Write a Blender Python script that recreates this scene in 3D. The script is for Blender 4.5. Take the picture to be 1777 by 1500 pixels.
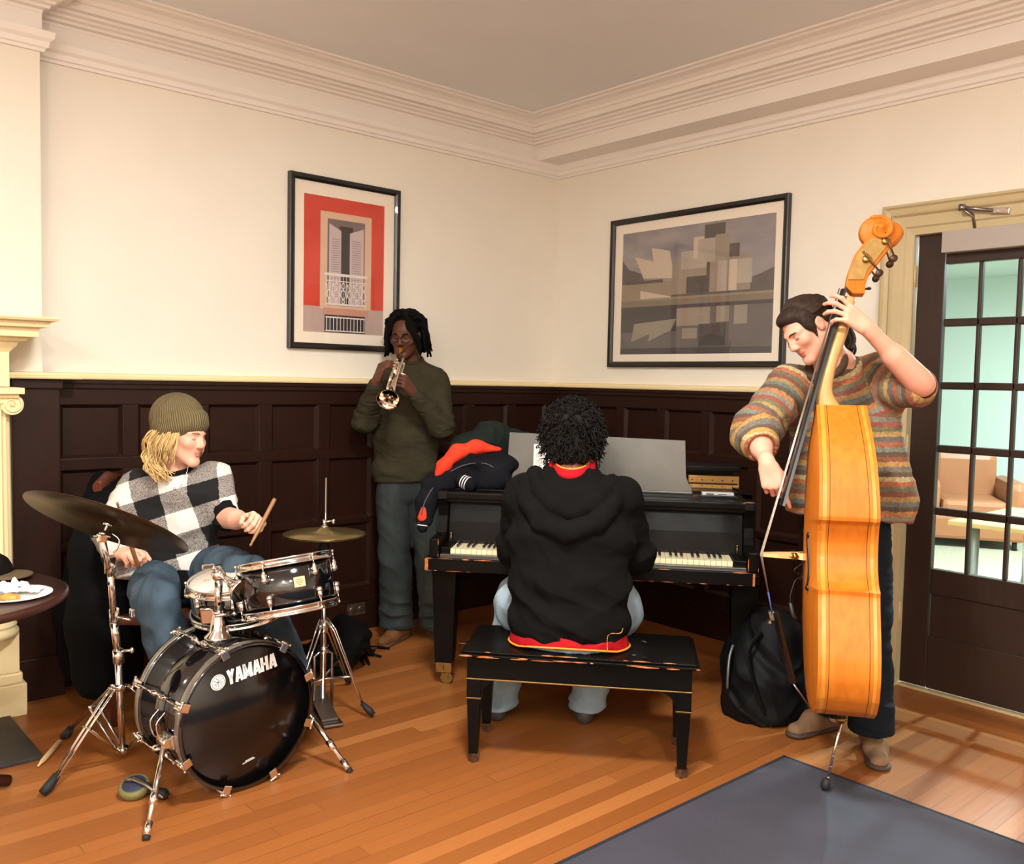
import bpy, bmesh, math, random
import numpy as np
from mathutils import Vector, Matrix, noise as mnoise
for o in list(bpy.data.objects): bpy.data.objects.remove(o, do_unlink=True)
S = bpy.context.scene
COL = S.collection
PI = math.pi
V = Vector
# ------------------------------------------------------------------ camera, world, lights, exposure
CAM = V((-4.4011, -4.5436, 1.48)); FPX = 1557.54
CR = V((0.7496, -0.6616, 0.0210)); CU = V((0.0213, 0.0559, 0.9982)); CF = V((0.6615, 0.7478, -0.0560))
cd = bpy.data.cameras.new('camera'); cam = bpy.data.objects.new('camera', cd); COL.objects.link(cam)
cd.sensor_fit = 'HORIZONTAL'; cd.sensor_width = 36.0; cd.lens = FPX / 1777 * 36.0; cd.clip_start = .05
_z = -CF.normalized(); _x = CR.normalized(); _y = _z.cross(_x).normalized(); _x = _y.cross(_z)
cam.matrix_world = Matrix(((_x.x, _y.x, _z.x, CAM.x), (_x.y, _y.y, _z.y, CAM.y), (_x.z, _y.z, _z.z, CAM.z), (0, 0, 0, 1)))
S.camera = cam
S.view_settings.view_transform = 'Standard'; S.view_settings.look = 'None'
S.view_settings.exposure = -0.07; S.view_settings.gamma = 1.0; S.view_settings.use_curve_mapping = False
W = bpy.data.worlds.new('world'); S.world = W; W.use_nodes = True
W.node_tree.nodes['Background'].inputs[0].default_value = (1, .9, .75, 1); W.node_tree.nodes['Background'].inputs[1].default_value = .02

def area(name, loc, size, power, col, rot=(0, 0, 0), shape='DISK', sy=None):
    l = bpy.data.lights.new(name, 'AREA'); l.energy = power; l.color = col; l.shape = shape; l.size = size
    if sy: l.size_y = sy
    o = bpy.data.objects.new(name, l); COL.objects.link(o); o.location = loc; o.rotation_euler = rot; return o
WARM = (.925, .945, .915)
area('ceiling_lamp', (-5.9, -5.0, 3.05), .32, 118, WARM)
area('ceiling_lamp', (-4.5, -5.7, 3.05), .32, 150, WARM)
area('ceiling_lamp', (-3.1, -3.0, 3.12), 0.45, 140, WARM)
area('ceiling_lamp', (-6.6, -2.6, 3.05), .40, 48, WARM)
area('added_ceiling_fill', (-6.6, -6.4, 1.9), .4, 225, WARM, rot=(math.pi, 0, 0))  # unseen fill light, added facing up to brighten the ceiling and soften shadows
_sl = bpy.data.lights.new('office_downlight', 'SPOT'); _sl.energy = 380; _sl.color = (.62, .96, 1.0); _sl.spot_size = 2.3; _sl.spot_blend = .5; _sl.shadow_soft_size = .03
_so = bpy.data.objects.new('office_downlight', _sl); COL.objects.link(_so); _so.location = (1.10, -2.85, 2.68); _so.rotation_euler = (V((-.75, -3.0, 0)) - V(_so.location)).to_track_quat('-Z', 'Y').to_euler()
area('office_ceiling_lamp', (3.3, -2.9, 2.66), 1.4, 430, (.90, 1.0, .975), shape='RECTANGLE', sy=.5)

# ------------------------------------------------------------------ helpers
def P(x, y, d):                       # the point of the place seen at photo pixel x, y at distance d in front of the camera
    return CAM + d * (CF + CR * ((x - 888.5) / FPX) - CU * ((y - 750) / FPX))
def onz(x, y, z=0.0):
    q = CF + CR * ((x - 888.5) / FPX) - CU * ((y - 750) / FPX); return CAM + q * ((z - CAM.z) / q.z)
def lin(c):
    c = c / 255.0
    return c / 12.92 if c <= .04045 else ((c + .055) / 1.055) ** 2.4
def rgb(r, g, b): return (lin(r), lin(g), lin(b), 1.0)

class NT:
    def __init__(s, m):
        s.m = m; s.t = m.node_tree; s.n = s.t.nodes; s.l = s.t.links
        s.bsdf = s.n['Principled BSDF']
    def new(s, t, **k):
        n = s.n.new(t)
        for a, b in k.items(): setattr(n, a, b)
        return n
    def put(s, sock, v):
        if v is None: return
        if isinstance(v, bpy.types.NodeSocket): s.l.new(v, sock)
        else: sock.default_value = v
    def math(s, op, a, b=None, c=None):
        n = s.new('ShaderNodeMath', operation=op)
        for i, v in enumerate((a, b, c)): s.put(n.inputs[i], v)
        return n.outputs[0]
    def mix(s, f, a, b, t='MIX'):
        n = s.new('ShaderNodeMix', data_type='RGBA', blend_type=t)
        s.put(n.inputs[0], f); s.put(n.inputs[6], a); s.put(n.inputs[7], b); return n.outputs[2]
    def coord(s, k='Object'): return s.new('ShaderNodeTexCoord').outputs[k]
    def mapping(s, v, scale=(1, 1, 1), rot=(0, 0, 0), loc=(0, 0, 0)):
        n = s.new('ShaderNodeMapping'); s.put(n.inputs[0], v); n.inputs[1].default_value = loc
        n.inputs[2].default_value = rot; n.inputs[3].default_value = scale; return n.outputs[0]
    def sep(s, v):
        n = s.new('ShaderNodeSeparateXYZ'); s.put(n.inputs[0], v); return n.outputs
    def comb(s, x, y, z=0.0):
        n = s.new('ShaderNodeCombineXYZ')
        for i, v in enumerate((x, y, z)): s.put(n.inputs[i], v)
        return n.outputs[0]
    def noise(s, v=None, scale=5, detail=3, rough=.5):
        n = s.new('ShaderNodeTexNoise'); s.put(n.inputs['Vector'], v); n.inputs['Scale'].default_value = scale
        n.inputs['Detail'].default_value = detail; n.inputs['Roughness'].default_value = rough; return n.outputs[0]
    def white(s, v):
        n = s.new('ShaderNodeTexWhiteNoise'); s.put(n.inputs['Vector'], v); return n.outputs['Value']
    def ramp(s, f, stops, interp='LINEAR'):
        n = s.new('ShaderNodeValToRGB'); s.put(n.inputs[0], f); e = n.color_ramp; e.interpolation = interp
        while len(e.elements) < len(stops): e.elements.new(.5)
        for el, (p, c) in zip(e.elements, stops): el.position = p; el.color = c
        return n.outputs[0]
    def bump(s, h, strength=.3, dist=.01):
        n = s.new('ShaderNodeBump'); s.put(n.inputs['Height'], h); n.inputs['Strength'].default_value = strength
        n.inputs['Distance'].default_value = dist; s.l.new(n.outputs[0], s.bsdf.inputs['Normal'])
    def attr(s, name): return s.new('ShaderNodeAttribute', attribute_name=name).outputs
    def base(s, v): s.put(s.bsdf.inputs['Base Color'], v)

MATS = {}
def mat(name, col, rough=.5, metal=0.0, var=0.0, vs=6.0, bump=0.0, bs=200.0, coat=0.0, sheen=0.0, spec=.5, stretch=(1, 1, 1), bd=.002):
    if name in MATS: return MATS[name]
    m = bpy.data.materials.new(name); m.use_nodes = True; t = NT(m); b = t.bsdf
    b.inputs['Roughness'].default_value = rough; b.inputs['Metallic'].default_value = metal
    b.inputs['Coat Weight'].default_value = coat; b.inputs['Sheen Weight'].default_value = sheen
    b.inputs['Specular IOR Level'].default_value = spec
    c = rgb(*col)
    if var or bump: co = t.mapping(t.coord(), stretch)
    if var:
        n = t.noise(co, vs, 4, .6)
        lo = tuple(max(0, x * (1 - var)) for x in c[:3]) + (1,); hi = tuple(min(1, x * (1 + var)) for x in c[:3]) + (1,)
        t.base(t.ramp(n, [(.3, lo), (.7, hi)]))
    else: t.base(c)
    if bump: t.bump(t.noise(co, bs, 2), bump, bd)
    m.diffuse_color = c; MATS[name] = m; return m

class MB:
    """collects shapes into one mesh; coordinates go through the matrix M"""
    def __init__(s, M=None): s.bm = bmesh.new(); s.M = M or Matrix.Identity(4); s.mi = 0
    def v(s, p): return s.bm.verts.new(s.M @ V(p))
    def f(s, vs, smooth=False):
        try: f = s.bm.faces.new(vs)
        except ValueError: return None
        f.material_index = s.mi; f.smooth = smooth; return f
    def box(s, c, size, rot=None, bev=0.0):
        h = V(size) / 2; c = V(c); R = rot or Matrix.Identity(3)
        b2 = bmesh.new(); bmesh.ops.create_cube(b2, size=1.0)
        for q in b2.verts: q.co = V((q.co.x * size[0], q.co.y * size[1], q.co.z * size[2]))
        if bev: bmesh.ops.bevel(b2, geom=list(b2.edges), offset=bev, segments=2, affect='EDGES', profile=.6)
        s.merge(b2, Matrix.Translation(c) @ R.to_4x4()); return s
    def bx(s, x0, x1, y0, y1, z0, z1, bev=0.0):
        return s.box(((x0 + x1) / 2, (y0 + y1) / 2, (z0 + z1) / 2), (abs(x1 - x0), abs(y1 - y0), abs(z1 - z0)), None, bev)
    def merge(s, b2, T=None, smooth=False):
        T = s.M @ (T or Matrix.Identity(4)); mp = {}
        for q in b2.verts: mp[q] = s.bm.verts.new(T @ q.co)
        for f in b2.faces:
            n = s.f([mp[q] for q in f.verts], f.smooth or smooth)
        b2.free()
    def frame(s, d):
        d = V(d).normalized(); a = V((0, 0, 1)) if abs(d.z) < .9 else V((1, 0, 0))
        x = a.cross(d).normalized(); return x, d.cross(x)
    def tube(s, pts, r, seg=12, cap=True, smooth=True, closed=False, flat=1.0, up=None):
        pts = [V(p) for p in pts]; n = len(pts); rs = r if isinstance(r, (list, tuple)) else [r] * n
        rings = []; x = None
        for i, p in enumerate(pts):
            if closed: d = pts[(i + 1) % n] - pts[i - 1]
            else: d = pts[min(i + 1, n - 1)] - pts[max(i - 1, 0)]
            d.normalize()
            if up is not None: x = V(up).cross(d).normalized()
            elif x is None: x = s.frame(d)[0]
            else: x = (x - d * x.dot(d)).normalized()
            y = d.cross(x)
            rings.append([s.v(p + (x * math.cos(2 * PI * k / seg) * flat + y * math.sin(2 * PI * k / seg)) * rs[i]) for k in range(seg)])
        for i in range(n if closed else n - 1):
            A, B = rings[i], rings[(i + 1) % n]
            for k in range(seg): s.f([A[k], A[(k + 1) % seg], B[(k + 1) % seg], B[k]], smooth)
        if cap and not closed: s.f(rings[0][::-1]); s.f(rings[-1])
        return s
    def cyl(s, a, b, r, r2=None, seg=20, smooth=True): return s.tube([a, b], [r, r if r2 is None else r2], seg, True, smooth)
    def lathe(s, o, d, prof, seg=32, smooth=True, xr=None, sx=1.0, sy=1.0, caps=True):
        o = V(o); d = V(d).normalized(); x, y = s.frame(d)
        if xr is not None: x = (V(xr) - d * V(xr).dot(d)).normalized(); y = d.cross(x)
        rings = []
        for r, h in prof:
            if r < 1e-6: rings.append([s.v(o + d * h)])
            else: rings.append([s.v(o + d * h + (x * math.cos(2 * PI * k / seg) * sx + y * math.sin(2 * PI * k / seg) * sy) * r) for k in range(seg)])
        for A, B in zip(rings, rings[1:]):
            for k in range(seg):
                k2 = (k + 1) % seg
                if len(A) == 1 and len(B) == 1: continue
                if len(A) == 1: s.f([A[0], B[k2], B[k]], smooth)
                elif len(B) == 1: s.f([A[k], A[k2], B[0]], smooth)
                else: s.f([A[k], A[k2], B[k2], B[k]], smooth)
        if caps:
            if len(rings[0]) > 1: s.f(rings[0][::-1])
            if len(rings[-1]) > 1: s.f(rings[-1])
        return s
    def ball(s, c, r, seg=16, rings=10, R=None):
        r = (r, r, r) if not isinstance(r, (tuple, list)) else r
        b2 = bmesh.new(); bmesh.ops.create_uvsphere(b2, u_segments=seg, v_segments=rings, radius=1)
        for q in b2.verts: q.co = V((q.co.x * r[0], q.co.y * r[1], q.co.z * r[2]))
        s.merge(b2, Matrix.Translation(V(c)) @ (R.to_4x4() if R else Matrix.Identity(4)), True); return s
    def torus(s, c, d, R, r, seg=40, s2=10, sx=1.0):
        x, y = s.frame(d); c = V(c)
        return s.tube([c + (x * math.cos(2 * PI * k / seg) + y * math.sin(2 * PI * k / seg)) * R for k in range(seg)], r, s2, closed=True)
    def prism(s, poly, o, ax, ay, az, h, smooth_side=False):
        """2-D polygon (counter-clockwise seen from +az) in the axes ax, ay, thick h along az"""
        o, ax, ay, az = V(o), V(ax), V(ay), V(az)
        A = [s.v(o + ax * p[0] + ay * p[1]) for p in poly]; B = [s.v(o + ax * p[0] + ay * p[1] + az * h) for p in poly]
        n = len(poly); s.f(A[::-1]); s.f(B)
        for i in range(n): s.f([A[i], A[(i + 1) % n], B[(i + 1) % n], B[i]], smooth_side)
        return s
    def sweep(s, prof, path, side=1):
        """moulding: prof = (out, z) pairs swept along a floor path, out to the right (side=1) of the walking direction"""
        n = len(path); rings = []
        for i, p in enumerate(path):
            p = V((p[0], p[1])); ds = []
            if i > 0: ds.append((p - V(path[i - 1][:2])).normalized())
            if i < n - 1: ds.append((V(path[i + 1][:2]) - p).normalized())
            ns = [V((d.y, -d.x)) * side for d in ds]
            if len(ns) == 2: m = (ns[0] + ns[1]); m = m / max(.2, m.dot(ns[0]))
            else: m = ns[0]
            rings.append([s.v((p.x + m.x * o, p.y + m.y * o, z)) for o, z in prof])
        k = len(prof)
        for A, B in zip(rings, rings[1:]):
            for j in range(k): s.f([A[j], A[(j + 1) % k], B[(j + 1) % k], B[j]])
        s.f(rings[0]); s.f(rings[-1][::-1]); return s
    def build(s, name, m, parent=None, bevel=0.0, fix=True, auto=True):
        if fix: bmesh.ops.recalc_face_normals(s.bm, faces=s.bm.faces[:])
        me = bpy.data.meshes.new(name); s.bm.to_mesh(me); s.bm.free()
        return link(name, me, m, parent, bevel)

def root_loc(p):
    while p.parent: p = p.parent
    return p.location.copy()
def link(name, me, m, parent=None, bevel=0.0):
    for q in (m if isinstance(m, (list, tuple)) else [m]): me.materials.append(q)
    o = bpy.data.objects.new(name, me); COL.objects.link(o)
    if parent is not None:
        me.transform(Matrix.Translation(-root_loc(parent))); o.parent = parent
    if bevel:
        b = o.modifiers.new('bevel', 'BEVEL'); b.width = bevel; b.segments = 2; b.limit_method = 'ANGLE'; b.angle_limit = .7
    return o
def recentre(o):
    """a one-mesh thing: put its origin at the middle of its base"""
    vs = [v.co for v in o.data.vertices]; lo = V([min(v[i] for v in vs) for i in range(3)]); hi = V([max(v[i] for v in vs) for i in range(3)])
    c = V(((lo.x + hi.x) / 2, (lo.y + hi.y) / 2, lo.z)); o.data.transform(Matrix.Translation(-c)); o.location = c; return o
def tag(o, label, cat, group=None):
    o['label'] = label; o['category'] = cat
    if group: o['group'] = group
    return o
def thing(name, loc, label, cat, group=None):
    o = bpy.data.objects.new(name, None); o.empty_display_size = .1; COL.objects.link(o); o.location = V(loc); return tag(o, label, cat, group)
def struct(o, label=None):
    o['kind'] = 'structure'
    if label: o['label'] = label
    return o
def axes(o, x, y, z):
    x, y, z, o = V(x), V(y), V(z), V(o)
    return Matrix(((x.x, y.x, z.x, o.x), (x.y, y.y, z.y, o.y), (x.z, y.z, z.z, o.z), (0, 0, 0, 1)))
def spline(pts, n=8):
    """Catmull-Rom through the points"""
    pts = [V(p) for p in pts]; out = []
    for i in range(len(pts) - 1):
        p0, p1, p2, p3 = pts[max(i - 1, 0)], pts[i], pts[i + 1], pts[min(i + 2, len(pts) - 1)]
        for k in range(n):
            t = k / n; out.append(.5 * ((2 * p1) + (p2 - p0) * t + (2 * p0 - 5 * p1 + 4 * p2 - p3) * t * t + (3 * p1 - p0 - 3 * p2 + p3) * t ** 3))
    return out + [pts[-1]]
def text_bm(mb, s, o, ax, ay, size, h=.0006, align='LEFT', shear=0, bold=0.0):
    cu = bpy.data.curves.new('t', 'FONT'); cu.body = s; cu.size = size; cu.extrude = h; cu.align_x = align; cu.shear = shear; cu.offset = bold; cu.resolution_u = 3
    to = bpy.data.objects.new('t', cu); COL.objects.link(to)
    dg = bpy.context.evaluated_depsgraph_get(); me = bpy.data.meshes.new_from_object(to.evaluated_get(dg))
    b2 = bmesh.new(); b2.from_mesh(me); bpy.data.objects.remove(to); bpy.data.curves.remove(cu); bpy.data.meshes.remove(me)
    ax = V(ax).normalized(); ay = V(ay).normalized(); mb.merge(b2, axes(o, ax, ay, ax.cross(ay)))
    return mb
# ------------------------------------------------------------------ setting materials
M_wall = mat('cream_paint', (240, 231, 216), .75, var=.02, vs=3, bump=.05, bs=160)
M_white = mat('white_trim_paint', (244, 236, 228), .55)
M_cream = mat('ivory_trim_paint', (240, 218, 168), .5)
M_ceil = mat('ceiling_paint', (240, 239, 238), .8, var=.02, vs=2)
M_case = mat('casing_tan_paint', (196, 176, 135), .5)
def wood_mat(name, c1, c2, rough=.4, axis='x', scale=1.0, coat=0.0):
    m = bpy.data.materials.new(name); m.use_nodes = True; t = NT(m)
    st = {'x': (1.2, 14, 14), 'y': (14, 1.2, 14), 'z': (14, 14, 1.2)}[axis]
    co = t.mapping(t.coord(), tuple(q * scale for q in st)); n = t.noise(co, 3.0, 5, .65)
    t.base(t.ramp(n, [(.3, rgb(*c1)), (.7, rgb(*c2))])); t.bsdf.inputs['Roughness'].default_value = rough
    t.bsdf.inputs['Coat Weight'].default_value = coat; t.bump(n, .08, .002); t.bsdf.inputs['Specular IOR Level'].default_value = .3; MATS[name] = m; return m
M_dark = wood_mat('dark_mahogany', (33, 15, 9), (46, 21, 12), .42, 'z')
M_door = wood_mat('door_brown_paint', (48, 33, 26), (56, 39, 31), .42, 'z')

def floor_material():
    m = bpy.data.materials.new('oak_strip_floor'); m.use_nodes = True; t = NT(m)
    x, y, z = t.sep(t.coord())
    edge = t.math('GREATER_THAN', x, -.46)                     # border boards run along the door wall
    a = t.math('ADD', t.math('MULTIPLY', x, t.math('SUBTRACT', 1.0, edge)), t.math('MULTIPLY', y, edge))
    b = t.math('ADD', t.math('MULTIPLY', y, t.math('SUBTRACT', 1.0, edge)), t.math('MULTIPLY', t.math('ADD', x, .004), edge))
    wd = .0700
    r = t.math('DIVIDE', b, wd); row = t.math('FLOOR', r); fr = t.math('FRACT', r)
    sh = t.math('MULTIPLY', t.white(t.comb(row, 3.7)), 7.0)
    c = t.math('DIVIDE', t.math('ADD', a, sh), 1.7); cell = t.math('FLOOR', c); fc = t.math('FRACT', c)
    rnd = t.white(t.comb(row, cell, 1.0))
    rnd2 = t.white(t.comb(row, cell, 5.0))
    gr = t.noise(t.comb(t.math('MULTIPLY', a, 1.6), t.math('MULTIPLY', b, 38.0), t.math('MULTIPLY', rnd, 9.0)), 2.2, 5, .65)
    col = t.ramp(rnd, [(0, rgb(136, 80, 36)), (.35, rgb(152, 91, 42)), (.7, rgb(163, 99, 48)), (1, rgb(184, 119, 63))])
    col = t.mix(t.math('MULTIPLY', gr, .45), col, rgb(128, 68, 29))
    blot = t.noise(t.coord(), 1.3, 3)
    col = t.mix(t.math('MULTIPLY', blot, .25), col, rgb(138, 72, 31))
    gap = t.math('MAXIMUM', t.math('LESS_THAN', fr, .022), t.math('LESS_THAN', fc, .0012))
    gaps = t.math('MULTIPLY', gap, t.math('ADD', .35, t.math('MULTIPLY', rnd2, .6)))
    col = t.mix(gaps, col, rgb(52, 26, 14)); t.base(col)
    t.put(t.bsdf.inputs['Roughness'], t.math('ADD', .27, t.math('MULTIPLY', gr, .22)))
    h = t.math('SUBTRACT', t.math('MULTIPLY', gr, .12), gap); t.bump(h, .25, .0015)
    MATS['floor'] = m; return m
M_floor = floor_material()
XW, YW, ZC = -8.0, -8.0, 3.21
struct(MB().bx(XW, .15, YW, .15, -.1, 0).build('floor', M_floor))
struct(MB().bx(XW, .15, YW, .15, ZC, ZC + .1).build('ceiling', M_ceil))
struct(MB().bx(XW, 0, 0, .15, 0, ZC).build('wall_left', M_wall))
DY0, DY1, DZ = -3.475, -2.52, 2.25           # door opening in the right-hand wall
w = MB(); w.bx(0, .15, DY1, .15, 0, ZC); w.bx(0, .15, YW, DY0, 0, ZC); w.bx(0, .15, DY0, DY1, DZ, ZC)
struct(w.build('wall_right', M_wall))
struct(MB().bx(XW - .15, XW, YW, .15, 0, ZC).build('wall_far_side', M_wall))
struct(MB().bx(XW, .15, YW - .15, YW, 0, ZC).build('wall_rear', M_wall))
struct(MB().bx(XW, -3.31, -.12, 0, 0, ZC).build('wall_chimney_breast', M_wall))
struct(MB().bx(-.235, 0, YW, 0, 2.968, ZC).build('trim_1', M_white), 'boxed beam along the top of the door wall')
# cornice
crown = [(0, ZC), (0, 3.052), (.010, 3.052), (.012, 3.066), (.034, 3.070), (.036, 3.082), (.052, 3.088), (.056, 3.098), (.075, 3.104), (.078, 3.116), (.112, 3.116), (.112, 3.146), (.122, 3.150), (.128, 3.166), (.150, 3.182), (.182, 3.190), (.190, 3.198), (.212, 3.200), (.212, ZC)]
pathA = [(XW, -.12), (-3.31, -.12), (-3.31, 0), (-.235, 0), (-.235, YW)]
struct(MB().sweep(crown, pathA).build('trim_2', M_white), 'stepped white crown moulding under the ceiling')
low = [(0, 2.968), (0, 2.885), (.016, 2.885), (.020, 2.898), (.030, 2.902), (.034, 2.925), (.048, 2.938), (.052, 2.966), (.052, 2.968)]
struct(MB().sweep(low, [(XW, -.12), (-3.31, -.12), (-3.31, 0), (0, 0), (0, YW)]).build('trim_3', M_white), 'lower white picture-rail moulding')
struct(MB().sweep([(0, 3.052), (0, 2.966), (.008, 2.966), (.008, 3.052)], pathA[:4]).build('trim_4', M_white), 'white frieze band between the mouldings')

# wainscot
rows = [(.263, .636), (.668, 1.021), (1.077, 1.329)]
def wainscot(name, spans, a0, a1, pt):
    """pt(a, out, z) -> world; panels recessed between rails and stiles"""
    w = MB()
    def bx(a, b, o0, o1, z0, z1):
        vs = [pt(p, o, z) for p in (a, b) for o in (o0, o1) for z in (z0, z1)]
        w.bx(min(v[0] for v in vs), max(v[0] for v in vs), min(v[1] for v in vs), max(v[1] for v in vs), min(v[2] for v in vs), max(v[2] for v in vs))
    T = .046
    bx(a0, a1, 0, .022, 0, 1.449)
    zs = [0.0] + [q for r in rows for q in r] + [1.449]
    for i in range(0, len(zs), 2): bx(a0, a1, 0, T, zs[i], zs[i + 1])
    edges = [a0] + [q for s_ in spans for q in s_] + [a1]
    for (z0, z1) in rows:
        for i in range(0, len(edges), 2): bx(edges[i], edges[i + 1], 0, T - .0006, z0, z1)
        for (p, q) in spans:                                    # sloping moulding round each panel
            m_ = .015
            o = [(p, z0), (q, z0), (q, z1), (p, z1)]; n_ = [(p + m_, z0 + m_), (q - m_, z0 + m_), (q - m_, z1 - m_), (p + m_, z1 - m_)]
            A = [w.v(pt(x, T - .004, z)) for x, z in o]; B = [w.v(pt(x, .023, z)) for x, z in n_]
            for i in range(4): w.f([A[i], A[(i + 1) % 4], B[(i + 1) % 4], B[i]])
    bx(a0, a1, 0, .064, 0, .17); bx(a0, a1, 0, .058, .17, .186)
    bx(a0, a1, 0, .058, 1.405, 1.449); bx(a0, a1, 0, .066, 1.428, 1.449)
    return struct(w.build(name, M_dark, bevel=.003))
spl = [(-1.804 + .353 * k, -1.804 + .353 * k + .278) for k in range(-4, 5)]
wainscot('trim_5', [s_ for s_ in spl if s_[1] < -.08], -3.245, 0.0, lambda a, o, z: (a, -o, z))['label'] = 'dark panelled wainscot of the left wall'
spr = sorted([(-.703 - .334 * k - .266, -.703 - .334 * k) for k in range(-2, 5)])
wainscot('trim_6', spr, -2.366, -.046, lambda a, o, z: (-o, a, z))['label'] = 'dark panelled wainscot of the door wall'
w = MB(); w.bx(-3.44, -3.245, -.15, 0, 0, 1.449); w.bx(-3.44, -3.235, -.165, 0, 0, .19); w.bx(-3.44, -3.235, -.165, 0, 1.405, 1.449)
struct(w.build('trim_7', M_dark, bevel=.004), 'plain dark wooden pilaster beside the mantel')
rail = [(0, 1.449), (.074, 1.449), (.078, 1.455), (.070, 1.462), (.055, 1.466), (.05, 1.476), (.012, 1.480), (0, 1.480)]
struct(MB().sweep(rail, [(-3.46, -.12), (-3.235, -.12), (-3.235, 0), (0, 0), (0, -2.366)]).build('trim_8', M_cream), 'cream cap strip on the wainscot')
# outlet plate in the baseboard
M_brass = mat('old_brass', (150, 120, 70), .35, 1.0, var=.2, vs=40)
M_steel_old = mat('worn_plate_metal', (120, 100, 80), .4, .8, var=.5, vs=60, bump=.4, bs=120)
ou = thing('outlet_plate', (-1.63, -.064, .1), 'ornate metal outlet plate in the dark baseboard behind the trumpeter', 'outlet')
MB().bx(-1.69, -1.57, -.070, -.064, .095, .165, .002).build('plate', M_steel_old, ou)
for dx in (-.03, .03): MB().lathe((-1.63 + dx, -.070, .13), (0, -1, 0), [(.018, 0), (.018, .003), (.010, .004)], 16).build('socket', M_steel_old, ou)

# ------------------------------------------------------------------ mantel
mt = thing('fireplace_mantel', (-3.9, -.25, 0), 'ivory fireplace mantel with a fluted scroll-topped column at the left edge', 'mantel')
w = MB(); w.bx(-5.6, -3.487, -.33, -.12, 1.414, 1.60); w.build('frieze', M_cream, mt, bevel=.003)
sh = [(0, 1.706), (0, 1.56), (.012, 1.575), (.022, 1.585), (.028, 1.60), (.050, 1.606), (.060, 1.618), (.090, 1.624), (.092, 1.66), (.120, 1.664), (.128, 1.685), (.150, 1.690), (.156, 1.699), (.150, 1.706)]
sh = [(-.05, 1.706), (-.05, 1.56)] + sh[1:]
MB().sweep(sh, [(-5.6, -.33), (-3.487, -.33), (-3.487, -.12)]).build('shelf', M_cream, mt)
MB().bx(-5.6, -3.47, -.40, -.12, 1.690, 1.7065).build('shelf_top', M_cream, mt, bevel=.003)
w = MB(); w.bx(-3.86, -3.50, -.30, -.12, .36, 1.40); w.build('back_pilaster', M_cream, mt, bevel=.003)
cx, cy = -3.565, -.285
w = MB(); seg = 120; prof = []
for z, r in [(.40, .098), (.42, .094), (.5, .092), (1.2, .086), (1.345, .086)]: prof.append((z, r))
rings = []
for z, r in prof:
    rings.append([w.v((cx + math.cos(2 * PI * k / seg) * (r - .010 * (0.5 + .5 * math.cos(20 * 2 * PI * k / seg)) ** .6), cy + math.sin(2 * PI * k / seg) * (r - .010 * (0.5 + .5 * math.cos(20 * 2 * PI * k / seg)) ** .6), z)) for k in range(seg)])
for A, B in zip(rings, rings[1:]):
    for k in range(seg): w.f([A[k], A[(k + 1) % seg], B[(k + 1) % seg], B[k]], True)
w.build('column', M_cream, mt)
w = MB(); w.bx(cx - .13, cx + .118, cy - .12, -.12, 1.385, 1.412, .003); w.bx(cx - .11, cx + .10, cy - .10, -.12, 1.37, 1.386)
w.lathe((cx, cy, 1.335), (0, 0, 1), [(.09, 0), (.10, .012), (.092, .03), (.105, .04)], 32)
for sx_ in (-1, 1):                                            # scrolls
    c = V((cx + sx_ * .078, cy - .085, 1.342))
    w.lathe(c, (0, 1, 0), [(.044, 0), (.044, .17)], 28)
    sp = [c + V((sx_ * math.cos(a) * r, -.004, math.sin(a) * r)) for a, r in [(PI / 2 - q * .35, .040 * (1 - q / 34)) for q in range(30)]]
    w.tube(sp, [.0055 * (1 - i / 45) for i in range(30)], 8)
    w.ball(c + V((0, -.002, 0)), .010)
w.build('capital', M_cream, mt, bevel=.002)
w = MB(); w.bx(-3.90, -3.431, -.33, -.12, 0, .14, .004); w.bx(-3.89, -3.445, -.325, -.12, .14, .19, .01); w.bx(-3.88, -3.458, -.322, -.12, .19, .37, .003)
w.lathe((cx, cy, .35), (0, 0, 1), [(.10, 0), (.112, .015), (.112, .03), (.1, .045), (.106, .055), (.096, .07)], 32)
w.build('pedestal', M_cream, mt, bevel=.002)
M_slate = mat('dark_slate', (48, 44, 42), .6, var=.25, vs=9, bump=.2, bs=30)
h_ = tag(MB().bx(-5.6, -3.50, -.86, -.332, 0, .014, .003).build('hearth_slab', M_slate), 'dark slate hearth slab on the floor in front of the mantel', 'hearth'); recentre(h_)

# ------------------------------------------------------------------ door and casing
prof = [(0, 0), (0, .05), (.012, .055), (.020, .045), (.040, .040), (.052, .052), (.062, .038), (.110, .034), (.118, .026), (.150, .022), (.154, 0)]
w = MB()
ys, zs_ = -2.366, 2.384
pa = []
for o, h in prof:       # U-shaped casing, mitred
    pa.append([(-h, ys - o, 0), (-h, ys - o, zs_ - o), (-h, -3.63 + o, zs_ - o), (-h, -3.63 + o, 0)])
R_ = [[w.v(p[i]) for p in pa] for i in range(4)]
for A, B in zip(R_, R_[1:]):
    for j in range(len(prof)): w.f([A[j], A[(j + 1) % len(prof)], B[(j + 1) % len(prof)], B[j]])
w.bx(-.02, .16, -2.521, -2.505, 0, 2.265); w.bx(-.02, .16, -3.49, -3.475, 0, 2.265); w.bx(-.02, .16, -3.49, -2.505, 2.25, 2.27)
struct(w.build('trim_9', M_case), 'tan moulded door casing')
M_thr = mat('pale_threshold', (190, 165, 120), .5, var=.1, vs=20)
struct(MB().bx(0.0, .15, DY0, DY1, 0, .012, .003).build('trim_10', M_thr), 'door threshold')
dr = bpy.data.objects.new('door_1', None); COL.objects.link(dr); dr.location = (.03, -2.53, 0); struct(dr, 'dark brown French door with small panes'); 
X0, X1 = .012, .052
yl, yr = -2.528, -3.467
pw, mw = .1515, .0185
ye = -2.660; zr = [(2.085, 1.825), (1.787, 1.522), (1.486, 1.218), (1.181, .914), (.877, .612)]
cols = []
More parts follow.
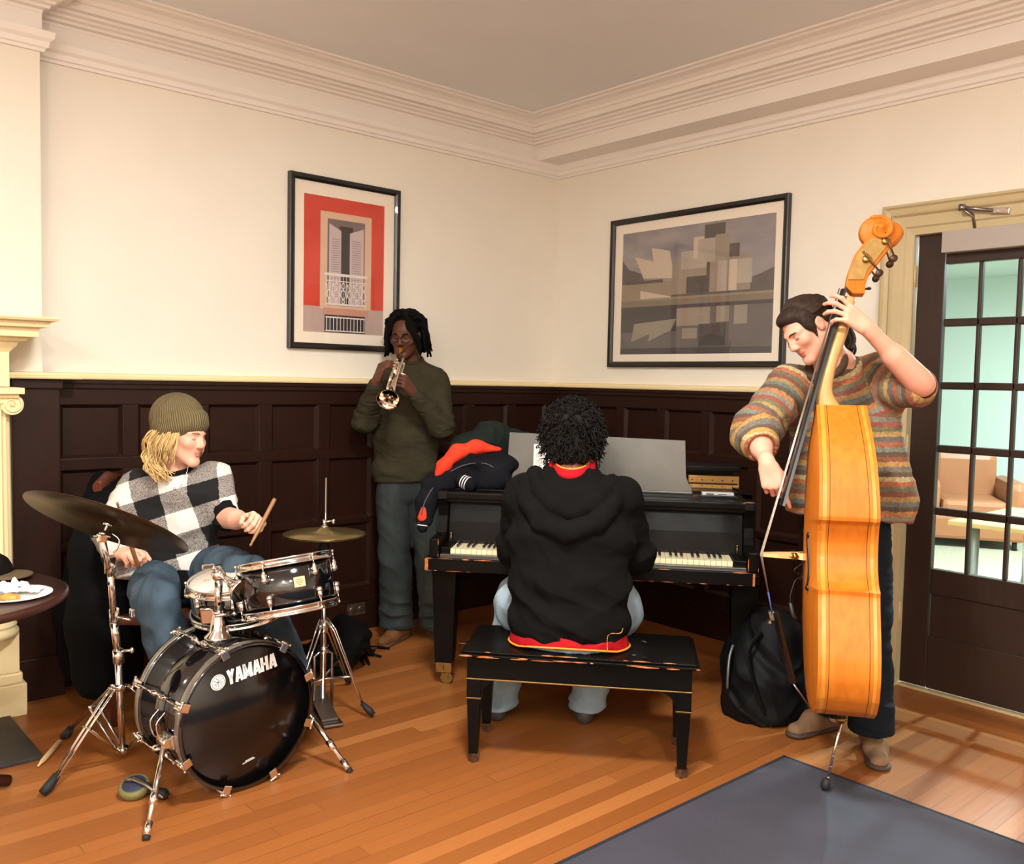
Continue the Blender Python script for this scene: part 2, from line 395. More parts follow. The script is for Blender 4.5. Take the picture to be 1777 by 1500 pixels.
for k in range(4): cols.append((ye - k * .1685 , ye - k * .1685 - .1505))
w = MB()
w.bx(X0, X1, yl, ye + .004, .022, 2.243); w.bx(X0, X1, cols[-1][1] - .004, yr, .022, 2.243)
w.bx(X0, X1, ye, cols[-1][1], 2.085, 2.243); w.bx(X0, X1, ye, cols[-1][1], .49, .612); w.bx(X0, X1, ye, cols[-1][1], .022, .28)
w.bx(X0 + .012, X1 - .012, ye, cols[-1][1], .27, .50)
pz0, pz1, pya, pyb = .28, .492, ye + .01, cols[-1][1] - .01
w.build('door_leaf', M_door, dr, bevel=.003)
w = MB()
for (a, b), (c, d) in zip(cols, cols[1:]):
    w.bx(X0 + .003, X1 - .003, b, c, .612, 2.085)
for (a, b), (c, d) in zip(zr, zr[1:]):
    w.bx(X0 + .003, X1 - .003, ye, cols[-1][1], b, c)
w.build('glazing_bars', M_door, dr, bevel=.006)
def glass_mat(name, tint=(1, 1, 1), gloss=.9, ior=1.35):
    m = bpy.data.materials.new(name); m.use_nodes = True; t = m.node_tree; n = t.nodes
    n.remove(n['Principled BSDF'])
    tr = n.new('ShaderNodeBsdfTransparent'); tr.inputs[0].default_value = (*tint, 1); gl = n.new('ShaderNodeBsdfGlossy'); gl.inputs['Roughness'].default_value = .01
    gl.inputs[0].default_value = (gloss, gloss, gloss, 1)
    fr = n.new('ShaderNodeFresnel'); fr.inputs[0].default_value = ior; mx = n.new('ShaderNodeMixShader')
    ge = n.new('ShaderNodeNewGeometry'); iv = n.new('ShaderNodeMath'); iv.operation = 'SUBTRACT'; iv.inputs[0].default_value = 1.0; t.links.new(ge.outputs['Backfacing'], iv.inputs[1]); ml = n.new('ShaderNodeMath'); ml.operation = 'MULTIPLY'
    t.links.new(fr.outputs[0], ml.inputs[0]); t.links.new(iv.outputs[0], ml.inputs[1]); t.links.new(ml.outputs[0], mx.inputs[0]); t.links.new(tr.outputs[0], mx.inputs[1]); t.links.new(gl.outputs[0], mx.inputs[2])
    t.links.new(mx.outputs[0], n['Material Output'].inputs[0]); MATS[name] = m; return m
M_glass = glass_mat('window_glass', (.97, .99, .98))
for (a, b) in cols:
    for (t_, b_) in zr:
        MB().bx(.030, .033, a + .004, b - .004, b_ - .004, t_ + .004).build('pane', M_glass, dr)
M_hinge = mat('painted_hinge', (205, 182, 138), .45)
for z in (2.035, 1.20, .36):
    w = MB(); w.cyl((-.004, -2.520, z - .052), (-.004, -2.520, z + .052), .0075, seg=12); w.bx(-.002, .012, -2.528, -2.505, z - .05, z + .05)
    w.ball((-.004, -2.520, z + .055), .007); w.ball((-.004, -2.520, z - .055), .007); w.build('hinge', M_hinge, dr)
M_cl = mat('grey_closer_paint', (172, 160, 150), .45)
MB().bx(-.045, .012, -2.660, -3.05, 2.132, 2.232, .004).build('closer_body', M_cl, dr)
M_chrome = mat('chrome', (225, 222, 218), .09, 1.0)
M_satin = mat('satin_steel', (150, 146, 142), .3, 1.0)
w = MB()
w.tube([(-.02, -2.80, 2.232), (-.035, -2.795, 2.29), (-.09, -2.765, 2.325)], .012, 10, flat=.6); w.cyl((-.09, -2.765, 2.31), (-.09, -2.765, 2.338), .016)
w.tube([(-.09, -2.765, 2.325), (-.05, -2.89, 2.30)], .009, 10); w.build('closer_arm', M_satin, dr)
w = MB(); w.box((-.045, -2.915, 2.297), (.02, .085, .028), Matrix.Rotation(.12, 3, 'X'), .004); w.cyl((-.056, -2.90, 2.297), (-.06, -2.90, 2.297), .01); w.cyl((-.056, -2.93, 2.30), (-.06, -2.93, 2.30), .01)
w.build('closer_bracket', M_chrome, dr)

# ------------------------------------------------------------------ office beyond the door
M_owall = mat('office_wall_paint', (206, 220, 215), .8)
M_ofl = mat('office_carpet', (150, 148, 130), .95, var=.18, vs=60, bump=.4, bs=250)
struct(MB().bx(.15, 6.2, -6.2, .8, -.1, 0.004).build('floor_office', M_ofl))
struct(MB().bx(.15, 6.2, -6.2, .8, 2.75, 2.85).build('ceiling_office', M_owall))
struct(MB().bx(6.2, 6.35, -6.2, .8, 0, 2.8).build('wall_office_back', M_owall))
struct(MB().bx(.15, 6.2, .8, .95, 0, 2.8).build('wall_office_left', M_owall))
struct(MB().bx(.15, 6.2, -6.35, -6.2, 0, 2.8).build('wall_office_right', M_owall))
# ------------------------------------------------------------------ office furniture
sfl = lambda x, y, z=0.004: onz(x, y, z)
M_leather = mat('tan_leather', (150, 98, 66), .42, var=.08, vs=6, bump=.15, bs=90)
c0 = V((4.75, -.95, .004)); fd = V((-.86, -.51, 0)).normalized(); sd = V((0, 0, 1)).cross(fd)
ac = thing('armchair', c0, 'tan leather armchair in the office beyond the glass door', 'armchair')
A = axes(c0, fd, sd, (0, 0, 1))
def puff(M_, c, size, bev=.05):
    w = MB(M_); w.box(c, size, None, bev)
    return w
puff(A, (.0, 0, .19), (.84, .86, .22), .03).build('base', M_leather, ac)
puff(A, (.06, 0, .37), (.74, .56, .17), .05).build('seat_cushion', M_leather, ac)
puff(A, (-.30, 0, .62), (.20, .60, .52), .08).build('backrest', M_leather, ac)
for s in (-1, 1): puff(A, (-.02, s * .37, .42), (.86, .18, .44), .08).build('armrest', M_leather, ac)
M_black = mat('black_plastic', (18, 17, 17), .45)
for a in (-.36, .36):
    for b in (-.36, .36): MB(A).cyl((a, b, 0.004), (a, b, .09), .022, seg=12).build('leg', M_black, ac)
M_tt = mat('light_oak_laminate', (206, 164, 104), .4, var=.1, vs=8)
M_gleg = mat('grey_metal_leg', (150, 152, 150), .35, .6)
tc = V((1.55, -2.95, 0)); tb = thing('office_table', tc, 'oak-topped office table with grey metal legs beyond the glass door', 'table')
MB().box((1.55, -2.95, .70), (1.0, 1.3, .03), None, .006).build('tabletop', M_tt, tb)
for a, b in ((-.42, .52), (.42, .52), (-.42, -.52), (.42, -.52)):
    p0 = tc + V((a, b, .685)); MB().tube([p0, p0 + V((0, 0, -.4)), p0 + V((a * .12, b * .12, -.681))], [.024, .022, .02], 10).build('leg', M_gleg, tb)
M_wire = mat('black_wire_mesh', (30, 32, 34), .4, .6)
w = MB(); cc = V((1.30, -2.75, .7165))
for k in range(16):
    a = 2 * PI * k / 16; e = V((math.cos(a), math.sin(a), 0)); w.cyl(cc + e * .05, cc + e * .058 + V((0, 0, .13)), .0022, seg=5)
for k in range(7): w.torus(cc + V((0, 0, .004 + k * .021)), (0, 0, 1), .05 + .0013 * k, .002, 24, 5)
w.lathe(cc, (0, 0, 1), [(.05, 0), (.05, .003)], 20)
cu_ = tag(w.build('pencil_cup', M_wire), 'black wire-mesh pencil cup on the office table', 'pencil cup'); recentre(cu_)
M_paper = mat('white_paper', (236, 234, 226), .8); M_bluep = mat('pale_blue_paper', (150, 190, 214), .7)
w = MB(); w.box((1.40, -2.92, .735), (.22, .30, .036), Matrix.Rotation(.2, 3, 'Z'), .004); tag(recentre(w.build('paper_stack', M_bluep)), 'pale blue stack of papers on the office table', 'papers')
ph = thing('desk_telephone', (1.62, -2.80, .7155), 'black desk telephone at the back of the office table', 'telephone')
MB().box((1.62, -2.80, .745), (.20, .22, .06), None, .012).build('base', M_black, ph)
MB().tube([(1.56, -2.88, .79), (1.56, -2.84, .80), (1.56, -2.76, .80), (1.56, -2.72, .79)], [.02, .016, .016, .02], 10).build('handset', M_black, ph)
M_clear = mat('white_cable', (225, 228, 224), .5)
tag(recentre(MB().tube(spline([(1.18, -2.70, .72), (1.12, -2.70, .62), (1.10, -2.72, .3), (1.06, -2.72, .012)]), .005, 8).build('cable', M_clear)), 'white cable hanging over the office table edge', 'cable')
tag(recentre(MB().tube(spline([(1.20, -2.82, .72), (1.13, -2.83, .60), (1.14, -2.86, .3), (1.06, -2.86, .012)]), .005, 8).build('cable', M_black)), 'black cable hanging over the office table edge', 'cable')
tag(recentre(MB().box((1.75, -2.75, .135), (.34, .4, .25), None, .05).build('bag', M_black)), 'black bag on the office floor under the table', 'bag')

# ------------------------------------------------------------------ framed pictures
M_frame = mat('black_frame', (22, 18, 17), .35, coat=.2)
M_mat = mat('cream_picture_mat', (240, 226, 208), .8)
M_pglass = glass_mat('picture_glass', (1, 1, 1), 1.0, 1.45)
def picture(name, label, o, ax, az, wd, ht, fr, px0, px1, pz0, pz1, paint):
    """o = lower left of the frame on the wall, ax to the right, az towards the room"""
    o, ax, az = V(o), V(ax), V(az); up = V((0, 0, 1)); t = thing(name, o + ax * wd / 2, label, 'picture')
    M_ = axes(o, ax, up, az)
    w = MB(M_)
    prof = [(0, 0), (0, .030), (.006, .034), (fr - .012, .030), (fr, .022), (fr, 0)]
    corners = [((0, 0), (1, 1)), ((wd, 0), (-1, 1)), ((wd, ht), (-1, -1)), ((0, ht), (1, -1))]
    R_ = [[w.v((c[0] + s[0] * a, c[1] + s[1] * a, h)) for a, h in prof] for c, s in corners]
    for i in range(4):
        for j in range(len(prof)): w.f([R_[i][j], R_[i][(j + 1) % 6], R_[(i + 1) % 4][(j + 1) % 6], R_[(i + 1) % 4][j]])
    w.build('frame', M_frame, t)
    w = MB(M_)                                                     # mat with its window
    a, b = fr - .002, fr - .002
    w.bx(a, px0, b, ht - b, .004, .012); w.bx(px1, wd - a, b, ht - b, .004, .012); w.bx(px0, px1, b, pz0, .004, .012); w.bx(px0, px1, pz1, ht - b, .004, .012)
    w.build('picture_mat', M_mat, t)
    paint(axes(o + ax * px0 + up * pz0 + az * .006, ax * (px1 - px0), up * (pz1 - pz0), az), t)
    MB(M_).bx(fr - .003, wd - fr + .003, fr - .003, ht - fr + .003, .018, .0195).build('glass', M_pglass, t)
    return t
def pm(n, c, **k): return mat('print_' + n, c, .7, **k)
def layer(w, k, z, *pts):
    """flat printed shape in unit coordinates of the print"""
    w.cnt = getattr(w, 'cnt', 0) + 1; w.mi = k; w.f([w.v((x, y, z + w.cnt * .00002)) for x, y in pts])
def paint1(M_, t):
    w = MB(M_); ms = [pm('red', (205, 62, 44), var=.10, vs=4), pm('grey_base', (186, 160, 150), var=.05), pm('stone', (214, 178, 150), var=.05), pm('shade_grey', (120, 100, 100)), pm('dark', (52, 46, 44)), pm('shutter', (196, 176, 176)), pm('rail_white', (226, 214, 208)), pm('pinkish', (196, 144, 124)), pm('slat', (150, 132, 134))]
    e = .0003
    R = lambda k, z, x0, x1, y0, y1: layer(w, k, z * e, (x0, y0), (x1, y0), (x1, y1), (x0, y1))
    R(0, 0, 0, 1, 0, 1); R(1, 1, 0, 1, 0, .192); R(2, 2, .20, .835, .19, .895); R(3, 3, .285, .75, .20, .845); R(4, 4, .43, .60, .22, .80)
    layer(w, 5, 5 * e, (.305, .22), (.45, .22), (.45, .765), (.305, .81)); layer(w, 5, 5 * e, (.56, .22), (.735, .22), (.735, .80), (.56, .755))
    for k in range(26):
        y = .27 + k * .017
        R(8, 6, .335, .435, y, y + .006); R(8, 6, .585, .70, y, y + .006)
    R(3, 6, .45, .456, .22, .76); R(2, 7, .71, .722, .22, .78)
    R(2, 6, .20, .80, .175, .205); R(7, 7, .24, .80, .135, .185); R(4, 7, .255, .76, .005, .135)
    for k in range(12):
        x = .275 + k * .0425; R(6, 8, x, x + .008, .015, .12)
    R(6, 8, .265, .755, .112, .122); R(6, 8, .265, .755, .012, .020)
    R(6, 9, .25, .785, .425, .445); R(6, 9, .26, .775, .208, .222); R(6, 9, .27, .765, .385, .392)
    for k in range(13):
        x = .268 + k * .0415; R(6, 8, x, x + .006, .21, .44)
    ax_ = (1, 0, 0)
    def ring(cx, cy, rx, ry, th):
        n = 18
        for i in range(n):
            a0, a1 = 2 * PI * i / n, 2 * PI * (i + 1) / n
            layer(w, 6, 10 * e, *[(cx + math.cos(a) * r_ * rx, cy + math.sin(a) * r_ * ry) for a, r_ in ((a0, 1), (a1, 1), (a1, th), (a0, th))])
    for k in range(6):
        x = .31 + k * .083
        ring(x, .29, .030, .040, .72); ring(x, .355, .022, .026, .65); ring(x, .238, .022, .020, .6); ring(x - .04, .32, .016, .055, .6)
    w.build('print', ms, t, fix=False)
def paint2(M_, t):
    w = MB(M_); sky = bpy.data.materials.new('print_sky'); sky.use_nodes = True; q = NT(sky); co = q.mapping(q.coord(), (1, 1.2, 3.0))
    q.base(q.ramp(q.noise(co, 2.4, 4, .5), [(.3, rgb(124, 118, 124)), (.75, rgb(168, 156, 152))])); q.bsdf.inputs['Roughness'].default_value = .7
    ms = [sky, pm('water', (104, 96, 92), var=.15, vs=3), pm('pale_block', (198, 178, 156)), pm('mid_block', (150, 134, 118), var=.08), pm('dark_block', (90, 80, 74)), pm('quay', (128, 114, 98), var=.08), pm('hill', (98, 90, 84), var=.1), pm('low_wall', (148, 130, 110), var=.06), pm('water_dark', (78, 72, 70), var=.15, vs=3), pm('refl_pale', (148, 136, 120), var=.08), pm('steel_block', (172, 158, 144), var=.12, vs=4)]
    e = .0003; L = lambda k, z, *p_: layer(w, k, z * e, *p_)
    R = lambda k, z, x0, x1, y0, y1: L(k, z, (x0, y0), (x1, y0), (x1, y1), (x0, y1))
    R(0, 0, 0, 1, .40, 1); R(1, 1, 0, 1, 0, .47)
    L(6, 2, (0, .45), (.22, .45), (.14, .66), (.05, .70), (0, .78)); L(6, 2, (.80, .45), (1, .45), (1, .62), (.92, .58), (.84, .55))
    # a plain waterfront hall: pitched pale roofs on the left, stacked blocks on the right
    L(2, 3, (.09, .80), (.36, .70), (.38, .60), (.16, .62)); L(2, 4, (.21, .86), (.34, .82), (.36, .70), (.23, .745))
    R(3, 3, .36, .86, .47, .74); R(4, 4, .46, .60, .47, .60); R(10, 4, .42, .60, .66, .80); R(2, 5, .50, .62, .74, .90); R(10, 5, .53, .70, .70, .88)
    R(4, 6, .57, .70, .88, .985); R(3, 6, .64, .73, .66, .90); R(10, 7, .66, .72, .47, .70); R(2, 7, .73, .78, .47, .70); R(4, 7, .73, .79, .72, .82); R(10, 8, .78, .87, .52, .70)
    R(4, 8, .59, .61, .47, .70); R(7, 8, 0, .36, .45, .58); L(2, 9, (.14, .52), (.36, .455), (.36, .44), (.14, .45)); R(4, 9, .03, .30, .575, .60)
    R(5, 10, 0, 1, .385, .45); R(7, 11, 0, 1, .435, .452); R(8, 11, 0, 1, .36, .388); R(8, 4, 0, .40, .18, .36)
    L(9, 6, (.08, .10), (.20, .16), (.36, .18), (.40, .28), (.10, .25)); L(9, 7, (.20, .10), (.36, .19), (.23, .22))
    R(8, 6, .55, .72, .06, .23); R(9, 6, .44, .54, .12, .20); R(9, 6, .66, .74, .24, .36); R(9, 6, .77, .85, .22, .36); R(3, 5, .40, .62, .22, .36); R(8, 3, 0, 1, 0, .05)
    w.build('print', ms, t, fix=False)
picture('framed_picture', 'black framed picture of a red wall with a shuttered balcony window', (-2.053, -.001, 1.640), (1, 0, 0), (0, -1, 0), .722, .960, .034, .094, .622, .096, .856, paint1)
picture('framed_picture', 'wide black framed grey picture of waterfront buildings, right of the corner', (-.001, -.528, 1.590), (0, -1, 0), (-1, 0, 0), 1.300, .945, .034, .094, 1.216, .080, .852, paint2)

# ------------------------------------------------------------------ rug
M_rug = bpy.data.materials.new('blue_carpet'); M_rug.use_nodes = True; q = NT(M_rug)
n1 = q.noise(q.coord(), 420, 2); n2 = q.noise(q.coord(), 5, 4)
q.base(q.mix(q.math('MULTIPLY', n1, .6), q.ramp(n2, [(.3, rgb(44, 43, 52)), (.7, rgb(54, 53, 63))]), rgb(74, 72, 82))); q.bsdf.inputs['Roughness'].default_value = .95; q.bump(n1, .5, .003)
M_rugedge = mat('rug_binding', (24, 25, 34), .9)
rg = thing('rug', (-2.6, -3.6, 0), 'dark blue rug on the oak floor in the foreground', 'rug')
MB().bx(-4.8, -1.252, -5.2, -2.664, .0005, .011).build('pile', M_rug, rg)
w = MB(); w.bx(-4.8, -1.238, -2.666, -2.650, .0005, .012, .003); w.bx(-1.254, -1.238, -5.2, -2.650, .0005, .012, .003); w.build('binding', M_rugedge, rg)

# ------------------------------------------------------------------ piano
u_ = V((.655, -.7556, 0)).normalized(); v_ = V((.7556, .655, 0)).normalized()
MP = axes((-1.97, -1.24, 0), u_, v_, (0, 0, 1))
def lacquer():
    m = bpy.data.materials.new('worn_black_lacquer'); m.use_nodes = True; t = NT(m); b = t.bsdf
    g = t.new('ShaderNodeNewGeometry'); pt = g.outputs['Pointiness']
    n = t.noise(t.coord(), 14, 5, .7); n2 = t.noise(t.coord(), 3, 4, .6)
    t.base(t.ramp(n2, [(.3, rgb(8, 6, 5)), (.7, rgb(14, 11, 9))]))
    t.put(b.inputs['Roughness'], t.math('ADD', .24, t.math('MULTIPLY', n, .22))); b.inputs['Specular IOR Level'].default_value = .12; MATS['lacquer'] = m; return m
M_lac = lacquer()
M_bare = mat('bare_worn_wood', (186, 104, 44), .6, var=.35, vs=60)
M_ivory = mat('ivory_keys', (238, 222, 180), .3, var=.04, vs=30)
M_ebony = mat('ebony_keys', (20, 17, 16), .3)
M_felt = mat('dark_felt', (40, 20, 18), .95)
M_desk = mat('satin_black_desk', (76, 73, 68), .30, .45, var=.22, vs=3, spec=.8)
M_gold = mat('gold_plate_paint', (196, 150, 84), .35, .5, var=.1, vs=10)
PW = 1.475
pi_ = thing('grand_piano', MP @ V((PW / 2, .6, 0)), 'worn black baby grand piano standing across the corner', 'piano')
def wear(w, a, b, n=16, r=.0035, seed=1):
    """chipped bare-wood patches along an edge"""
    rd = random.Random(seed); a, b = V(a), V(b)
    L_ = (b - a).length; x = 0.0
    while x < L_:
        l_ = rd.uniform(.01, .10); x1 = min(L_, x + l_)
        if rd.random() < .62: 
            rr = r * rd.uniform(.5, 1.1)
            w.tube([a + (b - a) * (x / L_), a + (b - a) * ((x + x1) / 2 / L_), a + (b - a) * (x1 / L_)], [rr * .4, rr, rr * .4], 6)
        x = x1 + rd.uniform(.0, .05)
w = MB(MP); w.bx(-.02, PW - .015, 0, .36, .603, .664, .004); w.mi = 1; wear(w, (-.018, .001, .662), (PW - .02, .001, .662), seed=3); wear(w, (-.018, .001, .606), (PW - .02, .001, .606), seed=4, r=.0025); 
for x in (-.0195, PW - .0165): w.bx(x - .001, x + .001, -.0008, .03, .606, .66)
w.bx(-.0185, -.005, -.0012, .001, .606, .66); w.bx(PW - .025, PW - .0165, -.0012, .001, .606, .66)
w.build('keybed', [M_lac, M_bare], pi_)
w = MB(MP); w.bx(.045, PW - .05, .02, .05, .664, .680, .003); w.bx(.045, PW - .05, .012, .05, .664, .668, .001); w.build('key_slip', M_desk, pi_)
for x0, x1 in ((-.003, .040), (PW - .045, PW - .002)):                # arms: blocks with a swept-up cheek
    w = MB(MP); w.bx(x0, x1, .005, .16, .664, .752, .006)
    poly = [(.14, .664), (.30, .664), (.30, .955), (.185, .952), (.180, .915), (.198, .88), (.206, .83), (.200, .79), (.178, .755), (.14, .740)]
    w.prism([(a, b) for a, b in poly], (x0, 0, 0), (0, 1, 0), (0, 0, 1), (1, 0, 0), x1 - x0); w.mi = 1
    for a in (x0, x1): wear(w, (a, .0045, .668), (a, .0045, .750), seed=int(a * 1000) + 9, r=.003)
    wear(w, (x0, .0045, .751), (x1, .0045, .751), seed=5, r=.003); wear(w, (x0, .185, .95), (x1, .185, .95), seed=int(abs(x0) * 77), r=.003); w.build('arm', [M_lac, M_bare], pi_, bevel=.003)
for x0, x1 in ((.041, .083), (1.372, 1.430)):
    w = MB(MP); w.bx(x0, x1, .05, .205, .664, .706, .004); w.build('cheek_block', M_lac, pi_)
    w = MB(MP); w.cyl(((x0 + x1) / 2, .19, .700), ((x0 + x1) / 2, .19, .745), .0035, seg=10); w.ball(((x0 + x1) / 2, .19, .748), .006, 10, 8); w.build('fallboard_pin', M_brass, pi_)
nw = 52; kx0, kx1 = .086, 1.369; kw = (kx1 - kx0) / nw
wk = MB(MP); wk.bx(kx0 + .0006, kx0 + kw - .0006, .056, .215, .676, .6995, .0015); k0 = wk.build('white_key', M_ivory, pi_)
keys = [k0]
for i in range(1, nw):
    c = k0.copy(); COL.objects.link(c); c.parent = pi_; c.location = u_ * (kw * i); 
bk = MB(MP); x = kx0 + kw
bk.prism([(.105, .698), (.215, .698), (.215, .711), (.112, .710), (.107, .706)], (x - .0055, 0, 0), (0, 1, 0), (0, 0, 1), (1, 0, 0), .011)
b0 = bk.build('black_key', M_ebony, pi_, bevel=.0015); first = True
for i in range(nw - 1):
    if (i + 5) % 7 in (2, 6): continue                               # lowest key is A
    if i == 0: continue
    c = b0.copy(); COL.objects.link(c); c.parent = pi_; c.location = u_ * (kw * i)
MB(MP).bx(kx0, kx1, .214, .222, .68, .712).build('key_felt', M_felt, pi_)
w = MB(MP); w.prism([(.222, .70), (.232, .70), (.272, .90), (.262, .905), (.236, .80)], (.041, 0, 0), (0, 1, 0), (0, 0, 1), (1, 0, 0), PW - .087); w.build('fallboard', M_lac, pi_, bevel=.003)
w = MB(MP); w.bx(.0, PW + .002, .19, .315, .912, .948, .008); w.bx(.003, PW - .001, .20, .40, .900, .914, .003); w.mi = 1; wear(w, (PW + .002, .191, .915), (PW + .002, .191, .946), seed=8, r=.004); wear(w, (PW - .1, .190, .947), (PW, .190, .947), seed=18, r=.003); w.build('front_lip', [M_lac, M_bare], pi_)
# case: curved rim of a baby grand
rim = [(0, .30), (0, 1.10), (.04, 1.30), (.13, 1.42), (.28, 1.47), (.44, 1.44), (.56, 1.34), (.66, 1.18), (.80, 1.02), (1.02, .92), (1.25, .82), (1.40, .68), (PW, .52), (PW, .30)]
rim = [(q_.x, q_.y) for q_ in spline([(a, b, 0) for a, b in rim], 5)]
rim_c = [(a, b) for a, b in rim][::-1]
w = MB(MP); w.prism(rim_c, (0, 0, .615), (1, 0, 0), (0, 1, 0), (0, 0, 1), .30, True); w.build('case', M_lac, pi_)
w = MB(MP)                                                           # rim rising above the soundboard
inn = [(PW / 2 + (a - PW / 2) * .945, .75 + (b - .75) * .93) for a, b in rim]
for i in range(len(rim) - 1):
    q4 = [rim[i], rim[i + 1], inn[i + 1], inn[i]]
    A_ = [w.v((a, b, .91)) for a, b in q4]; B_ = [w.v((a, b, .972)) for a, b in q4]
    w.f(B_); w.f([A_[0], A_[1], B_[1], B_[0]]); w.f([A_[3], A_[2], B_[2], B_[3]])
w.build('rim', M_lac, pi_)
w = MB(MP); w.bx(.02, PW - .02, .30, .46, .91, .953, .004); w.bx(1.20, PW - .03, .46, .62, .91, .962); w.build('desk_shelf', M_lac, pi_)
for x0, x1 in ((1.195, 1.448), (.05, .32)): MB(MP).bx(x0, x1, .60, .625, .962, 1.028, .004).build('plate_strut', M_gold, pi_)
w = MB(MP)
for k in range(5): w.cyl((1.215 + k * .05, .5985, 1.005), (1.215 + k * .05, .601, 1.005), .004, seg=8); w.cyl((1.215 + k * .05, .5985, .975), (1.215 + k * .05, .601, .975), .003, seg=8)
w.build('plate_bolts', M_black, pi_)
w = MB(MP); w.bx(1.195, 1.44, .597, .6005, .984, .991); w.build('felt_strip', M_felt, pi_)
# folded-back lid lying behind the desk
lid = [(0, .62)] + [(a, b) for a, b in rim if b > .62 and a < 1.41] + [(1.42, .62)]
w = MB(MP); w.prism(lid[::-1], (0, 0, 1.033), (1, 0, 0), (0, 1, 0), (0, 0, 1), .024); w.build('lid', M_lac, pi_, bevel=.004)
w = MB(MP); w.box((PW / 2 + .0, .66, 1.07), (PW - .06, .30, .022), None, .004); w.build('lid_front', M_lac, pi_)
# music desk: flared board leaning back
w = MB(MP)
prof = [(.262, .956), (.264, .985), (.280, 1.01), (.292, 1.04), (.300, 1.229)]
Lp = [(a, b) for a, b in prof]; Rp = [(1.467 - a, b - (b - .956) * .06) for a, b in prof]
poly = Lp[::-1] + [(1.206, .956)][:0] + [(a, b) for a, b in Rp]
poly = [(a, (b - .956)) for a, b in poly]
tl = .10
w.prism(poly[::-1], (0, .415, .956), (1, 0, 0), (0, math.sin(tl), math.cos(tl)), (0, math.cos(tl), -math.sin(tl)), .014); w.build('music_desk', M_desk, pi_, bevel=.002)
w = MB(MP); w.bx(.262, 1.206, .385, .425, .953, .966, .004); w.build('desk_ledge', M_desk, pi_)
w = MB(MP); w.bx(.085, .24, .30, .40, .953, .975, .004); w.build('lock_rail', M_lac, pi_)
w = MB(MP); w.lathe((.20, .345, .975), (0, 0, 1), [(.012, 0), (.012, .003), (.005, .005)], 14); w.build('screw', M_brass, pi_)
for lx, ly in ((.032, .246), (1.44, .246), (.30, 1.22)):
    w = MB(MP)
    def fr_(z, s): return [w.v((lx + a * s, ly + b * s, z)) for a, b in ((-1, -1), (1, -1), (1, 1), (-1, 1))]
    R_ = [fr_(.615, .066), fr_(.575, .066), fr_(.560, .059), fr_(.11, .043)]
    w.f(R_[0]); w.f(R_[-1][::-1])
    for a_, b_ in zip(R_, R_[1:]):
        for i in range(4): w.f([a_[i], a_[(i + 1) % 4], b_[(i + 1) % 4], b_[i]])
    lg = w.build('leg', M_lac, pi_, bevel=.003)
    w = MB(MP); w.lathe((lx, ly, .055), (0, 0, 1), [(.041, .06), (.043, .02), (.030, 0)], 4, False); w.bx(lx - .040, lx + .040, ly - .040, ly + .040, .062, .112, .003); w.build('caster_socket', M_brass, lg)
    w = MB(MP); w.cyl((lx + .01, ly - .015, .03), (lx + .01, ly + .015, .03), .0295, seg=20); w.bx(lx - .01, lx + .02, ly - .024, ly - .018, .02, .065); w.bx(lx - .01, lx + .02, ly + .018, ly + .024, .02, .065); w.build('caster', M_brass, lg)
w = MB(MP); w.bx(PW / 2 - .09, PW / 2 - .06, .42, .46, .10, .62); w.bx(PW / 2 + .06, PW / 2 + .09, .42, .46, .10, .62); w.bx(PW / 2 - .12, PW / 2 + .12, .40, .48, .06, .11, .006); w.build('pedal_lyre', M_lac, pi_)
for k in (-1, 0, 1): MB(MP).tube([(PW / 2 + k * .065, .40, .075), (PW / 2 + k * .065, .30, .055), (PW / 2 + k * .065, .26, .05)], [.008, .011, .014], 10, flat=1.4).build('pedal', M_brass, pi_)
# sheet music on the desk
M_ink = mat('black_ink', (30, 28, 28), .8)
dk = lambda x, z, off=0.0: MP @ V((x, .415 + (z - .956) * math.tan(tl) - .002 - off, z))
sm = thing('sheet_music', dk(.53, .967), 'white page of sheet music leaning on the music desk', 'sheet music')
w = MB(); a, b = dk(.425, .967), dk(.640, .967); c, d = dk(.640, 1.172), dk(.425, 1.172)
nrm = -v_
A_ = [w.v(p_ + nrm * .0003) for p_ in (a, b, c, d)]; B_ = [w.v(p_ + nrm * .0013) for p_ in (a, b, c, d)]
w.f(A_[::-1]); w.f(B_)
for i in range(4): w.f([A_[i], A_[(i + 1) % 4], B_[(i + 1) % 4], B_[i]])
w.build('page', M_paper, sm)
w = MB(); rd = random.Random(4)
def strip(x0, x1, z0, z1): 
    w.f([w.v(dk(x, z) + nrm * .0018) for x, z in ((x0, z0), (x1, z0), (x1, z1), (x0, z1))])
for k in range(8): strip(.435 + k * .013, .444 + k * .013 - (k % 3) * .002, 1.150, 1.160)
for s_ in range(5):
    z0 = 1.125 - s_ * .034
    for l_ in range(5): strip(.436, .63, z0 - l_ * .0035, z0 - l_ * .0035 + .0006)
    for k in range(14):
        x = .45 + k * .0125; zz = z0 - rd.uniform(0, .012); strip(x, x + .004, zz, zz + .003); strip(x + .0035, x + .0042, zz, zz + .011)
    strip(.455, .46, z0 + .006, z0 + .012); strip(.52, .535, z0 + .006, z0 + .011)
w.build('notation', M_ink, sm, fix=False)
# small white recorder on the right
M_wp = mat('pale_grey_plastic', (196, 194, 196), .4)
rc = thing('handheld_recorder', MP @ V((1.32, .35, .953)), 'flat pale grey recorder on a dark pad, on the right end of the piano shelf', 'recorder')
w = MB(MP); w.bx(1.232, 1.405, .315, .385, .9535, .960, .002); w.build('pad', M_black, rc)
w = MB(MP); w.bx(1.245, 1.395, .33, .375, .960, .974, .004); w.build('casing', M_wp, rc)
w = MB(MP); w.bx(1.265, 1.30, .3292, .3302, .964, .969); w.bx(1.32, 1.36, .3292, .3302, .965, .968); w.build('buttons', M_black, rc)

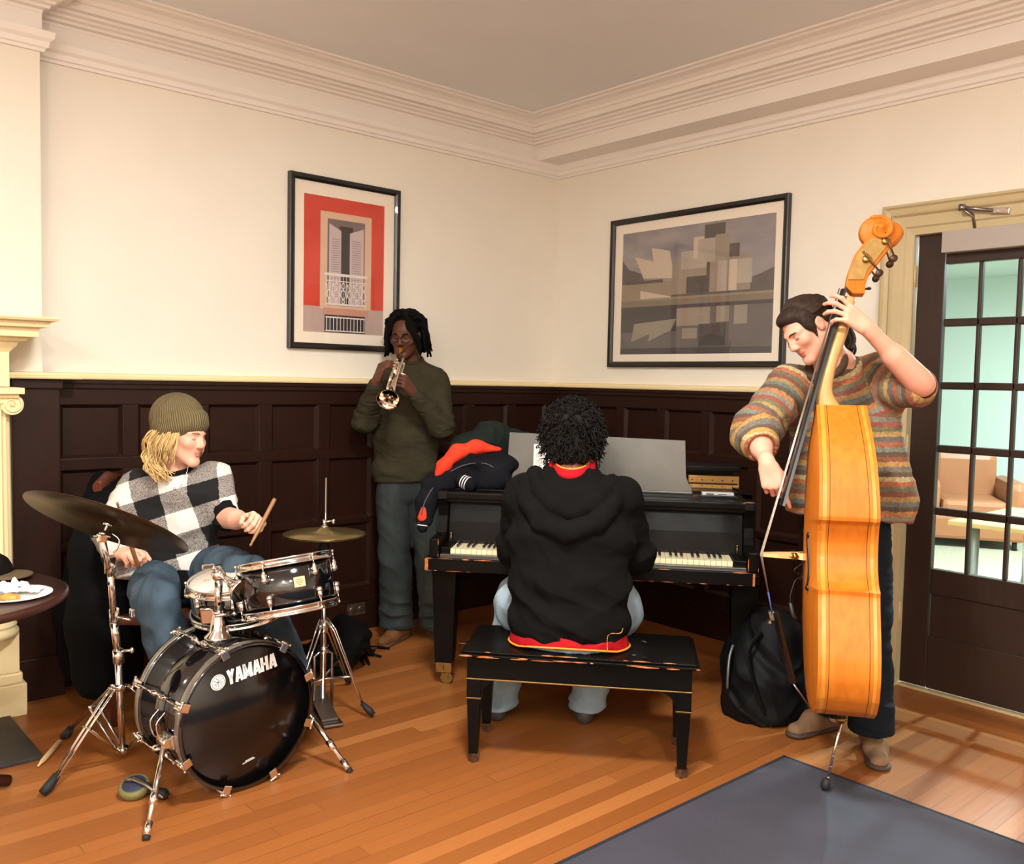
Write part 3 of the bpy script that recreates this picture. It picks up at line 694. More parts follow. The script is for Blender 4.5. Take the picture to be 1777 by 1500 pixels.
# ------------------------------------------------------------------ bench
bn = thing('piano_bench', MP @ V((.727, -.47, 0)), 'worn black piano bench with square tapered legs under the pianist', 'bench')
B0, B1, V0, V1 = .275, 1.182, -.675, -.265
w = MB(MP); w.bx(B0, B1, V0, V1, .425, .436, .003); w.bx(B0 + .012, B1 - .012, V0 + .012, V1 - .012, .436, .446, .004); w.mi = 1; wear(w, (B0, V0, .4305), (B1, V0, .4305), seed=11, r=.0048); wear(w, (B0, V0, .4275), (B1, V0, .4275), seed=13, r=.004); wear(w, (B0 + .012, V0 + .012, .445), (B1 - .012, V0 + .012, .445), seed=12, r=.003); wear(w, (B0, V0, .431), (B0, V1, .431), seed=14, r=.003); M_scr = mat('pale_scratches', (120, 110, 100), .6); w.mi = 2
rd = random.Random(8)
for k in range(16):
    x = B1 - .14 - rd.random() * .30 + (0 if k < 13 else -.5); y = V0 + .06 + rd.random() * .22; l_ = rd.uniform(.01, .035); wd_ = rd.uniform(.0015, .006)
    w.f([w.v((x, y, .4464)), w.v((x + l_, y + rd.uniform(-.004, .004), .4464)), w.v((x + l_ * .9, y + wd_, .4464)), w.v((x + l_ * .1, y + wd_ * .7, .4464))])
w.build('seat', [M_lac, M_bare, M_scr], bn)
w = MB(MP); a0, a1, b0_, b1_ = B0 + .028, B1 - .028, V0 + .022, V1 - .022
w.bx(a0, a1, b0_, b0_ + .02, .335, .425); w.bx(a0, a1, b1_ - .02, b1_, .335, .425); w.bx(a0, a0 + .02, b0_, b1_, .335, .425); w.bx(a1 - .02, a1, b0_, b1_, .335, .425)
arc = [(0, 0)] + [(.085 * (1 - math.cos(t_)), -.075 * (1 - math.sin(t_)) ) for t_ in [k * PI / 16 for k in range(9)]][::-1]
for s_, x in ((1, a0 + .055), (-1, a1 - .055)):
    w.prism([(s_ * a, b) for a, b in [(0, .0), (.085, 0)] + [(.085 * (1 - math.sin(t_)), -.075 * (1 - math.cos(t_))) for t_ in [k * PI / 16 for k in range(9)]]], (x, b0_ + .001, .336), (1, 0, 0), (0, 0, 1), (0, 1, 0), .018)
w.build('apron', M_lac, bn)
w = MB(MP)
w.bx(a0 - .003, a1 + .003, b0_ - .004, b0_ + .004, .333, .339, .002); w.bx(a0 - .004, a0 + .004, b0_, b1_, .333, .339, .002); w.build('bead', M_brass, bn)
for lx, ly in ((a0 + .027, b0_ + .027), (a1 - .027, b0_ + .027), (a0 + .027, b1_ - .027), (a1 - .027, b1_ - .027)):
    w = MB(MP); fr_ = lambda z, s: [w.v((lx + a * s, ly + b * s, z)) for a, b in ((-1, -1), (1, -1), (1, 1), (-1, 1))]
    R_ = [fr_(.42, .0275), fr_(.262, .0275), fr_(.258, .0265), fr_(.035, .017)]
    w.f(R_[0]); w.f(R_[-1][::-1])
    for a_, b_ in zip(R_, R_[1:]):
        for i in range(4): w.f([a_[i], a_[(i + 1) % 4], b_[(i + 1) % 4], b_[i]])
    lg = w.build('leg', M_lac, bn, bevel=.002)
    MB(MP).bx(lx - .030, lx + .030, ly - .030, ly + .030, .257, .263, .001).build('collar', M_brass, lg)
    MB(MP).lathe((lx, ly, 0), (0, 0, 1), [(.021, 0), (.0225, .012), (.0245, .037)], 4, False).build('foot_cap', M_steel_old, lg)
# ------------------------------------------------------------------ round table on the left, with what lies on it
M_ttop = mat('dark_cherry_top', (62, 32, 26), .28, var=.15, vs=5, stretch=(1, 8, 1))
tx, ty = -3.905, -1.135
tb = thing('round_table', (tx, ty, 0), 'round dark brown table at the left edge of the photo', 'table')
MB().lathe((tx, ty, .708), (0, 0, 1), [(.385, 0), (.405, .006), (.412, .018), (.410, .030), (.400, .034)], 64).build('tabletop', M_ttop, tb)
w = MB(); w.lathe((tx, ty, 0.04), (0, 0, 1), [(.05, 0), (.045, .1), (.035, .3), (.05, .5), (.09, .668)], 24); w.build('pedestal', M_ttop, tb)
w = MB()
for k in range(4):
    a = k * PI / 2 + .4; e = V((math.cos(a), math.sin(a), 0)); w.tube([V((tx, ty, .09)) + e * .03, V((tx, ty, .07)) + e * .15, V((tx, ty, .021)) + e * .27], [.028, .024, .02], 10)
w.build('feet', M_ttop, tb)
pc = onz(22, 1036, .742)
M_plate = mat('white_plate', (248, 246, 240), .35)
MB_ = MB().lathe(pc, (0, 0, 1), [(0, .002), (.075, .002), (.085, .006), (.112, .012), (.118, .014), (.118, .010), (.085, .0005), (0, .0005)], 40, caps=False)
tag(recentre(MB_.build('plate', M_plate)), 'white paper plate with napkins on the round table', 'plate')
rd = random.Random(5)
def crumple(name, c, rx, ry, h, m, seed, n=22, rot=0.0):
    w = MB(); off = V((seed * 7.1, seed * 3.3, 0)); g = []
    cr, sr = math.cos(rot), math.sin(rot)
    for i in range(n + 1):
        row_ = []
        for j in range(n + 1):
            x, y = (i / n - .5) * 2, (j / n - .5) * 2
            z = h * (abs(mnoise.noise(V((x * 1.6, y * 1.6, 0)) + off)) * 1.3 + .16 * abs(mnoise.noise(V((x * 3, y * 3, 3)) + off))) * (1 - .35 * (x * x + y * y) / 2)
            X, Y = x * rx * (1 + .12 * mnoise.noise(V((y, x, 5)) + off)), y * ry * (1 + .12 * mnoise.noise(V((x, y, 9)) + off))
            row_.append(w.v((c.x + X * cr - Y * sr, c.y + X * sr + Y * cr, c.z + .002 + max(0, z))))
        g.append(row_)
    for i in range(n):
        for j in range(n): w.f([g[i][j], g[i + 1][j], g[i + 1][j + 1], g[i][j + 1]], True)
    o = w.build(name, m); s_ = o.modifiers.new('s', 'SOLIDIFY'); s_.thickness = .0012; return recentre(o)
M_nap = mat('white_napkin', (250, 247, 240), .85)
tag(crumple('napkin', pc + V((-.010, .055, .012)), .060, .045, .040, M_nap, 2, rot=.6), 'crumpled white napkin at the back of the paper plate', 'napkin')
tag(crumple('napkin', pc + V((.035, .015, .012)), .060, .040, .022, M_nap, 4, rot=-.5), 'folded white napkin lying across the right of the paper plate', 'napkin')
M_pizza = mat('pizza_crust', (214, 140, 62), .6, var=.35, vs=70, bump=.4, bs=120)
cr_ = onz(14, 1036, .752) + V((0, -.02, 0))
tag(recentre(MB().tube([cr_ - CR * .030, cr_ - CR * .01 + V((0, 0, .003)), cr_ + CR * .012, cr_ + CR * .028], [.009, .012, .013, .010], 10, flat=1.5).build('pizza_crust', M_pizza)), 'orange pizza crust on the paper plate', 'pizza crust')

# ------------------------------------------------------------------ drums
M_blackgloss = mat('black_drum_lacquer', (9, 9, 11), .10, coat=1.0)
M_head_b = mat('black_drum_head', (10, 9, 10), .16, spec=.6)
M_head_w = mat('coated_white_head', (226, 216, 200), .55)
M_rub = mat('black_rubber', (20, 19, 19), .7)
M_whitel = mat('white_lettering', (235, 232, 228), .5)
M_badge = mat('cream_badge', (214, 196, 150), .4, .2)
th_ = math.radians(95); AX = V((math.cos(th_), math.sin(th_), 0)); SX = V((AX.y, -AX.x, 0)) * 1.0      # SX: to the right seen from the front
F0 = V((-3.005, -1.575, .268)); RB = .262; LB = .335
UPZ = V((0, 0, 1))
bd = thing('bass_drum', (F0 + AX * LB / 2) * 1.0 - V((0, 0, F0.z)), 'large black bass drum with white lettering on its front head', 'bass drum')
def rim_pt(a, s, r=RB): return F0 + AX * s + (SX * math.cos(a) + UPZ * math.sin(a)) * r
w = MB(); w.lathe(F0, AX, [(RB - .014, .03), (RB - .008, .03), (RB - .008, LB - .03), (RB - .014, LB - .03)], 72, caps=False); w.build('shell', M_blackgloss, bd)
w = MB(); w.lathe(F0, AX, [(0, .004), (RB - .012, .004), (RB - .008, .010), (RB - .008, .02)], 72, caps=False); w.build('front_head', M_head_b, bd)
w = MB(); w.lathe(F0, AX, [(0, LB - .004), (RB - .012, LB - .004), (RB - .008, LB - .02)], 72, caps=False); w.build('batter_head', M_head_w, bd)
for s0, n_ in ((-.006, 'front_hoop'), (LB - .032, 'rear_hoop')):
    w = MB(); w.lathe(F0, AX, [(RB - .010, s0), (RB + .002, s0), (RB + .002, s0 + .038), (RB - .010, s0 + .038), (RB - .010, s0)], 72, caps=False); w.build(n_, M_blackgloss, bd)
    w = MB(); w.lathe(F0, AX, [(RB + .0022, s0 + .004 if n_[0] == 'f' else s0 + .006), (RB + .0032, s0 + .006), (RB + .0032, s0 + .030), (RB + .0022, s0 + .033)], 72, caps=False); w.build(n_ + '_inlay', mat('grey_hoop_inlay', (150, 142, 128), .3, .7), bd)
for a in [math.radians(q_) for q_ in (20, 58, 112, 160, 204, 250, 292, 340)]:
    c = (SX * math.cos(a) + UPZ * math.sin(a)); T_ = AX.cross(c)
    for s0, sg in ((-.008, 1), (LB + .008, -1)):
        w = MB(); Mx = axes(rim_pt(a, s0, RB), T_, c, AX * sg); w.M = Mx
        w.box((0, -.004, -.002), (.030, .030, .006), None, .002); w.box((0, .009, .020), (.026, .008, .048), None, .002); w.cyl((0, .014, .045), (0, .014, -.004), .006, seg=10)
        w.build('claw', M_chrome, bd)
        w = MB(Mx); w.cyl((0, .014, .03), (0, .014, .13), .0035, seg=8); w.cyl((-.018, .014, -.004), (.018, .014, -.004), .004, seg=8); w.ball((-.018, .014, -.004), .0055, 8, 6); w.ball((.018, .014, -.004), .0055, 8, 6); w.build('tension_rod', M_chrome, bd)
    w = MB(axes(rim_pt(a, LB / 2, RB - .006), T_, c, AX)); w.ball((0, .012, -.035), (.011, .016, .022), 12, 8); w.ball((0, .012, .035), (.011, .016, .022), 12, 8); w.cyl((0, .008, -.04), (0, .008, .04), .007, seg=10); w.build('lug', M_chrome, bd)
# lettering on the front head
FR = axes(F0 + AX * .0035, SX, UPZ, -AX)
rot = math.radians(7.5)
tx_, tz_ = SX * math.cos(rot) + UPZ * math.sin(rot), -SX * math.sin(rot) + UPZ * math.cos(rot)
lo = F0 + AX * .003 - SX * .080 + UPZ * .127
w = MB()
# heavy condensed capitals from strokes
H_, W_, TH = .053, .0305, .0112
def stroke(ox, a, b, t_=TH):
    a, b = V((a[0], a[1], 0)), V((b[0], b[1], 0)); d = (b - a).normalized(); n = V((-d.y, d.x, 0)) * t_ / 2
    pts = [a - n, b - n, b + n, a + n]
    A_ = [w.v(lo + tx_ * (ox + p_.x) + tz_ * p_.y - AX * .0002) for p_ in pts]; B_ = [w.v(lo + tx_ * (ox + p_.x) + tz_ * p_.y - AX * .0012) for p_ in pts]
    w.f(A_); w.f(B_[::-1])
    for i in range(4): w.f([A_[i], A_[(i + 1) % 4], B_[(i + 1) % 4], B_[i]])
def letter(ch, ox):
    h, c, t = H_, W_, TH; e = t / 2
    if ch == 'Y': stroke(ox, (e, h), (c / 2, h * .42)); stroke(ox, (c - e, h), (c / 2, h * .42)); stroke(ox, (c / 2, 0), (c / 2, h * .48)); return c
    if ch == 'A': stroke(ox, (e * .8, 0), (c / 2 - e * .3, h)); stroke(ox, (c - e * .8, 0), (c / 2 + e * .3, h)); stroke(ox, (e * 1.6, h * .24), (c - e * 1.6, h * .24), t * .8); return c
    if ch == 'M': 
        c *= 1.18; stroke(ox, (e, 0), (e, h)); stroke(ox, (c - e, 0), (c - e, h)); stroke(ox, (e, h * .96), (c / 2, h * .12), t * .9); stroke(ox, (c - e, h * .96), (c / 2, h * .12), t * .9); return c
    if ch == 'H': stroke(ox, (e, 0), (e, h)); stroke(ox, (c - e, 0), (c - e, h)); stroke(ox, (e, h * .5), (c - e, h * .5), t * .9); return c
ox = 0.0
for ch in 'YAMAHA': ox += letter(ch, ox) + (.0012 if ch in 'YA' else .003)
w.build('lettering', M_whitel, bd)
em = lo - tx_ * .034 + tz_ * .024 - AX * .0012
w = MB(); nrm = -AX; w.M = axes(em, tx_, tz_, nrm)
def disc(r0, r1, z, n=40):
    for i in range(n):
        a0, a1 = 2 * PI * i / n, 2 * PI * (i + 1) / n
        w.f([w.v((math.cos(a) * r_, math.sin(a) * r_, z)) for a, r_ in ((a0, r1), (a1, r1), (a1, r0), (a0, r0))])
disc(0.0001, .028, 0.0); w.build('emblem', M_whitel, bd, fix=False)
w = MB(axes(em + nrm * .0005, tx_, tz_, nrm)); disc(.0225, .0242, 0)
for k in range(3):                                                   # three crossed forks
    a = PI / 2 + k * 2 * PI / 3
    for (x0, y0, x1, y1, t_) in ((0, -.020, 0, .012, .0018), (-.005, .012, -.005, .019, .0014), (.005, .012, .005, .019, .0014), (-.005, .012, .005, .012, .0014)):
        n_ = 1 if abs(x1 - x0) < 1e-6 else 0
        q4 = [(x0 - t_ / 2 * n_, y0 - t_ / 2 * (1 - n_)), (x1 + t_ / 2 * n_ * 1, y0 - t_ / 2 * (1 - n_)), (x1 + t_ / 2 * n_, y1 + t_ / 2 * (1 - n_)), (x0 - t_ / 2 * n_, y1 + t_ / 2 * (1 - n_))]
        b_ = a - PI / 2
        w.f([w.v((x * math.cos(b_) - y * math.sin(b_), x * math.sin(b_) + y * math.cos(b_), 0)) for x, y in q4])
w.build('emblem_forks', M_ink, bd, fix=False)
w = MB(); rot2 = math.radians(11); t2x = SX * math.cos(rot2) + UPZ * math.sin(rot2); t2z = -SX * math.sin(rot2) + UPZ * math.cos(rot2)
for (a, b, l_) in ((.0, .0, .034), (-.012, -.007, .052)):
    for k in range(int(l_ / .0042)):
        o_ = F0 + AX * .0028 + SX * (-.010 + a) - UPZ * (.168) + t2x * (k * .0042) + t2z * b
        w.f([w.v(o_), w.v(o_ + t2x * .003), w.v(o_ + t2x * .003 + t2z * .0035), w.v(o_ + t2z * .0035)])
w.build('small_print', M_whitel, bd, fix=False)
def spur(foot, ang, s0):
    at_ = rim_pt(ang, s0, RB); foot = V(foot)
    w = MB(axes(at_, AX.cross(SX * math.cos(ang) + UPZ * math.sin(ang)), SX * math.cos(ang) + UPZ * math.sin(ang), AX)); w.box((0, .006, 0), (.05, .012, .07), None, .004); w.cyl((0, .022, -.03), (0, .022, .03), .016, seg=14); w.build('spur_bracket', M_chrome, bd)
    c = at_ + (SX * math.cos(ang) + UPZ * math.sin(ang)) * .022; d = (foot - c)
    w = MB(); w.cyl(c, c + d * .97, .0095, seg=14); w.cyl(c + d * .52, c + d * .66, .0135, seg=14); w.cyl(c + d * .82, c + d * .955, .0125, seg=14)
    w.build('spur', M_chrome, bd)
    w = MB(); w.cyl(c + d * .955, foot, .0135, .011, 12); w.build('spur_tip', M_rub, bd)
    w = MB(); n_ = (SX * math.cos(ang) + UPZ * math.sin(ang))
    for sg in (0, .045): w.tube(spline([at_ + n_ * .02 + AX * sg + UPZ * .10, at_ + n_ * .05 + AX * sg + UPZ * .07, at_ + n_ * .04 + AX * sg + UPZ * .02, at_ + n_ * .018 + AX * sg], 5), .003, 8)
    w.build('wing_loop', M_chrome, bd)
spur((-3.415, -1.715, 0), math.radians(187), .06)
spur((-2.650, -1.690, 0), math.radians(-12), .07)
# tom holder on top of the bass drum
ht = rim_pt(math.radians(96), .17, RB - .006)
tp = V((ht.x + .004, ht.y + .005, .735))
w = MB(); w.lathe(ht, (0, 0, 1), [(.052, -.012), (.050, .004), (.030, .022), (.026, .060), (.021, .085), (.021, .10)], 24); w.cyl(ht + V((-.02, -.02, .085)), ht + V((.045, -.03, .085)), .007); w.ball(ht + V((.05, -.031, .085)), .010); w.build('tom_mount', M_chrome, bd)
MB().cyl(ht + V((0, 0, .09)), tp, .0145, seg=18).build('tom_post', M_chrome, bd)
# tom
TC = P(494, 972, 3.33); tup = (CU * .985 - CR * .17 + CF * .10).normalized(); TB = TC - tup * .185
RT = .168
tm = thing('tom_drum', TB - V((0, 0, .02)), 'tilted black tom drum with a cream badge above the bass drum', 'tom drum')
tx2 = (CR - tup * CR.dot(tup)).normalized(); tz2 = tup.cross(tx2)                # tz2 points away from the camera
MB().lathe(TC, -tup, [(RT - .010, .012), (RT - .004, .014), (RT - .004, .175), (RT - .010, .177)], 64, caps=False).build('shell', M_blackgloss, tm)
MB().lathe(TC, -tup, [(0, .002), (RT - .006, .002), (RT - .002, .010)], 64, caps=False).build('top_head', M_head_w, tm)
MB().lathe(TC, -tup, [(0, .182), (RT - .006, .182), (RT - .002, .176)], 64, caps=False).build('bottom_head', M_head_w, tm)
def hoop(o, d, R, name, par, dep=.028):
    MB().lathe(o, d, [(R - .003, 0), (R + .004, -.002), (R + .006, .002), (R + .002, .006), (R + .002, dep - .008), (R + .011, dep - .006), (R + .011, dep - .002), (R, dep), (R - .003, 0)], 64, caps=False).build(name, M_chrome, par)
hoop(TC + tup * .008, -tup, RT, 'top_hoop', tm); hoop(TB - tup * .008, tup, RT, 'bottom_hoop', tm)
def dlug(o, up_, ang, R, x_, z_, L, par, rodlen):
    c = x_ * math.cos(ang) + z_ * math.sin(ang)
    w = MB(); w.cyl(o + c * (R + .008), o + c * (R + .008) - up_ * rodlen, .003, seg=8); w.cyl(o + c * (R + .008) + up_ * .004, o + c * (R + .008) - up_ * .006, .0055, seg=8); w.build('tension_rod', M_chrome, par)
    w = MB(axes(o + c * (R - .002) - up_ * (rodlen + .008), up_.cross(c), c, up_)); w.ball((0, .007, 0), (.010, .013, .024), 14, 10); w.ball((0, .007, -.012), (.012, .015, .012), 14, 10); w.build('lug', M_chrome, par)
for k in range(6):
    a = math.radians(-78 + 60 * k - 24)
    dlug(TC + tup * .004, tup, a, RT, tx2, tz2, .17, tm, .045)
    dlug(TB - tup * .004, -tup, a + .05, RT, tx2, tz2, .17, tm, .045)
ba = math.radians(-62); bc = tx2 * math.cos(ba) + tz2 * math.sin(ba); bt = tup.cross(bc) * 1.0
bt = bt if bt.dot(CR) > 0 else -bt
w = MB(axes(TC + bc * (RT - .002) - tup * .085, bt, tup, bc)); w.box((0, 0, .001), (.040, .036, .004), None, .001); w.build('badge', M_badge, tm)
w = MB(axes(TC + bc * (RT + .0018) - tup * .085, bt, tup, bc))
for k, (y, l_) in enumerate(((.009, .018), (.002, .028), (-.004, .022), (-.010, .012))):
    for q_ in range(int(l_ / .0035)): w.box((-l_ / 2 + q_ * .0035 + .001, y, 0), (.0024, .0028, .0006))
w.build('badge_print', mat('badge_ink', (120, 84, 40), .6), tm)
# clamp that carries the tom: big chrome cup
jp = tp + V((0, 0, .0)); gp = TC - tup * .085 + (tx2 * math.cos(math.radians(215)) + tz2 * math.sin(math.radians(215))) * (RT + .004)
w = MB(); w.ball(jp + V((0, 0, .015)), .026); w.lathe(gp, (jp + V((0, 0, .02)) - gp), [(.046, 0), (.046, .012), (.036, .026), (.026, .045), (.020, .06)], 28); w.cyl(gp, jp + V((0, 0, .02)), .012)
for k in range(4):
    a = k * PI / 2 + .5; d_ = (jp - gp).normalized(); x_, y_ = MB().frame(d_); w.ball(gp + (x_ * math.cos(a) + y_ * math.sin(a)) * .036 + d_ * .012, .008, 10, 8)
w.cyl(jp + V((0, 0, .03)), jp + V((-.03, -.01, .05)), .008); w.box(jp + V((-.045, -.01, .053)), (.045, .010, .018), None, .004)
w.cyl(jp + V((.02, -.02, .005)), jp + V((.05, -.05, .0)), .006); w.ball(jp + V((.055, -.054, 0)), .010)
w.build('tilt_clamp', M_chrome, tm)
# snare drum with its stand
SC = P(410, 1004, 3.47); sup = (CU * .93 - CR * .28 - CF * .02 + V((0, 0, .05))).normalized()
sup = V((-.15, -.06, 1)).normalized()
SN = thing('snare_drum', (SC.x, SC.y, SC.z - .16), 'silver-rimmed snare drum with white head before the drummer, left of the tom', 'snare drum')
RS = .178; sx2 = (CR - sup * CR.dot(sup)).normalized(); sz2 = sup.cross(sx2)
MB().lathe(SC, -sup, [(RS - .008, .008), (RS - .003, .012), (RS - .003, .125), (RS - .008, .13)], 64, caps=False).build('shell', M_blackgloss, SN)
MB().lathe(SC, -sup, [(0, .001), (RS - .004, .001), (RS - .001, .010)], 64, caps=False).build('top_head', M_head_w, SN)
hoop(SC + sup * .008, -sup, RS, 'top_hoop', SN); hoop(SC - sup * .140, sup, RS, 'bottom_hoop', SN)
for k in range(8): dlug(SC + sup * .004, sup, math.radians(-90 + 45 * k + 12), RS, sx2, sz2, .1, SN, .03); 
w = MB(); ec = SC - sx2 * .11 + sup * .0022 - sz2 * .01
for k in range(8):
    a = k * PI / 4; w.f([w.v(ec + (sx2 * math.cos(a + b) + sz2 * math.sin(a + b)) * r_) for b, r_ in ((-.2, .006), (.2, .006), (.1, .014), (-.1, .014))])
w.build('head_mark', mat('grey_print', (150, 140, 128), .6), SN, fix=False)
w = MB(axes(SC + (sx2 * math.cos(-1.9) + sz2 * math.sin(-1.9)) * (RS + .004) - sup * .075, sx2, sup, -sz2)); w.box((0, 0, .008), (.05, .06, .022), None, .005); w.cyl((-.02, .03, .02), (.02, .03, .02), .005); w.build('strainer', M_chrome, SN)
st = thing('snare_stand', (SC.x, SC.y, 0), 'chrome tripod stand under the snare drum', 'drum stand')
w = MB(); base_ = V((SC.x + .03, SC.y + .03, .0)); cb = SC - sup * .155
w.cyl(base_ + V((0, 0, .10)), cb - V((0, 0, .02)), .0115); w.cyl(base_ + V((0, 0, .30)), base_ + V((0, 0, .36)), .018); w.build('post', M_chrome, st)
for k in range(3):
    a = math.radians(30 + 120 * k); e = sx2 * math.cos(a) + sz2 * math.sin(a)
    w = MB(); w.tube([cb - V((0, 0, .02)), cb + e * .12 - sup * .012, cb + e * (RS + .016), cb + e * (RS + .018) + sup * .035], .007, 8); w.build('basket_arm', M_chrome, st)
    e = V((math.cos(a + .3), math.sin(a + .3), 0))
    w = MB(); w.tube([base_ + V((0, 0, .28)), base_ + e * .22 + V((0, 0, .012))], .008, 8); w.tube([base_ + V((0, 0, .12)), base_ + e * .12 + V((0, 0, .14))], .005, 8); w.build('leg', M_chrome, st)
    MB().ball(base_ + e * .225 + V((0, 0, .014)), (.02, .02, .013), 10, 8).build('rubber_foot', M_rub, st)
# hi-hat
M_cym = mat('worn_bronze', (150, 132, 88), .30, .9, var=.15, vs=8)
HC = P(563, 926, 3.93); hx, hy = HC.x, HC.y
hh = thing('hi_hat', (hx, hy, 0), 'hi-hat cymbals on a chrome tripod stand, right of the tom', 'hi-hat')
rings_ = [(.0, .030), (.014, .029), (.028, .020), (.036, .014), (.09, .008), (.178, 0)]
MB().lathe(HC, (0, 0, 1), rings_ + [(.178, -.001), (.036, .011), (.0, .026)], 64, caps=False).build('top_cymbal', M_cym, hh)
MB().lathe(HC - V((0, 0, .006)), (0, 0, -1), rings_ + [(.178, -.001), (.036, .011), (.0, .026)], 64, caps=False).build('bottom_cymbal', M_cym, hh)
w = MB(); w.cyl((hx, hy, .09), (hx + .006, hy, HC.z + .245), .0032, seg=10); w.cyl((hx, hy, HC.z + .030), (hx, hy, HC.z + .062), .009); w.cyl((hx + .004, hy, HC.z + .05), (hx + .035, hy - .012, HC.z + .055), .0045); w.ball((hx + .038, hy - .013, HC.z + .05), (.008, .006, .012)); w.cyl((hx, hy, HC.z + .026), (hx, hy, HC.z + .034), .016); w.build('pull_rod', M_chrome, hh)
w = MB(); w.cyl((hx, hy, .06), (hx, hy, HC.z - .07), .0125, seg=16); w.cyl((hx, hy, HC.z - .16), (hx, hy, HC.z - .10), .018); w.cyl((hx, hy, .36), (hx, hy, .42), .021); w.cyl((hx, hy, .27), (hx, hy, .30), .024); w.cyl((hx - .03, hy - .01, .39), (hx + .03, hy + .01, .39), .006); w.build('stand_tube', M_chrome, hh)
MB().lathe((hx, hy, HC.z - .072), (0, 0, 1), [(.030, 0), (.026, .012), (.014, .03), (.014, .045)], 20).build('seat_cup', M_rub, hh)
top_ = V((hx, hy, .42))
for fx, fy in ((648, 1246), (606, 1188), (505, 1195)):
    f_ = onz(fx, fy, .0) if fx > 520 else V((hx - .30, hy - .18, 0)); d_ = V((f_.x - hx, f_.y - hy, 0)); L_ = d_.length; d_.normalize()
    w = MB(); side = d_.cross(UPZ)
    for s_ in (-1, 1): w.tube([top_ + side * .010 * s_ + d_ * .016, top_ + d_ * .055 - UPZ * .05 + side * .010 * s_, f_ - d_ * .05 + UPZ * .055 + side * .004 * s_], .0045, 8)
    w.tube([V((hx, hy, .155)) + d_ * .012, top_ + d_ * (L_ * .60) - UPZ * .42 + UPZ * .175], .0048, 8); lg = w.build('leg', M_chrome, hh)
    MB().tube([f_ - d_ * .055 + UPZ * .060, f_ - d_ * .02 + UPZ * .03, f_ + UPZ * .013], [.010, .016, .012], 10).build('rubber_foot', M_rub, lg)
w = MB(); pd = onz(575, 1222, 0); 
w.box((hx - .02, hy - .05, .012), (.085, .30, .012), Matrix.Rotation(-.25, 3, 'Z'), .004); w.box((hx - .02, hy - .03, .055), (.075, .26, .010), Matrix.Rotation(-.25, 3, 'Z') @ Matrix.Rotation(.25, 3, 'X'), .004); w.build('pedal', M_satin, hh)
w = MB(); w.tube([(hx - .045, hy, .02), (hx - .045, hy, .26), (hx, hy, .285), (hx + .045, hy, .26), (hx + .045, hy, .02)], .007, 8); w.build('pedal_frame', M_satin, hh)
# ride cymbal and stand
M_ride = mat('dark_bronze', (74, 58, 40), .42, .75, var=.3, vs=10, stretch=(1, 1, 1))
RC = P(188, 908, 3.15); mj = (CR * math.cos(.245) - CU * math.sin(.245)).normalized()
vw = (CAM - RC).normalized(); dn = (-CU - mj * (-CU).dot(mj)).normalized(); vw2 = (vw - mj * vw.dot(mj)).normalized(); dn = (dn - vw2 * dn.dot(vw2)).normalized()
nd = (vw2 * .215 + dn * .977).normalized()                        # downward normal: the underside shows
rc = thing('ride_cymbal_stand', (-3.257, -1.02, 0), 'large dark ride cymbal tilted on a tall chrome stand', 'cymbal stand')
MB().lathe(RC, -nd, [(0, .034), (.02, .033), (.04, .024), (.05, .018), (.14, .010), (.285, -.004), (.285, -.0055), (.14, .0085), (.05, .0165), (.04, .0225), (.02, .0315), (0, .0325)], 72, caps=False).build('cymbal', M_ride, rc)
tilt = RC + nd * .03
pole_b = onz(213, 1310, .02); pole_m = P(205, 1142, 3.33); pole_t = P(191, 985, 3.19)
w = MB(); w.cyl(RC - nd * .05, tilt + nd * .02, .004, seg=10); w.cyl(RC + nd * .0, RC + nd * .012, .018, .014, 16); w.ball(tilt + nd * .012, .016); w.box(tilt + nd * .025, (.03, .03, .03), None, .006); w.cyl(tilt + nd * .02 - CR * .03, tilt + nd * .02 + CR * .03, .006)
w.tube(spline([tilt + CR * .03 + nd * .01, tilt + CR * .05 - CU * .03, tilt + CR * .045 - CU * .06, tilt + CR * .03 - CU * .075], 5), .003, 8); w.build('tilter', M_chrome, rc)
w = MB(); w.cyl(tilt + nd * .02, pole_t - CU * .03, .0095, seg=14); w.cyl(pole_t - CU * .02, pole_t + CU * .035, .019, seg=16); w.build('tilter_arm', M_chrome, rc)
w = MB(); w.cyl(pole_t, P(198, 1080, 3.27), .0115, seg=16); w.cyl(P(198, 1058, 3.26), P(199, 1086, 3.28), .017, seg=16); w.cyl(P(198, 1070, 3.27), P(226, 1076, 3.25), .005); w.box(P(229, 1064, 3.25), (.012, .03, .03), None, .004); w.build('upper_tube', M_chrome, rc)
w = MB(); w.cyl(P(198, 1080, 3.27), pole_m, .0135, seg=16); w.cyl(P(205, 1128, 3.32), P(206, 1150, 3.33), .020, seg=16); w.cyl(P(206, 1130, 3.32), P(228, 1129, 3.30), .005); w.ball(P(229, 1129, 3.30), (.008, .008, .012)); w.build('middle_tube', M_chrome, rc)
MB().cyl(pole_m, pole_b, .0125, seg=16).build('lower_tube', M_chrome, rc)
hub = P(208, 1192, 3.37); low_h = pole_b + V((0, 0, .02))
w = MB(); w.cyl(hub - CU * .012, hub + CU * .012, .024, seg=16); w.cyl(low_h - V((0, 0, .012)), low_h + V((0, 0, .012)), .020, seg=16); w.build('leg_collars', M_chrome, rc)
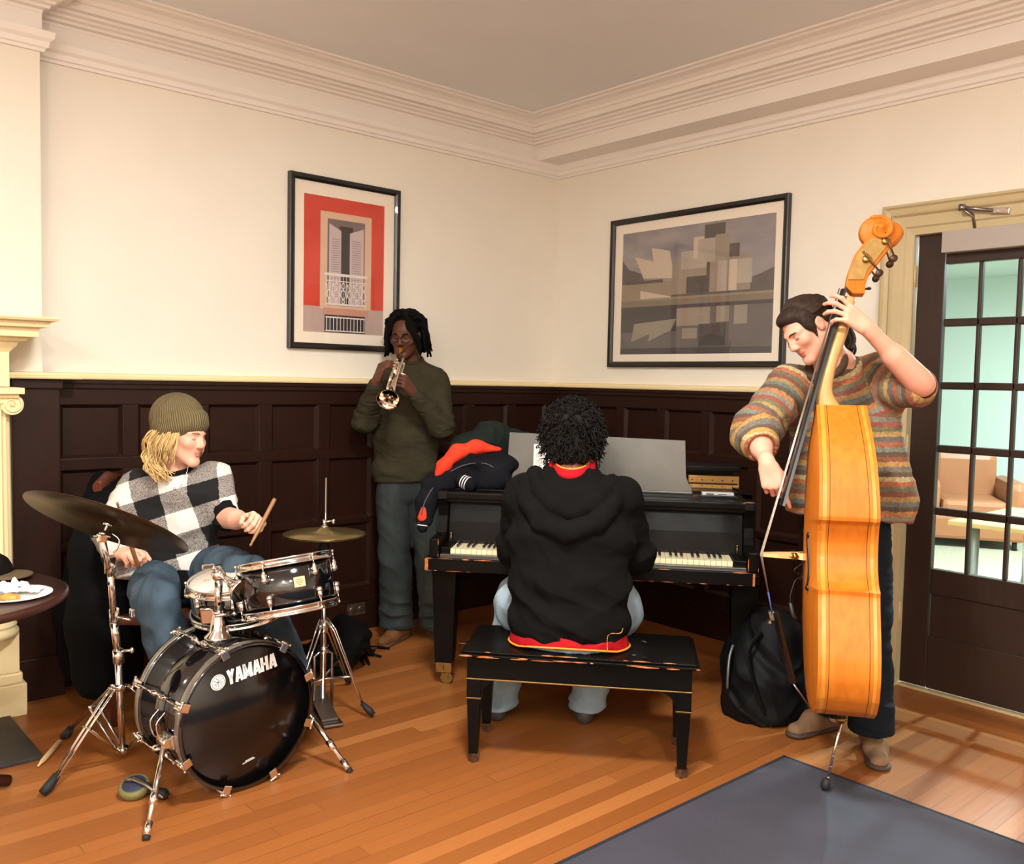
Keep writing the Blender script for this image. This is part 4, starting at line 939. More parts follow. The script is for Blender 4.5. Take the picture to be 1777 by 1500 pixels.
for i, f_ in enumerate((onz(73, 1384, .0), pole_b + (V((.27, -.10, 0))), pole_b + V((-.12, .34, 0)))):
    f_ = V((f_.x, f_.y, 0)); e0 = V((f_.x - hub.x, f_.y - hub.y, 0)); L_ = e0.length; e0.normalize(); side = e0.cross(UPZ)
    w = MB(); s0, s1 = hub + e0 * .03, f_ + UPZ * .05 - e0 * .045
    for sg in (-1, 1): w.tube([s0 + side * .013 * sg, s0 + (s1 - s0) * .12 + side * .013 * sg, s1 + side * .009 * sg], .0065, 8, flat=.5, up=side)
    mid = s0 + (s1 - s0) * .45
    for sg in (-1, 1): w.tube([mid + side * .018 * sg, low_h + e0 * .02 + side * .012 * sg], .006, 8, flat=.5, up=side)
    w.cyl(mid - side * .024, mid + side * .024, .005, seg=8); w.cyl(s0 - side * .02, s0 + side * .02, .006, seg=8); lg = w.build('leg', M_chrome, rc)
    MB().tube([s1 - e0 * .01 + UPZ * .01, s1 + e0 * .02 - UPZ * .02, f_ + UPZ * .014], [.014, .019, .015], 10).build('rubber_foot', M_rub, lg)
# bass drum pedal behind the drum
bp = thing('kick_pedal', F0 + AX * (LB + .12) - V((0, 0, F0.z)), 'metal kick pedal behind the bass drum', 'pedal')
cpd = F0 + AX * (LB + .02) - V((0, 0, F0.z))
w = MB(axes(cpd, SX, AX, UPZ)); w.box((0, .14, .012), (.09, .28, .012), None, .004); w.box((0, .16, .06), (.08, .24, .010), Matrix.Rotation(-.3, 3, 'X'), .004); w.build('footboard', M_satin, bp)
w = MB(axes(cpd, SX, AX, UPZ)); w.cyl((-.05, .03, .01), (-.05, .03, .22), .008); w.cyl((.05, .03, .01), (.05, .03, .22), .008); w.cyl((-.06, .03, .215), (.06, .03, .215), .007); w.build('frame', M_satin, bp)
w = MB(axes(cpd, SX, AX, UPZ)); w.cyl((0, .03, .215), (0, .075, .34), .004); w.ball((0, .08, .345), (.022, .03, .025)); w.build('beater', M_felt, bp)
# odd things on the floor
M_olive = mat('olive_rubber', (106, 98, 52), .6); M_navy = mat('navy_top', (30, 34, 56), .6)
dc = onz(234, 1372, .02); pdx = thing('practice_pad', (dc.x, dc.y, 0), 'round olive pad with navy top and strap beside the left drum spur', 'pad')
tn = V((-.25, -.30, 1)).normalized()
MB().lathe(V((dc.x, dc.y, .028)), tn, [(.0, -.018), (.045, -.016), (.054, 0), (.052, .014), (.044, .020), (0, .021)], 36, caps=False).build('rim', M_olive, pdx)
MB().lathe(V((dc.x, dc.y, .028)) + tn * .0213, tn, [(.0, .003), (.036, .003), (.040, 0)], 36, caps=False).build('top', M_navy, pdx)
w = MB(); w.tube([V((dc.x, dc.y, .053)) - CR * .035 + UPZ * .0, V((dc.x, dc.y, .06)), V((dc.x, dc.y, .048)) + CR * .05 - CF * .02, V((dc.x, dc.y, .014)) + CR * .12 - CF * .05], [.008, .009, .008, .005], 8, flat=1.3); w.build('strap', M_satin, pdx)
w = MB(); f_ = onz(283, 1388, 0); w.tube([f_ + V((-.03, .04, .03)), f_ + V((0, 0, .02)), f_ + V((.012, -.012, .012))], [.012, .018, .01], 10, flat=1.4); w.build('foot', M_rub, pdx)
M_stick = mat('pale_hickory', (214, 176, 130), .45, var=.06, vs=20)
a, b = onz(66, 1330, .010), onz(104, 1287, .010)
tag(recentre(MB().tube([a, a + (b - a) * .12, a + (b - a) * .2, b - (b - a) * .03, b], [.003, .006, .0095, .0105, .006], 12).build('drumstick', M_stick)), 'pale wooden stick lying on the floor left of the cymbal stand', 'stick')
# ------------------------------------------------------------------ smooth solid modelling: blended distance fields meshed into one skin
A3 = lambda p: np.array(p, dtype=np.float32)
class SDF:
    def __init__(s, h):
        s.h = h; s.items = []
    def _add(s, fn, lo, hi, k, tag, sub=False): s.items.append((fn, A3(lo), A3(hi), k, tag, sub)); return s
    def cap(s, a, b, ra, rb=None, k=.02, tag=0, sub=False, flat=None):
        """tapered limb from a to b; flat=(axis, factor) squashes it along an axis"""
        rb = ra if rb is None else rb; a, b = A3(a), A3(b); m = max(ra, rb) * (1 if not flat else max(1, flat[1])); ab = b - a; L2 = max(1e-9, float(ab @ ab))
        if flat: fa = A3(V(flat[0]).normalized()); ff = flat[1]
        def fn(X, Y, Z):
            px, py, pz = X - a[0], Y - a[1], Z - a[2]
            t = np.clip((px * ab[0] + py * ab[1] + pz * ab[2]) / L2, 0, 1)
            qx, qy, qz = px - t * ab[0], py - t * ab[1], pz - t * ab[2]
            if flat:
                dd = qx * fa[0] + qy * fa[1] + qz * fa[2]; g = dd * (1 / ff - 1); qx = qx + g * fa[0]; qy = qy + g * fa[1]; qz = qz + g * fa[2]
            return np.sqrt(qx * qx + qy * qy + qz * qz) - (ra + (rb - ra) * t)
        return s._add(fn, np.minimum(a, b) - m, np.maximum(a, b) + m, k, tag, sub)
    def chain(s, pts, rs, k=.02, tag=0, flat=None):
        for i in range(len(pts) - 1): s.cap(pts[i], pts[i + 1], rs[i], rs[i + 1], k, tag, False, flat)
        return s
    def ell(s, c, r, M=None, k=.02, tag=0, sub=False):
        c = A3(c); R = np.array(M.to_3x3() if M else Matrix.Identity(3), dtype=np.float32); r = A3(r); ext = np.abs(R) @ r; rm = float(r.min())
        def fn(X, Y, Z):
            px, py, pz = X - c[0], Y - c[1], Z - c[2]
            lx = (px * R[0, 0] + py * R[1, 0] + pz * R[2, 0]) / r[0]; ly = (px * R[0, 1] + py * R[1, 1] + pz * R[2, 1]) / r[1]; lz = (px * R[0, 2] + py * R[1, 2] + pz * R[2, 2]) / r[2]
            k0 = np.sqrt(lx * lx + ly * ly + lz * lz) + 1e-9
            k1 = np.sqrt((lx / r[0]) ** 2 + (ly / r[1]) ** 2 + (lz / r[2]) ** 2) + 1e-9
            return k0 * (k0 - 1) / k1
        return s._add(fn, c - ext, c + ext, k, tag, sub)
    def loft(s, rings, k=.02, tag=0):
        """rings: (centre, x axis, rx, ry) ; elliptical trunk through the rings"""
        for (c0, x0, rx0, ry0), (c1, x1, rx1, ry1) in zip(rings, rings[1:]):
            c0, c1 = A3(c0), A3(c1); ab = c1 - c0; L = float(np.linalg.norm(ab)); d = ab / L
            xx = A3(x0) * .5 + A3(x1) * .5; xx = xx - d * float(xx @ d); xx /= np.linalg.norm(xx); yy = np.cross(d, xx)
            def fn(X, Y, Z, c0=c0, d=d, L=L, xx=xx, yy=yy, rx0=rx0, rx1=rx1, ry0=ry0, ry1=ry1):
                px, py, pz = X - c0[0], Y - c0[1], Z - c0[2]
                z = px * d[0] + py * d[1] + pz * d[2]; t = np.clip(z / L, 0, 1); e = np.abs(z - t * L)
                x = px * xx[0] + py * xx[1] + pz * xx[2]; y = px * yy[0] + py * yy[1] + pz * yy[2]
                rx, ry = rx0 + (rx1 - rx0) * t, ry0 + (ry1 - ry0) * t; m = np.minimum(rx, ry)
                return (np.sqrt((x / rx) ** 2 + (y / ry) ** 2 + (e / (m * .6)) ** 2) - 1) * m
            m = max(rx0, rx1, ry0, ry1); s._add(fn, np.minimum(c0, c1) - m, np.maximum(c0, c1) + m, k, tag)
        return s
    def box(s, c, half, M=None, r=.01, k=.01, tag=0, sub=False):
        c = A3(c); R = np.array(M.to_3x3() if M else Matrix.Identity(3), dtype=np.float32); hf = A3(half) - r; ext = np.abs(R) @ (hf + r)
        def fn(X, Y, Z):
            px, py, pz = X - c[0], Y - c[1], Z - c[2]
            q = [np.abs(px * R[0, i] + py * R[1, i] + pz * R[2, i]) - hf[i] for i in range(3)]
            o = np.sqrt(sum(np.maximum(v, 0) ** 2 for v in q)); return o + np.minimum(np.maximum(np.maximum(q[0], q[1]), q[2]), 0) - r
        return s._add(fn, c - ext, c + ext, k, tag, sub)
    def plane_cut(s, p, n):
        """remove everything on the side n points to"""
        p, n = A3(p), A3(V(n).normalized()); s.items.append((lambda X, Y, Z: -((X - p[0]) * n[0] + (Y - p[1]) * n[1] + (Z - p[2]) * n[2]), None, None, .004, 0, True)); return s
    def hem(s, p, axis, r=.16, ln=.16):
        """cut a sleeve or trouser leg off square: everything past p along axis goes"""
        ax_ = V(axis).normalized(); x, y = MB().frame(ax_); return s.box(V(p) + ax_ * ln, (r, r, ln), axes((0, 0, 0), x, y, ax_), .004, .006, 0, True)
    def mesh(s, smooth=1):
        h = s.h; adds = [i for i in s.items if not i[5]]
        lo = np.min([i[1] for i in adds], axis=0) - 4 * h - .02; hi = np.max([i[2] for i in adds], axis=0) + 4 * h + .02
        n = np.ceil((hi - lo) / h).astype(int) + 1
        ax = [lo[i] + h * np.arange(n[i], dtype=np.float32) for i in range(3)]
        D = np.full(tuple(n), 1.0, dtype=np.float32); T = np.zeros(tuple(n), dtype=np.int16)
        for fn, l, u, k, tag, sub in s.items:
            if l is None: sl = [slice(0, n[i]) for i in range(3)]
            else:
                pad = k + 4 * h; a = np.clip(np.floor((l - pad - lo) / h).astype(int), 0, n); b = np.clip(np.ceil((u + pad - lo) / h).astype(int) + 1, 0, n)
                if (b <= a).any(): continue
                sl = [slice(a[i], b[i]) for i in range(3)]
            d = fn(ax[0][sl[0]][:, None, None], ax[1][sl[1]][None, :, None], ax[2][sl[2]][None, None, :]).astype(np.float32); o = D[tuple(sl)]
            kk = max(k, 1e-5)
            if sub:
                g = np.clip(.5 - .5 * (o + d) / kk, 0, 1); D[tuple(sl)] = o * (1 - g) - d * g + kk * g * (1 - g)
            else:
                g = np.clip(.5 + .5 * (o - d) / kk, 0, 1); t_ = T[tuple(sl)]; t_[d < o] = tag
                D[tuple(sl)] = o * (1 - g) + d * g - kk * g * (1 - g)
        I = D < 0
        c = np.zeros(tuple(n - 1), dtype=np.int8)
        for dx in (0, 1):
            for dy in (0, 1):
                for dz in (0, 1): c += I[dx:n[0] - 1 + dx, dy:n[1] - 1 + dy, dz:n[2] - 1 + dz]
        act = (c > 0) & (c < 8); idx = np.full(tuple(n - 1), -1, dtype=np.int32); ii = np.argwhere(act); idx[act] = np.arange(len(ii))
        acc = np.zeros((len(ii), 3), dtype=np.float32); cnt = np.zeros(len(ii), dtype=np.float32)
        E_ = [((x, y, z), tuple(np.array((x, y, z)) + np.eye(3, dtype=int)[a])) for a in range(3) for x in (0, 1) for y in (0, 1) for z in (0, 1) if (x, y, z)[a] == 0]
        for a, b in E_:
            va = D[ii[:, 0] + a[0], ii[:, 1] + a[1], ii[:, 2] + a[2]]; vb = D[ii[:, 0] + b[0], ii[:, 1] + b[1], ii[:, 2] + b[2]]
            m = (va < 0) != (vb < 0); t = np.where(m, va / np.where(m, va - vb, 1), 0)
            acc += m[:, None] * (A3(a) + t[:, None] * (A3(b) - A3(a))); cnt += m
        vs = lo + h * (ii + acc / cnt[:, None]); tags = T[ii[:, 0], ii[:, 1], ii[:, 2]]
        qs = []
        for a in range(3):
            b_, c_ = (a + 1) % 3, (a + 2) % 3
            s0 = [slice(None)] * 3; s1 = [slice(None)] * 3; s0[a] = slice(0, n[a] - 1); s1[a] = slice(1, n[a])
            A_, B_ = I[tuple(s0)], I[tuple(s1)]; e = np.argwhere(A_ != B_)
            e = e[(e[:, b_] > 0) & (e[:, c_] > 0) & (e[:, b_] < n[b_] - 1) & (e[:, c_] < n[c_] - 1)]
            f = A_[e[:, 0], e[:, 1], e[:, 2]]
            def at(db, dc):
                q = e.copy(); q[:, b_] -= db; q[:, c_] -= dc; return idx[q[:, 0], q[:, 1], q[:, 2]]
            q = np.stack([at(1, 1), at(0, 1), at(0, 0), at(1, 0)], 1); q[~f] = q[~f][:, ::-1]; qs.append(q)
        q = np.concatenate(qs); q = q[(q >= 0).all(1)]
        vs = vs.astype(np.float64)
        for _ in range(smooth): vs = laplace(vs, q, .5)
        return vs, q, tags
def laplace(vs, q, f):
    acc = np.zeros_like(vs); cnt = np.zeros(len(vs))
    for i in range(4):
        a, b = q[:, i], q[:, (i + 1) % 4]
        for d in range(3): acc[:, d] += np.bincount(a, vs[b, d], len(vs))
        cnt += np.bincount(a, minlength=len(vs))
    return vs * (1 - f) + f * acc / np.maximum(cnt, 1)[:, None]
def normals(vs, q):
    n = np.cross(vs[q[:, 2]] - vs[q[:, 0]], vs[q[:, 3]] - vs[q[:, 1]]); o = np.zeros_like(vs)
    for i in range(4):
        for d in range(3): o[:, d] += np.bincount(q[:, i], n[:, d], len(vs))
    return o / np.maximum(np.linalg.norm(o, axis=1), 1e-9)[:, None]
def wnoise(p, f, seed, n=5):
    r = np.random.RandomState(seed); o = 0
    for i in range(n):
        k = r.normal(size=3) * f; k2 = r.normal(size=3) * f * .6; o = o + np.sin(p @ k + r.rand() * 6.28 + 1.6 * np.sin(p @ k2 + r.rand() * 6.28))
    return o / n
def ridge(p, f, seed): return 1 - 2 * np.abs(wnoise(p, f, seed, 3))
def folds(vs, q, amp=.004, f=22, seed=1, spots=(), stretch=None):
    """cloth folds: soft ridges all over plus tighter creases round the spots (point, radius, amount, direction, frequency)"""
    n = normals(vs, q); p = vs * (np.array(stretch) if stretch is not None else 1.0)
    amp = amp * 1.7; d = amp * (ridge(p, f, seed) * .7 - .15) + amp * .45 * ridge(p * np.array((1, 1, 1.6)), f * 1.9, seed + 5)
    for (c, r, a, dr, fr) in spots:
        w = np.exp(-((vs - np.array(c)) ** 2).sum(1) / r ** 2); u = vs @ np.array(V(dr).normalized())
        d = d + w * a * 1.4 * (1 - 2 * np.abs(np.sin(u * fr * .5 + 2.0 * wnoise(vs, 12, seed + 9))))
    return vs + n * d[:, None]
def skin(name, data, m, parent=None, cols=None, floats=None, mi=None, smooth=True):
    vs, q = data[0], data[1]
    me = bpy.data.meshes.new(name); me.vertices.add(len(vs)); me.vertices.foreach_set('co', vs.astype(np.float32).ravel())
    me.loops.add(q.size); me.loops.foreach_set('vertex_index', q.astype(np.int32).ravel()); me.polygons.add(len(q))
    me.polygons.foreach_set('loop_start', np.arange(0, q.size, 4, dtype=np.int32)); me.polygons.foreach_set('use_smooth', np.full(len(q), smooth))
    if mi is not None: me.polygons.foreach_set('material_index', mi.astype(np.int32))
    me.update(calc_edges=True)
    if cols is not None:
        ca = me.color_attributes.new('tint', 'FLOAT_COLOR', 'POINT'); ca.data.foreach_set('color', np.concatenate([cols, np.ones((len(cols), 1))], 1).astype(np.float32).ravel())
    for k, v in (floats or {}).items():
        fa = me.attributes.new(k, 'FLOAT', 'POINT'); fa.data.foreach_set('value', np.asarray(v, dtype=np.float32))
    me.validate()
    return link(name, me, m, parent)
def skin_mat(name, col, rough=.5):
    m = bpy.data.materials.new(name); m.use_nodes = True; t = NT(m)
    n = t.noise(t.coord(), 30, 3); c = t.attr('tint')['Color']
    t.base(t.mix(t.math('MULTIPLY', n, .12), c, rgb(*col))); t.bsdf.inputs['Roughness'].default_value = rough + .08; t.bsdf.inputs['Specular IOR Level'].default_value = .3
    t.bsdf.inputs['Subsurface Weight'].default_value = .10; t.bsdf.inputs['Subsurface Radius'].default_value = (.01, .004, .002); t.bsdf.inputs['Subsurface Scale'].default_value = .5
    t.bump(t.noise(t.coord(), 400, 2), .05, .001); return m
def cloth_mat(name, c1, c2=None, rough=.9, vs=9, weave=700, bump=.25, sheen=0.0, bd=.0015):
    m = bpy.data.materials.new(name); m.use_nodes = True; t = NT(m); c2 = c2 or tuple(min(255, int(q * 1.12)) for q in c1)
    n = t.noise(t.coord(), vs, 4, .6); t.base(t.ramp(n, [(.32, rgb(*c1)), (.68, rgb(*c2))])); t.bsdf.inputs['Roughness'].default_value = rough
    t.bsdf.inputs['Sheen Weight'].default_value = sheen; t.bsdf.inputs['Specular IOR Level'].default_value = .12; t.bump(t.noise(t.coord(), weave, 2), bump, bd); return m
# ------------------------------------------------------------------ people
def head_frame(c, fwd, up):
    f = V(fwd).normalized(); u = V(up); u = (u - f * u.dot(f)).normalized(); return axes(c, f.cross(u), f, u)
def add_head(b, M, neck, s=1.0, jaw=1.0, tag=1):
    L = lambda x, y, z: M @ V((x * s, y * s, z * s)); R = M
    b.ell(L(0, -.012, .036), (.075 * s, .096 * s, .084 * s), R, .02, tag)
    b.ell(L(0, .030, -.030), (.062 * s * jaw, .066 * s, .080 * s), R, .03, tag)
    for x in (-1, 1):
        b.cap(L(x * .050 * jaw, .0, -.050), L(x * .018, .072, -.102), .020 * s, .015 * s, .03, tag)
        b.ell(L(x * .043, .068, -.022), (.022 * s, .018 * s, .018 * s), R, .025, tag)
        b.cap(L(x * .014, .089, .022), L(x * .050, .070, .020), .010 * s, .007 * s, .016, tag)
        b.ell(L(x * .031, .094, .004), (.016 * s, .014 * s, .011 * s), R, .010, tag, True)
        b.ell(L(x * .031, .075, .003), (.0145 * s, .0125 * s, .0115 * s), R, .002, 4)
        b.ell(L(x * .013, .096, -.034), (.0085 * s, .010 * s, .0075 * s), R, .006, tag)
        b.ell(L(x * .078, -.010, -.004), (.009 * s, .019 * s, .030 * s), R @ Matrix.Rotation(.25, 4, 'X'), .006, tag)
        b.ell(L(x * .088, -.006, .000), (.006 * s, .010 * s, .016 * s), R, .004, tag, True)
    b.ell(L(0, .076, -.106), (.020 * s, .016 * s, .015 * s), R, .02, tag)
    b.cap(L(0, .089, .018), L(0, .1055, -.026), .0078 * s, .0118 * s, .012, tag); b.ell(L(0, .106, -.030), (.0115 * s, .010 * s, .009 * s), R, .008, tag)
    b.ell(L(0, .0868, -.0605), (.0235 * s, .0105 * s, .0060 * s), R, .006, 5); b.ell(L(0, .0852, -.0715), (.0195 * s, .0105 * s, .0066 * s), R, .006, 5)
    b.ell(L(0, .0975, -.0660), (.020 * s, .006 * s, .0012 * s), R, .003, 5, True)
    b.cap(L(0, -.022, -.055), neck, .056 * s, .060 * s, .03, tag)
def add_hand(b, w, d, dorsal, right, curl, sp=.06, thumb=(.5, .3, .25), s=1.0, tag=2, tcurl=.35):
    """w wrist, d towards the fingers, dorsal = back of the hand; curl: 4 finger triples in radians"""
    y = V(d).normalized(); z = V(dorsal); z = (z - y * z.dot(y)).normalized(); x = y.cross(z); th = -1 if right else 1
    M = axes(w, x, y, z); L = lambda a, b_, c: M @ V((a * s, b_ * s, c * s)); tips = []
    xs = [.031, .0105, -.0105, -.030]; ys = [.088, .092, .088, .080]; ln = [(.043, .026, .021), (.047, .029, .022), (.043, .027, .021), (.034, .021, .019)]
    b.cap(L(0, -.02, 0), L(0, .02, 0), .026 * s, .028 * s, .02, tag, flat=(z, .72))
    for i in range(4):
        xx = xs[i] * th; b.cap(L(xx * .75, .015, 0), L(xx, ys[i] - .004, 0), .015 * s, .0125 * s, .012, tag)
        p = V((xx, ys[i], 0)); ang = 0; yaw = sp * (1.5 - i) * th
        for j in range(3):
            ang += curl[i][j]; dv = V((math.sin(yaw) * math.cos(ang), math.cos(yaw) * math.cos(ang), -math.sin(ang))); p2 = p + dv * ln[i][j]
            r0 = (.0098, .0090, .0082)[j] * (.9 if i == 3 else 1); b.cap(L(*p), L(*p2), r0 * s, (r0 - .0009) * s, .003, tag); b.ell(L(*p), (r0 * s * 1.06,) * 3, None, .003, tag); p = p2
        tips.append(L(*p))
    t0 = V((th * .018, .018, -.006)); t1 = V((th * .042, .050, -.014)); b.cap(L(*t0), L(*t1), .016 * s, .0125 * s, .012, tag)
    a, o, c = thumb; d1 = V((th * math.sin(a) * math.cos(o), math.cos(a) * math.cos(o), -math.sin(o))); t2 = t1 + d1 * .036
    a2 = a - tcurl; d2 = V((th * math.sin(a2) * math.cos(o + c), math.cos(a2) * math.cos(o + c), -math.sin(o + c))); t3 = t2 + d2 * .028
    b.cap(L(*t1), L(*t2), .0112 * s, .0100 * s, .004, tag); b.cap(L(*t2), L(*t3), .0100 * s, .0085 * s, .004, tag); tips.append(L(*t3)); return tips
def skin_cols(tags, base, lip, blush=None, vs=None):
    c = np.tile(np.array(rgb(*base)[:3]), (len(tags), 1)); c[tags == 5] = rgb(*lip)[:3]
    if blush is not None:
        for p, r, col in blush:
            w = np.exp(-((vs - np.array(p)) ** 2).sum(1) / r ** 2)[:, None] * .38; c = c * (1 - w) + np.array(rgb(*col)[:3]) * w
    return c
def shoe(b, heel, toe, w=.045, hgt=.05, sole=True):
    heel, toe = V(heel), V(toe); d = (toe - heel); L = d.length; d.normalize(); up = UPZ
    b.cap(heel + d * .035 + up * (hgt * .75), heel + d * .05 + up * .085, .036, .040, .03, 0)
    b.cap(heel + d * .038 + up * .036, heel + d * (L * .55) + up * .036, .036, .040, .03, 0)
    b.cap(heel + d * (L * .55) + up * .034, toe - d * .045 + up * .029, .041, .036, .03, 0, flat=(up, .82))
def eyes_brows(parent, M, brow_mat, s=1.0, lash=True, tilt=0.0):
    L = lambda x, y, z: M @ V((x * s, y * s, z * s))
    for x in (-1, 1):
        MB().tube([L(x * .013, .098, .0195), L(x * .026, .0965, .0245 + tilt), L(x * .042, .084, .0225), L(x * .052, .071, .0165)], [.0022 * s, .0034 * s, .0030 * s, .0012 * s], 8).build('eyebrow', brow_mat, parent)
        if lash: MB().tube([L(x * .0185, .0845, -.0005), L(x * .025, .0885, -.0040), L(x * .033, .0888, -.0052), L(x * .041, .0838, -.0035), L(x * .0455, .0772, .000)], [.0008 * s, .0012 * s, .0013 * s, .0012 * s, .0008 * s], 6).build('eyelashes', brow_mat, parent)
M_blackhair = mat('black_hair', (7, 6, 5), .75, spec=.12, bump=.3, bs=300)
M_denim_d = cloth_mat('dark_grey_denim', (38, 44, 44), (56, 60, 56), .9, 5)
# ------------------------------------------------------------------ the trumpeter
def trumpeter():
    hc = P(704, 583, 5.08); fw = (-CF * .93 - CR * .20 - CU * .24); M = head_frame(hc, fw, CU * .95 - CF * .25)
    neck = P(714, 634, 5.16)
    t = thing('person', V((hc.x, hc.y, 0)), 'person in an olive sweater and wide jeans playing a silver trumpet against the wall', 'person')
    sL, sR = P(671, 664, 5.17), P(757, 662, 5.17)                 # picture-left and picture-right shoulders
    eL, eR = P(634, 728, 5.02), P(766, 740, 5.00); wL, wR = P(653, 662, 4.84), P(716, 682, 4.86)
    pel = P(704, 850, 5.17); hipL, hipR = P(684, 860, 5.15), P(732, 862, 5.18); kL, kR = P(686, 970, 5.12), P(748, 968, 5.15); aL, aR = P(691, 1082, 5.14), P(752, 1080, 5.18)
    b = SDF(.004)
    add_head(b, M, neck, 1.0)
    X = CR
    b.loft([(P(705, 800, 5.17), X, .12, .08), (P(708, 740, 5.17), X, .13, .09), (P(713, 670, 5.17), X, .15, .095), (P(714, 640, 5.17), X, .08, .06)], .05)
    for s_, e_, w_ in ((sL, eL, wL), (sR, eR, wR)): b.cap(s_, e_, .045, .036, .03); b.cap(e_, w_, .034, .024, .02, 2)
    for h_, k_, a_ in ((hipL, kL, aL), (hipR, kR, aR)): b.cap(h_, k_, .065, .045, .03); b.cap(k_, a_, .045, .03, .02)
    b.cap(hipL, hipR, .08, .08, .04); b.cap(pel, P(705, 800, 5.17), .09, .09, .05)
    cu = [(.95, .75, .35), (1.05, .7, .3), (.85, .8, .4), (.6, .9, .5)]
    add_hand(b, wL, CU * .90 + CR * .36 - CF * .15, -CR * .80 + CU * .28 - CF * .50, True, [(.85, .55, .35), (.95, .55, .35), (.95, .65, .4), (.8, .9, .5)], .10, (.35, .55, .3))
    add_hand(b, wR, -CR * .42 + CU * .62 - CF * .55, CR * .78 - CF * .45 + CU * .12, False, [(.75, 1.0, .5), (.9, 1.05, .5), (.95, 1.1, .5), (1.0, 1.1, .5)], .07, (.3, .6, .3))
    d = b.mesh(1); body = skin('body', d, skin_mat('deep_brown_skin', (84, 48, 34), .42), t, skin_cols(d[2], (92, 54, 38), (92, 46, 40)))
    # sweater
    c = SDF(.0055)
    c.loft([(P(703, 836, 5.17), X, .178, .125), (P(704, 815, 5.17), X, .182, .128), (P(706, 760, 5.17), X, .186, .128), (P(711, 700, 5.17), X, .192, .130), (P(714, 668, 5.18), X, .168, .115), (P(714, 642, 5.17), X, .112, .085), (P(714, 626, 5.165), X, .070, .066)], .04, 0)
    c.cap(sL, eL, .070, .068, .06, 1); c.cap(eL, wL + (eL - wL) * .18, .070, .043, .03, 1); c.cap(sR, eR, .072, .070, .06, 2); c.cap(eR, wR + (eR - wR) * .22, .070, .045, .03, 2)
    for e_, w_ in ((eL, wL), (eR, wR)): c.cap(w_ + (e_ - w_) * .26, w_ + (e_ - w_) * .12, .044, .041, .008, 3)
    c.plane_cut(P(703, 834, 5.17), -UPZ + CR * .06)
    c.cap(P(713, 618, 5.13), P(712, 606, 5.10), .060, .060, .004, 0, True)
    d = c.mesh(1); vs = folds(d[0], d[1], .0035, 15, 3, [(eL, .11, .006, (eL - sL), 70), (eR, .11, .007, (eR - sR), 70), (P(704, 800, 5.05), .12, .004, UPZ, 45), (P(740, 660, 5.05), .1, .004, CR + UPZ, 50)])
    M_ol = cloth_mat('olive_knit', (52, 47, 34), (62, 56, 41), .95, 12, 500, .3)
    skin('sweater', (vs, d[1]), M_ol, t)
    w = MB(); cc = P(713, 628, 5.15)
    ring = [cc + (CR * math.cos(a) * .066 + (-CF) * math.sin(a) * .062 + CU * (.010 - .022 * max(0, math.sin(a)))) for a in [2 * PI * k / 28 for k in range(28)]]
    w.tube(ring, .011, 8, closed=True); w.build('collar', M_ol, t)
    # jeans
    j = SDF(.006)
    j.loft([(P(703, 824, 5.17), X, .150, .105), (P(704, 860, 5.17), X, .168, .115)], .03)
    j.chain([hipL, kL, P(687, 1060, 5.13), P(687, 1096, 5.12)], [.104, .092, .094, .098], .012); j.chain([hipR, kR, P(756, 1060, 5.16), P(757, 1094, 5.16)], [.104, .092, .092, .094], .012)
    j.hem(P(687, 1088, 5.12), -UPZ, .13); j.hem(P(757, 1090, 5.16), -UPZ, .13)
    j.plane_cut((0, 0, .035), -UPZ)
    d = j.mesh(1); vs = folds(d[0], d[1], .004, 9, 7, [(kL, .16, .007, UPZ + CR * .5, 40), (kR, .16, .006, UPZ - CR * .4, 42), (P(690, 1065, 5.05), .10, .010, UPZ, 75), (P(752, 1065, 5.08), .10, .009, UPZ, 75), (P(705, 870, 5.07), .1, .004, CR, 60)])
    mj = bpy.data.materials.new('faded_grey_jeans'); mj.use_nodes = True; q = NT(mj)
    n_ = q.noise(q.mapping(q.coord(), (6, 6, 1.6)), 1.0, 3); q.base(q.ramp(n_, [(.35, rgb(32, 37, 37)), (.56, rgb(48, 54, 52)), (.74, rgb(88, 86, 68))])); q.bsdf.inputs['Roughness'].default_value = .9; q.bump(q.noise(q.coord(), 600, 2), .2, .001)
    skin('jeans', (vs, d[1]), mj, t)
    M_tan = cloth_mat('tan_suede', (104, 66, 38), (128, 84, 50), .85, 20); M_tsole = mat('pale_sole', (96, 74, 54), .7)
    for a_, tx__ in ((P(697, 1090, 5.14), P(676, 1107, 5.02)), (P(752, 1092, 5.18), P(768, 1104, 5.08))):
        a0, t0 = V((a_.x, a_.y, 0)), V((tx__.x, tx__.y, 0)); dd = (t0 - a0).normalized(); t0 = a0 + dd * .24; a0 = a0 - dd * .05
        sb = SDF(.004); shoe(sb, a0, t0); sb.plane_cut((0, 0, .012), -UPZ); so = skin('shoe', sb.mesh(1), M_tan, t)
        sb = SDF(.004); sb.cap(a0 + dd * .04 + UPZ * .01, t0 - dd * .045 + UPZ * .01, .040, .042, .01, flat=(UPZ, .3)); sb.plane_cut((0, 0, .001), -UPZ); skin('sole', sb.mesh(1), M_tsole, so)
    # locs
    rd = random.Random(3); w = MB(); L = lambda x, y, z: M @ V((x, y, z))
    w.ball(L(0, -.034, .056), (.090, .100, .092), 24, 16, M.to_3x3())
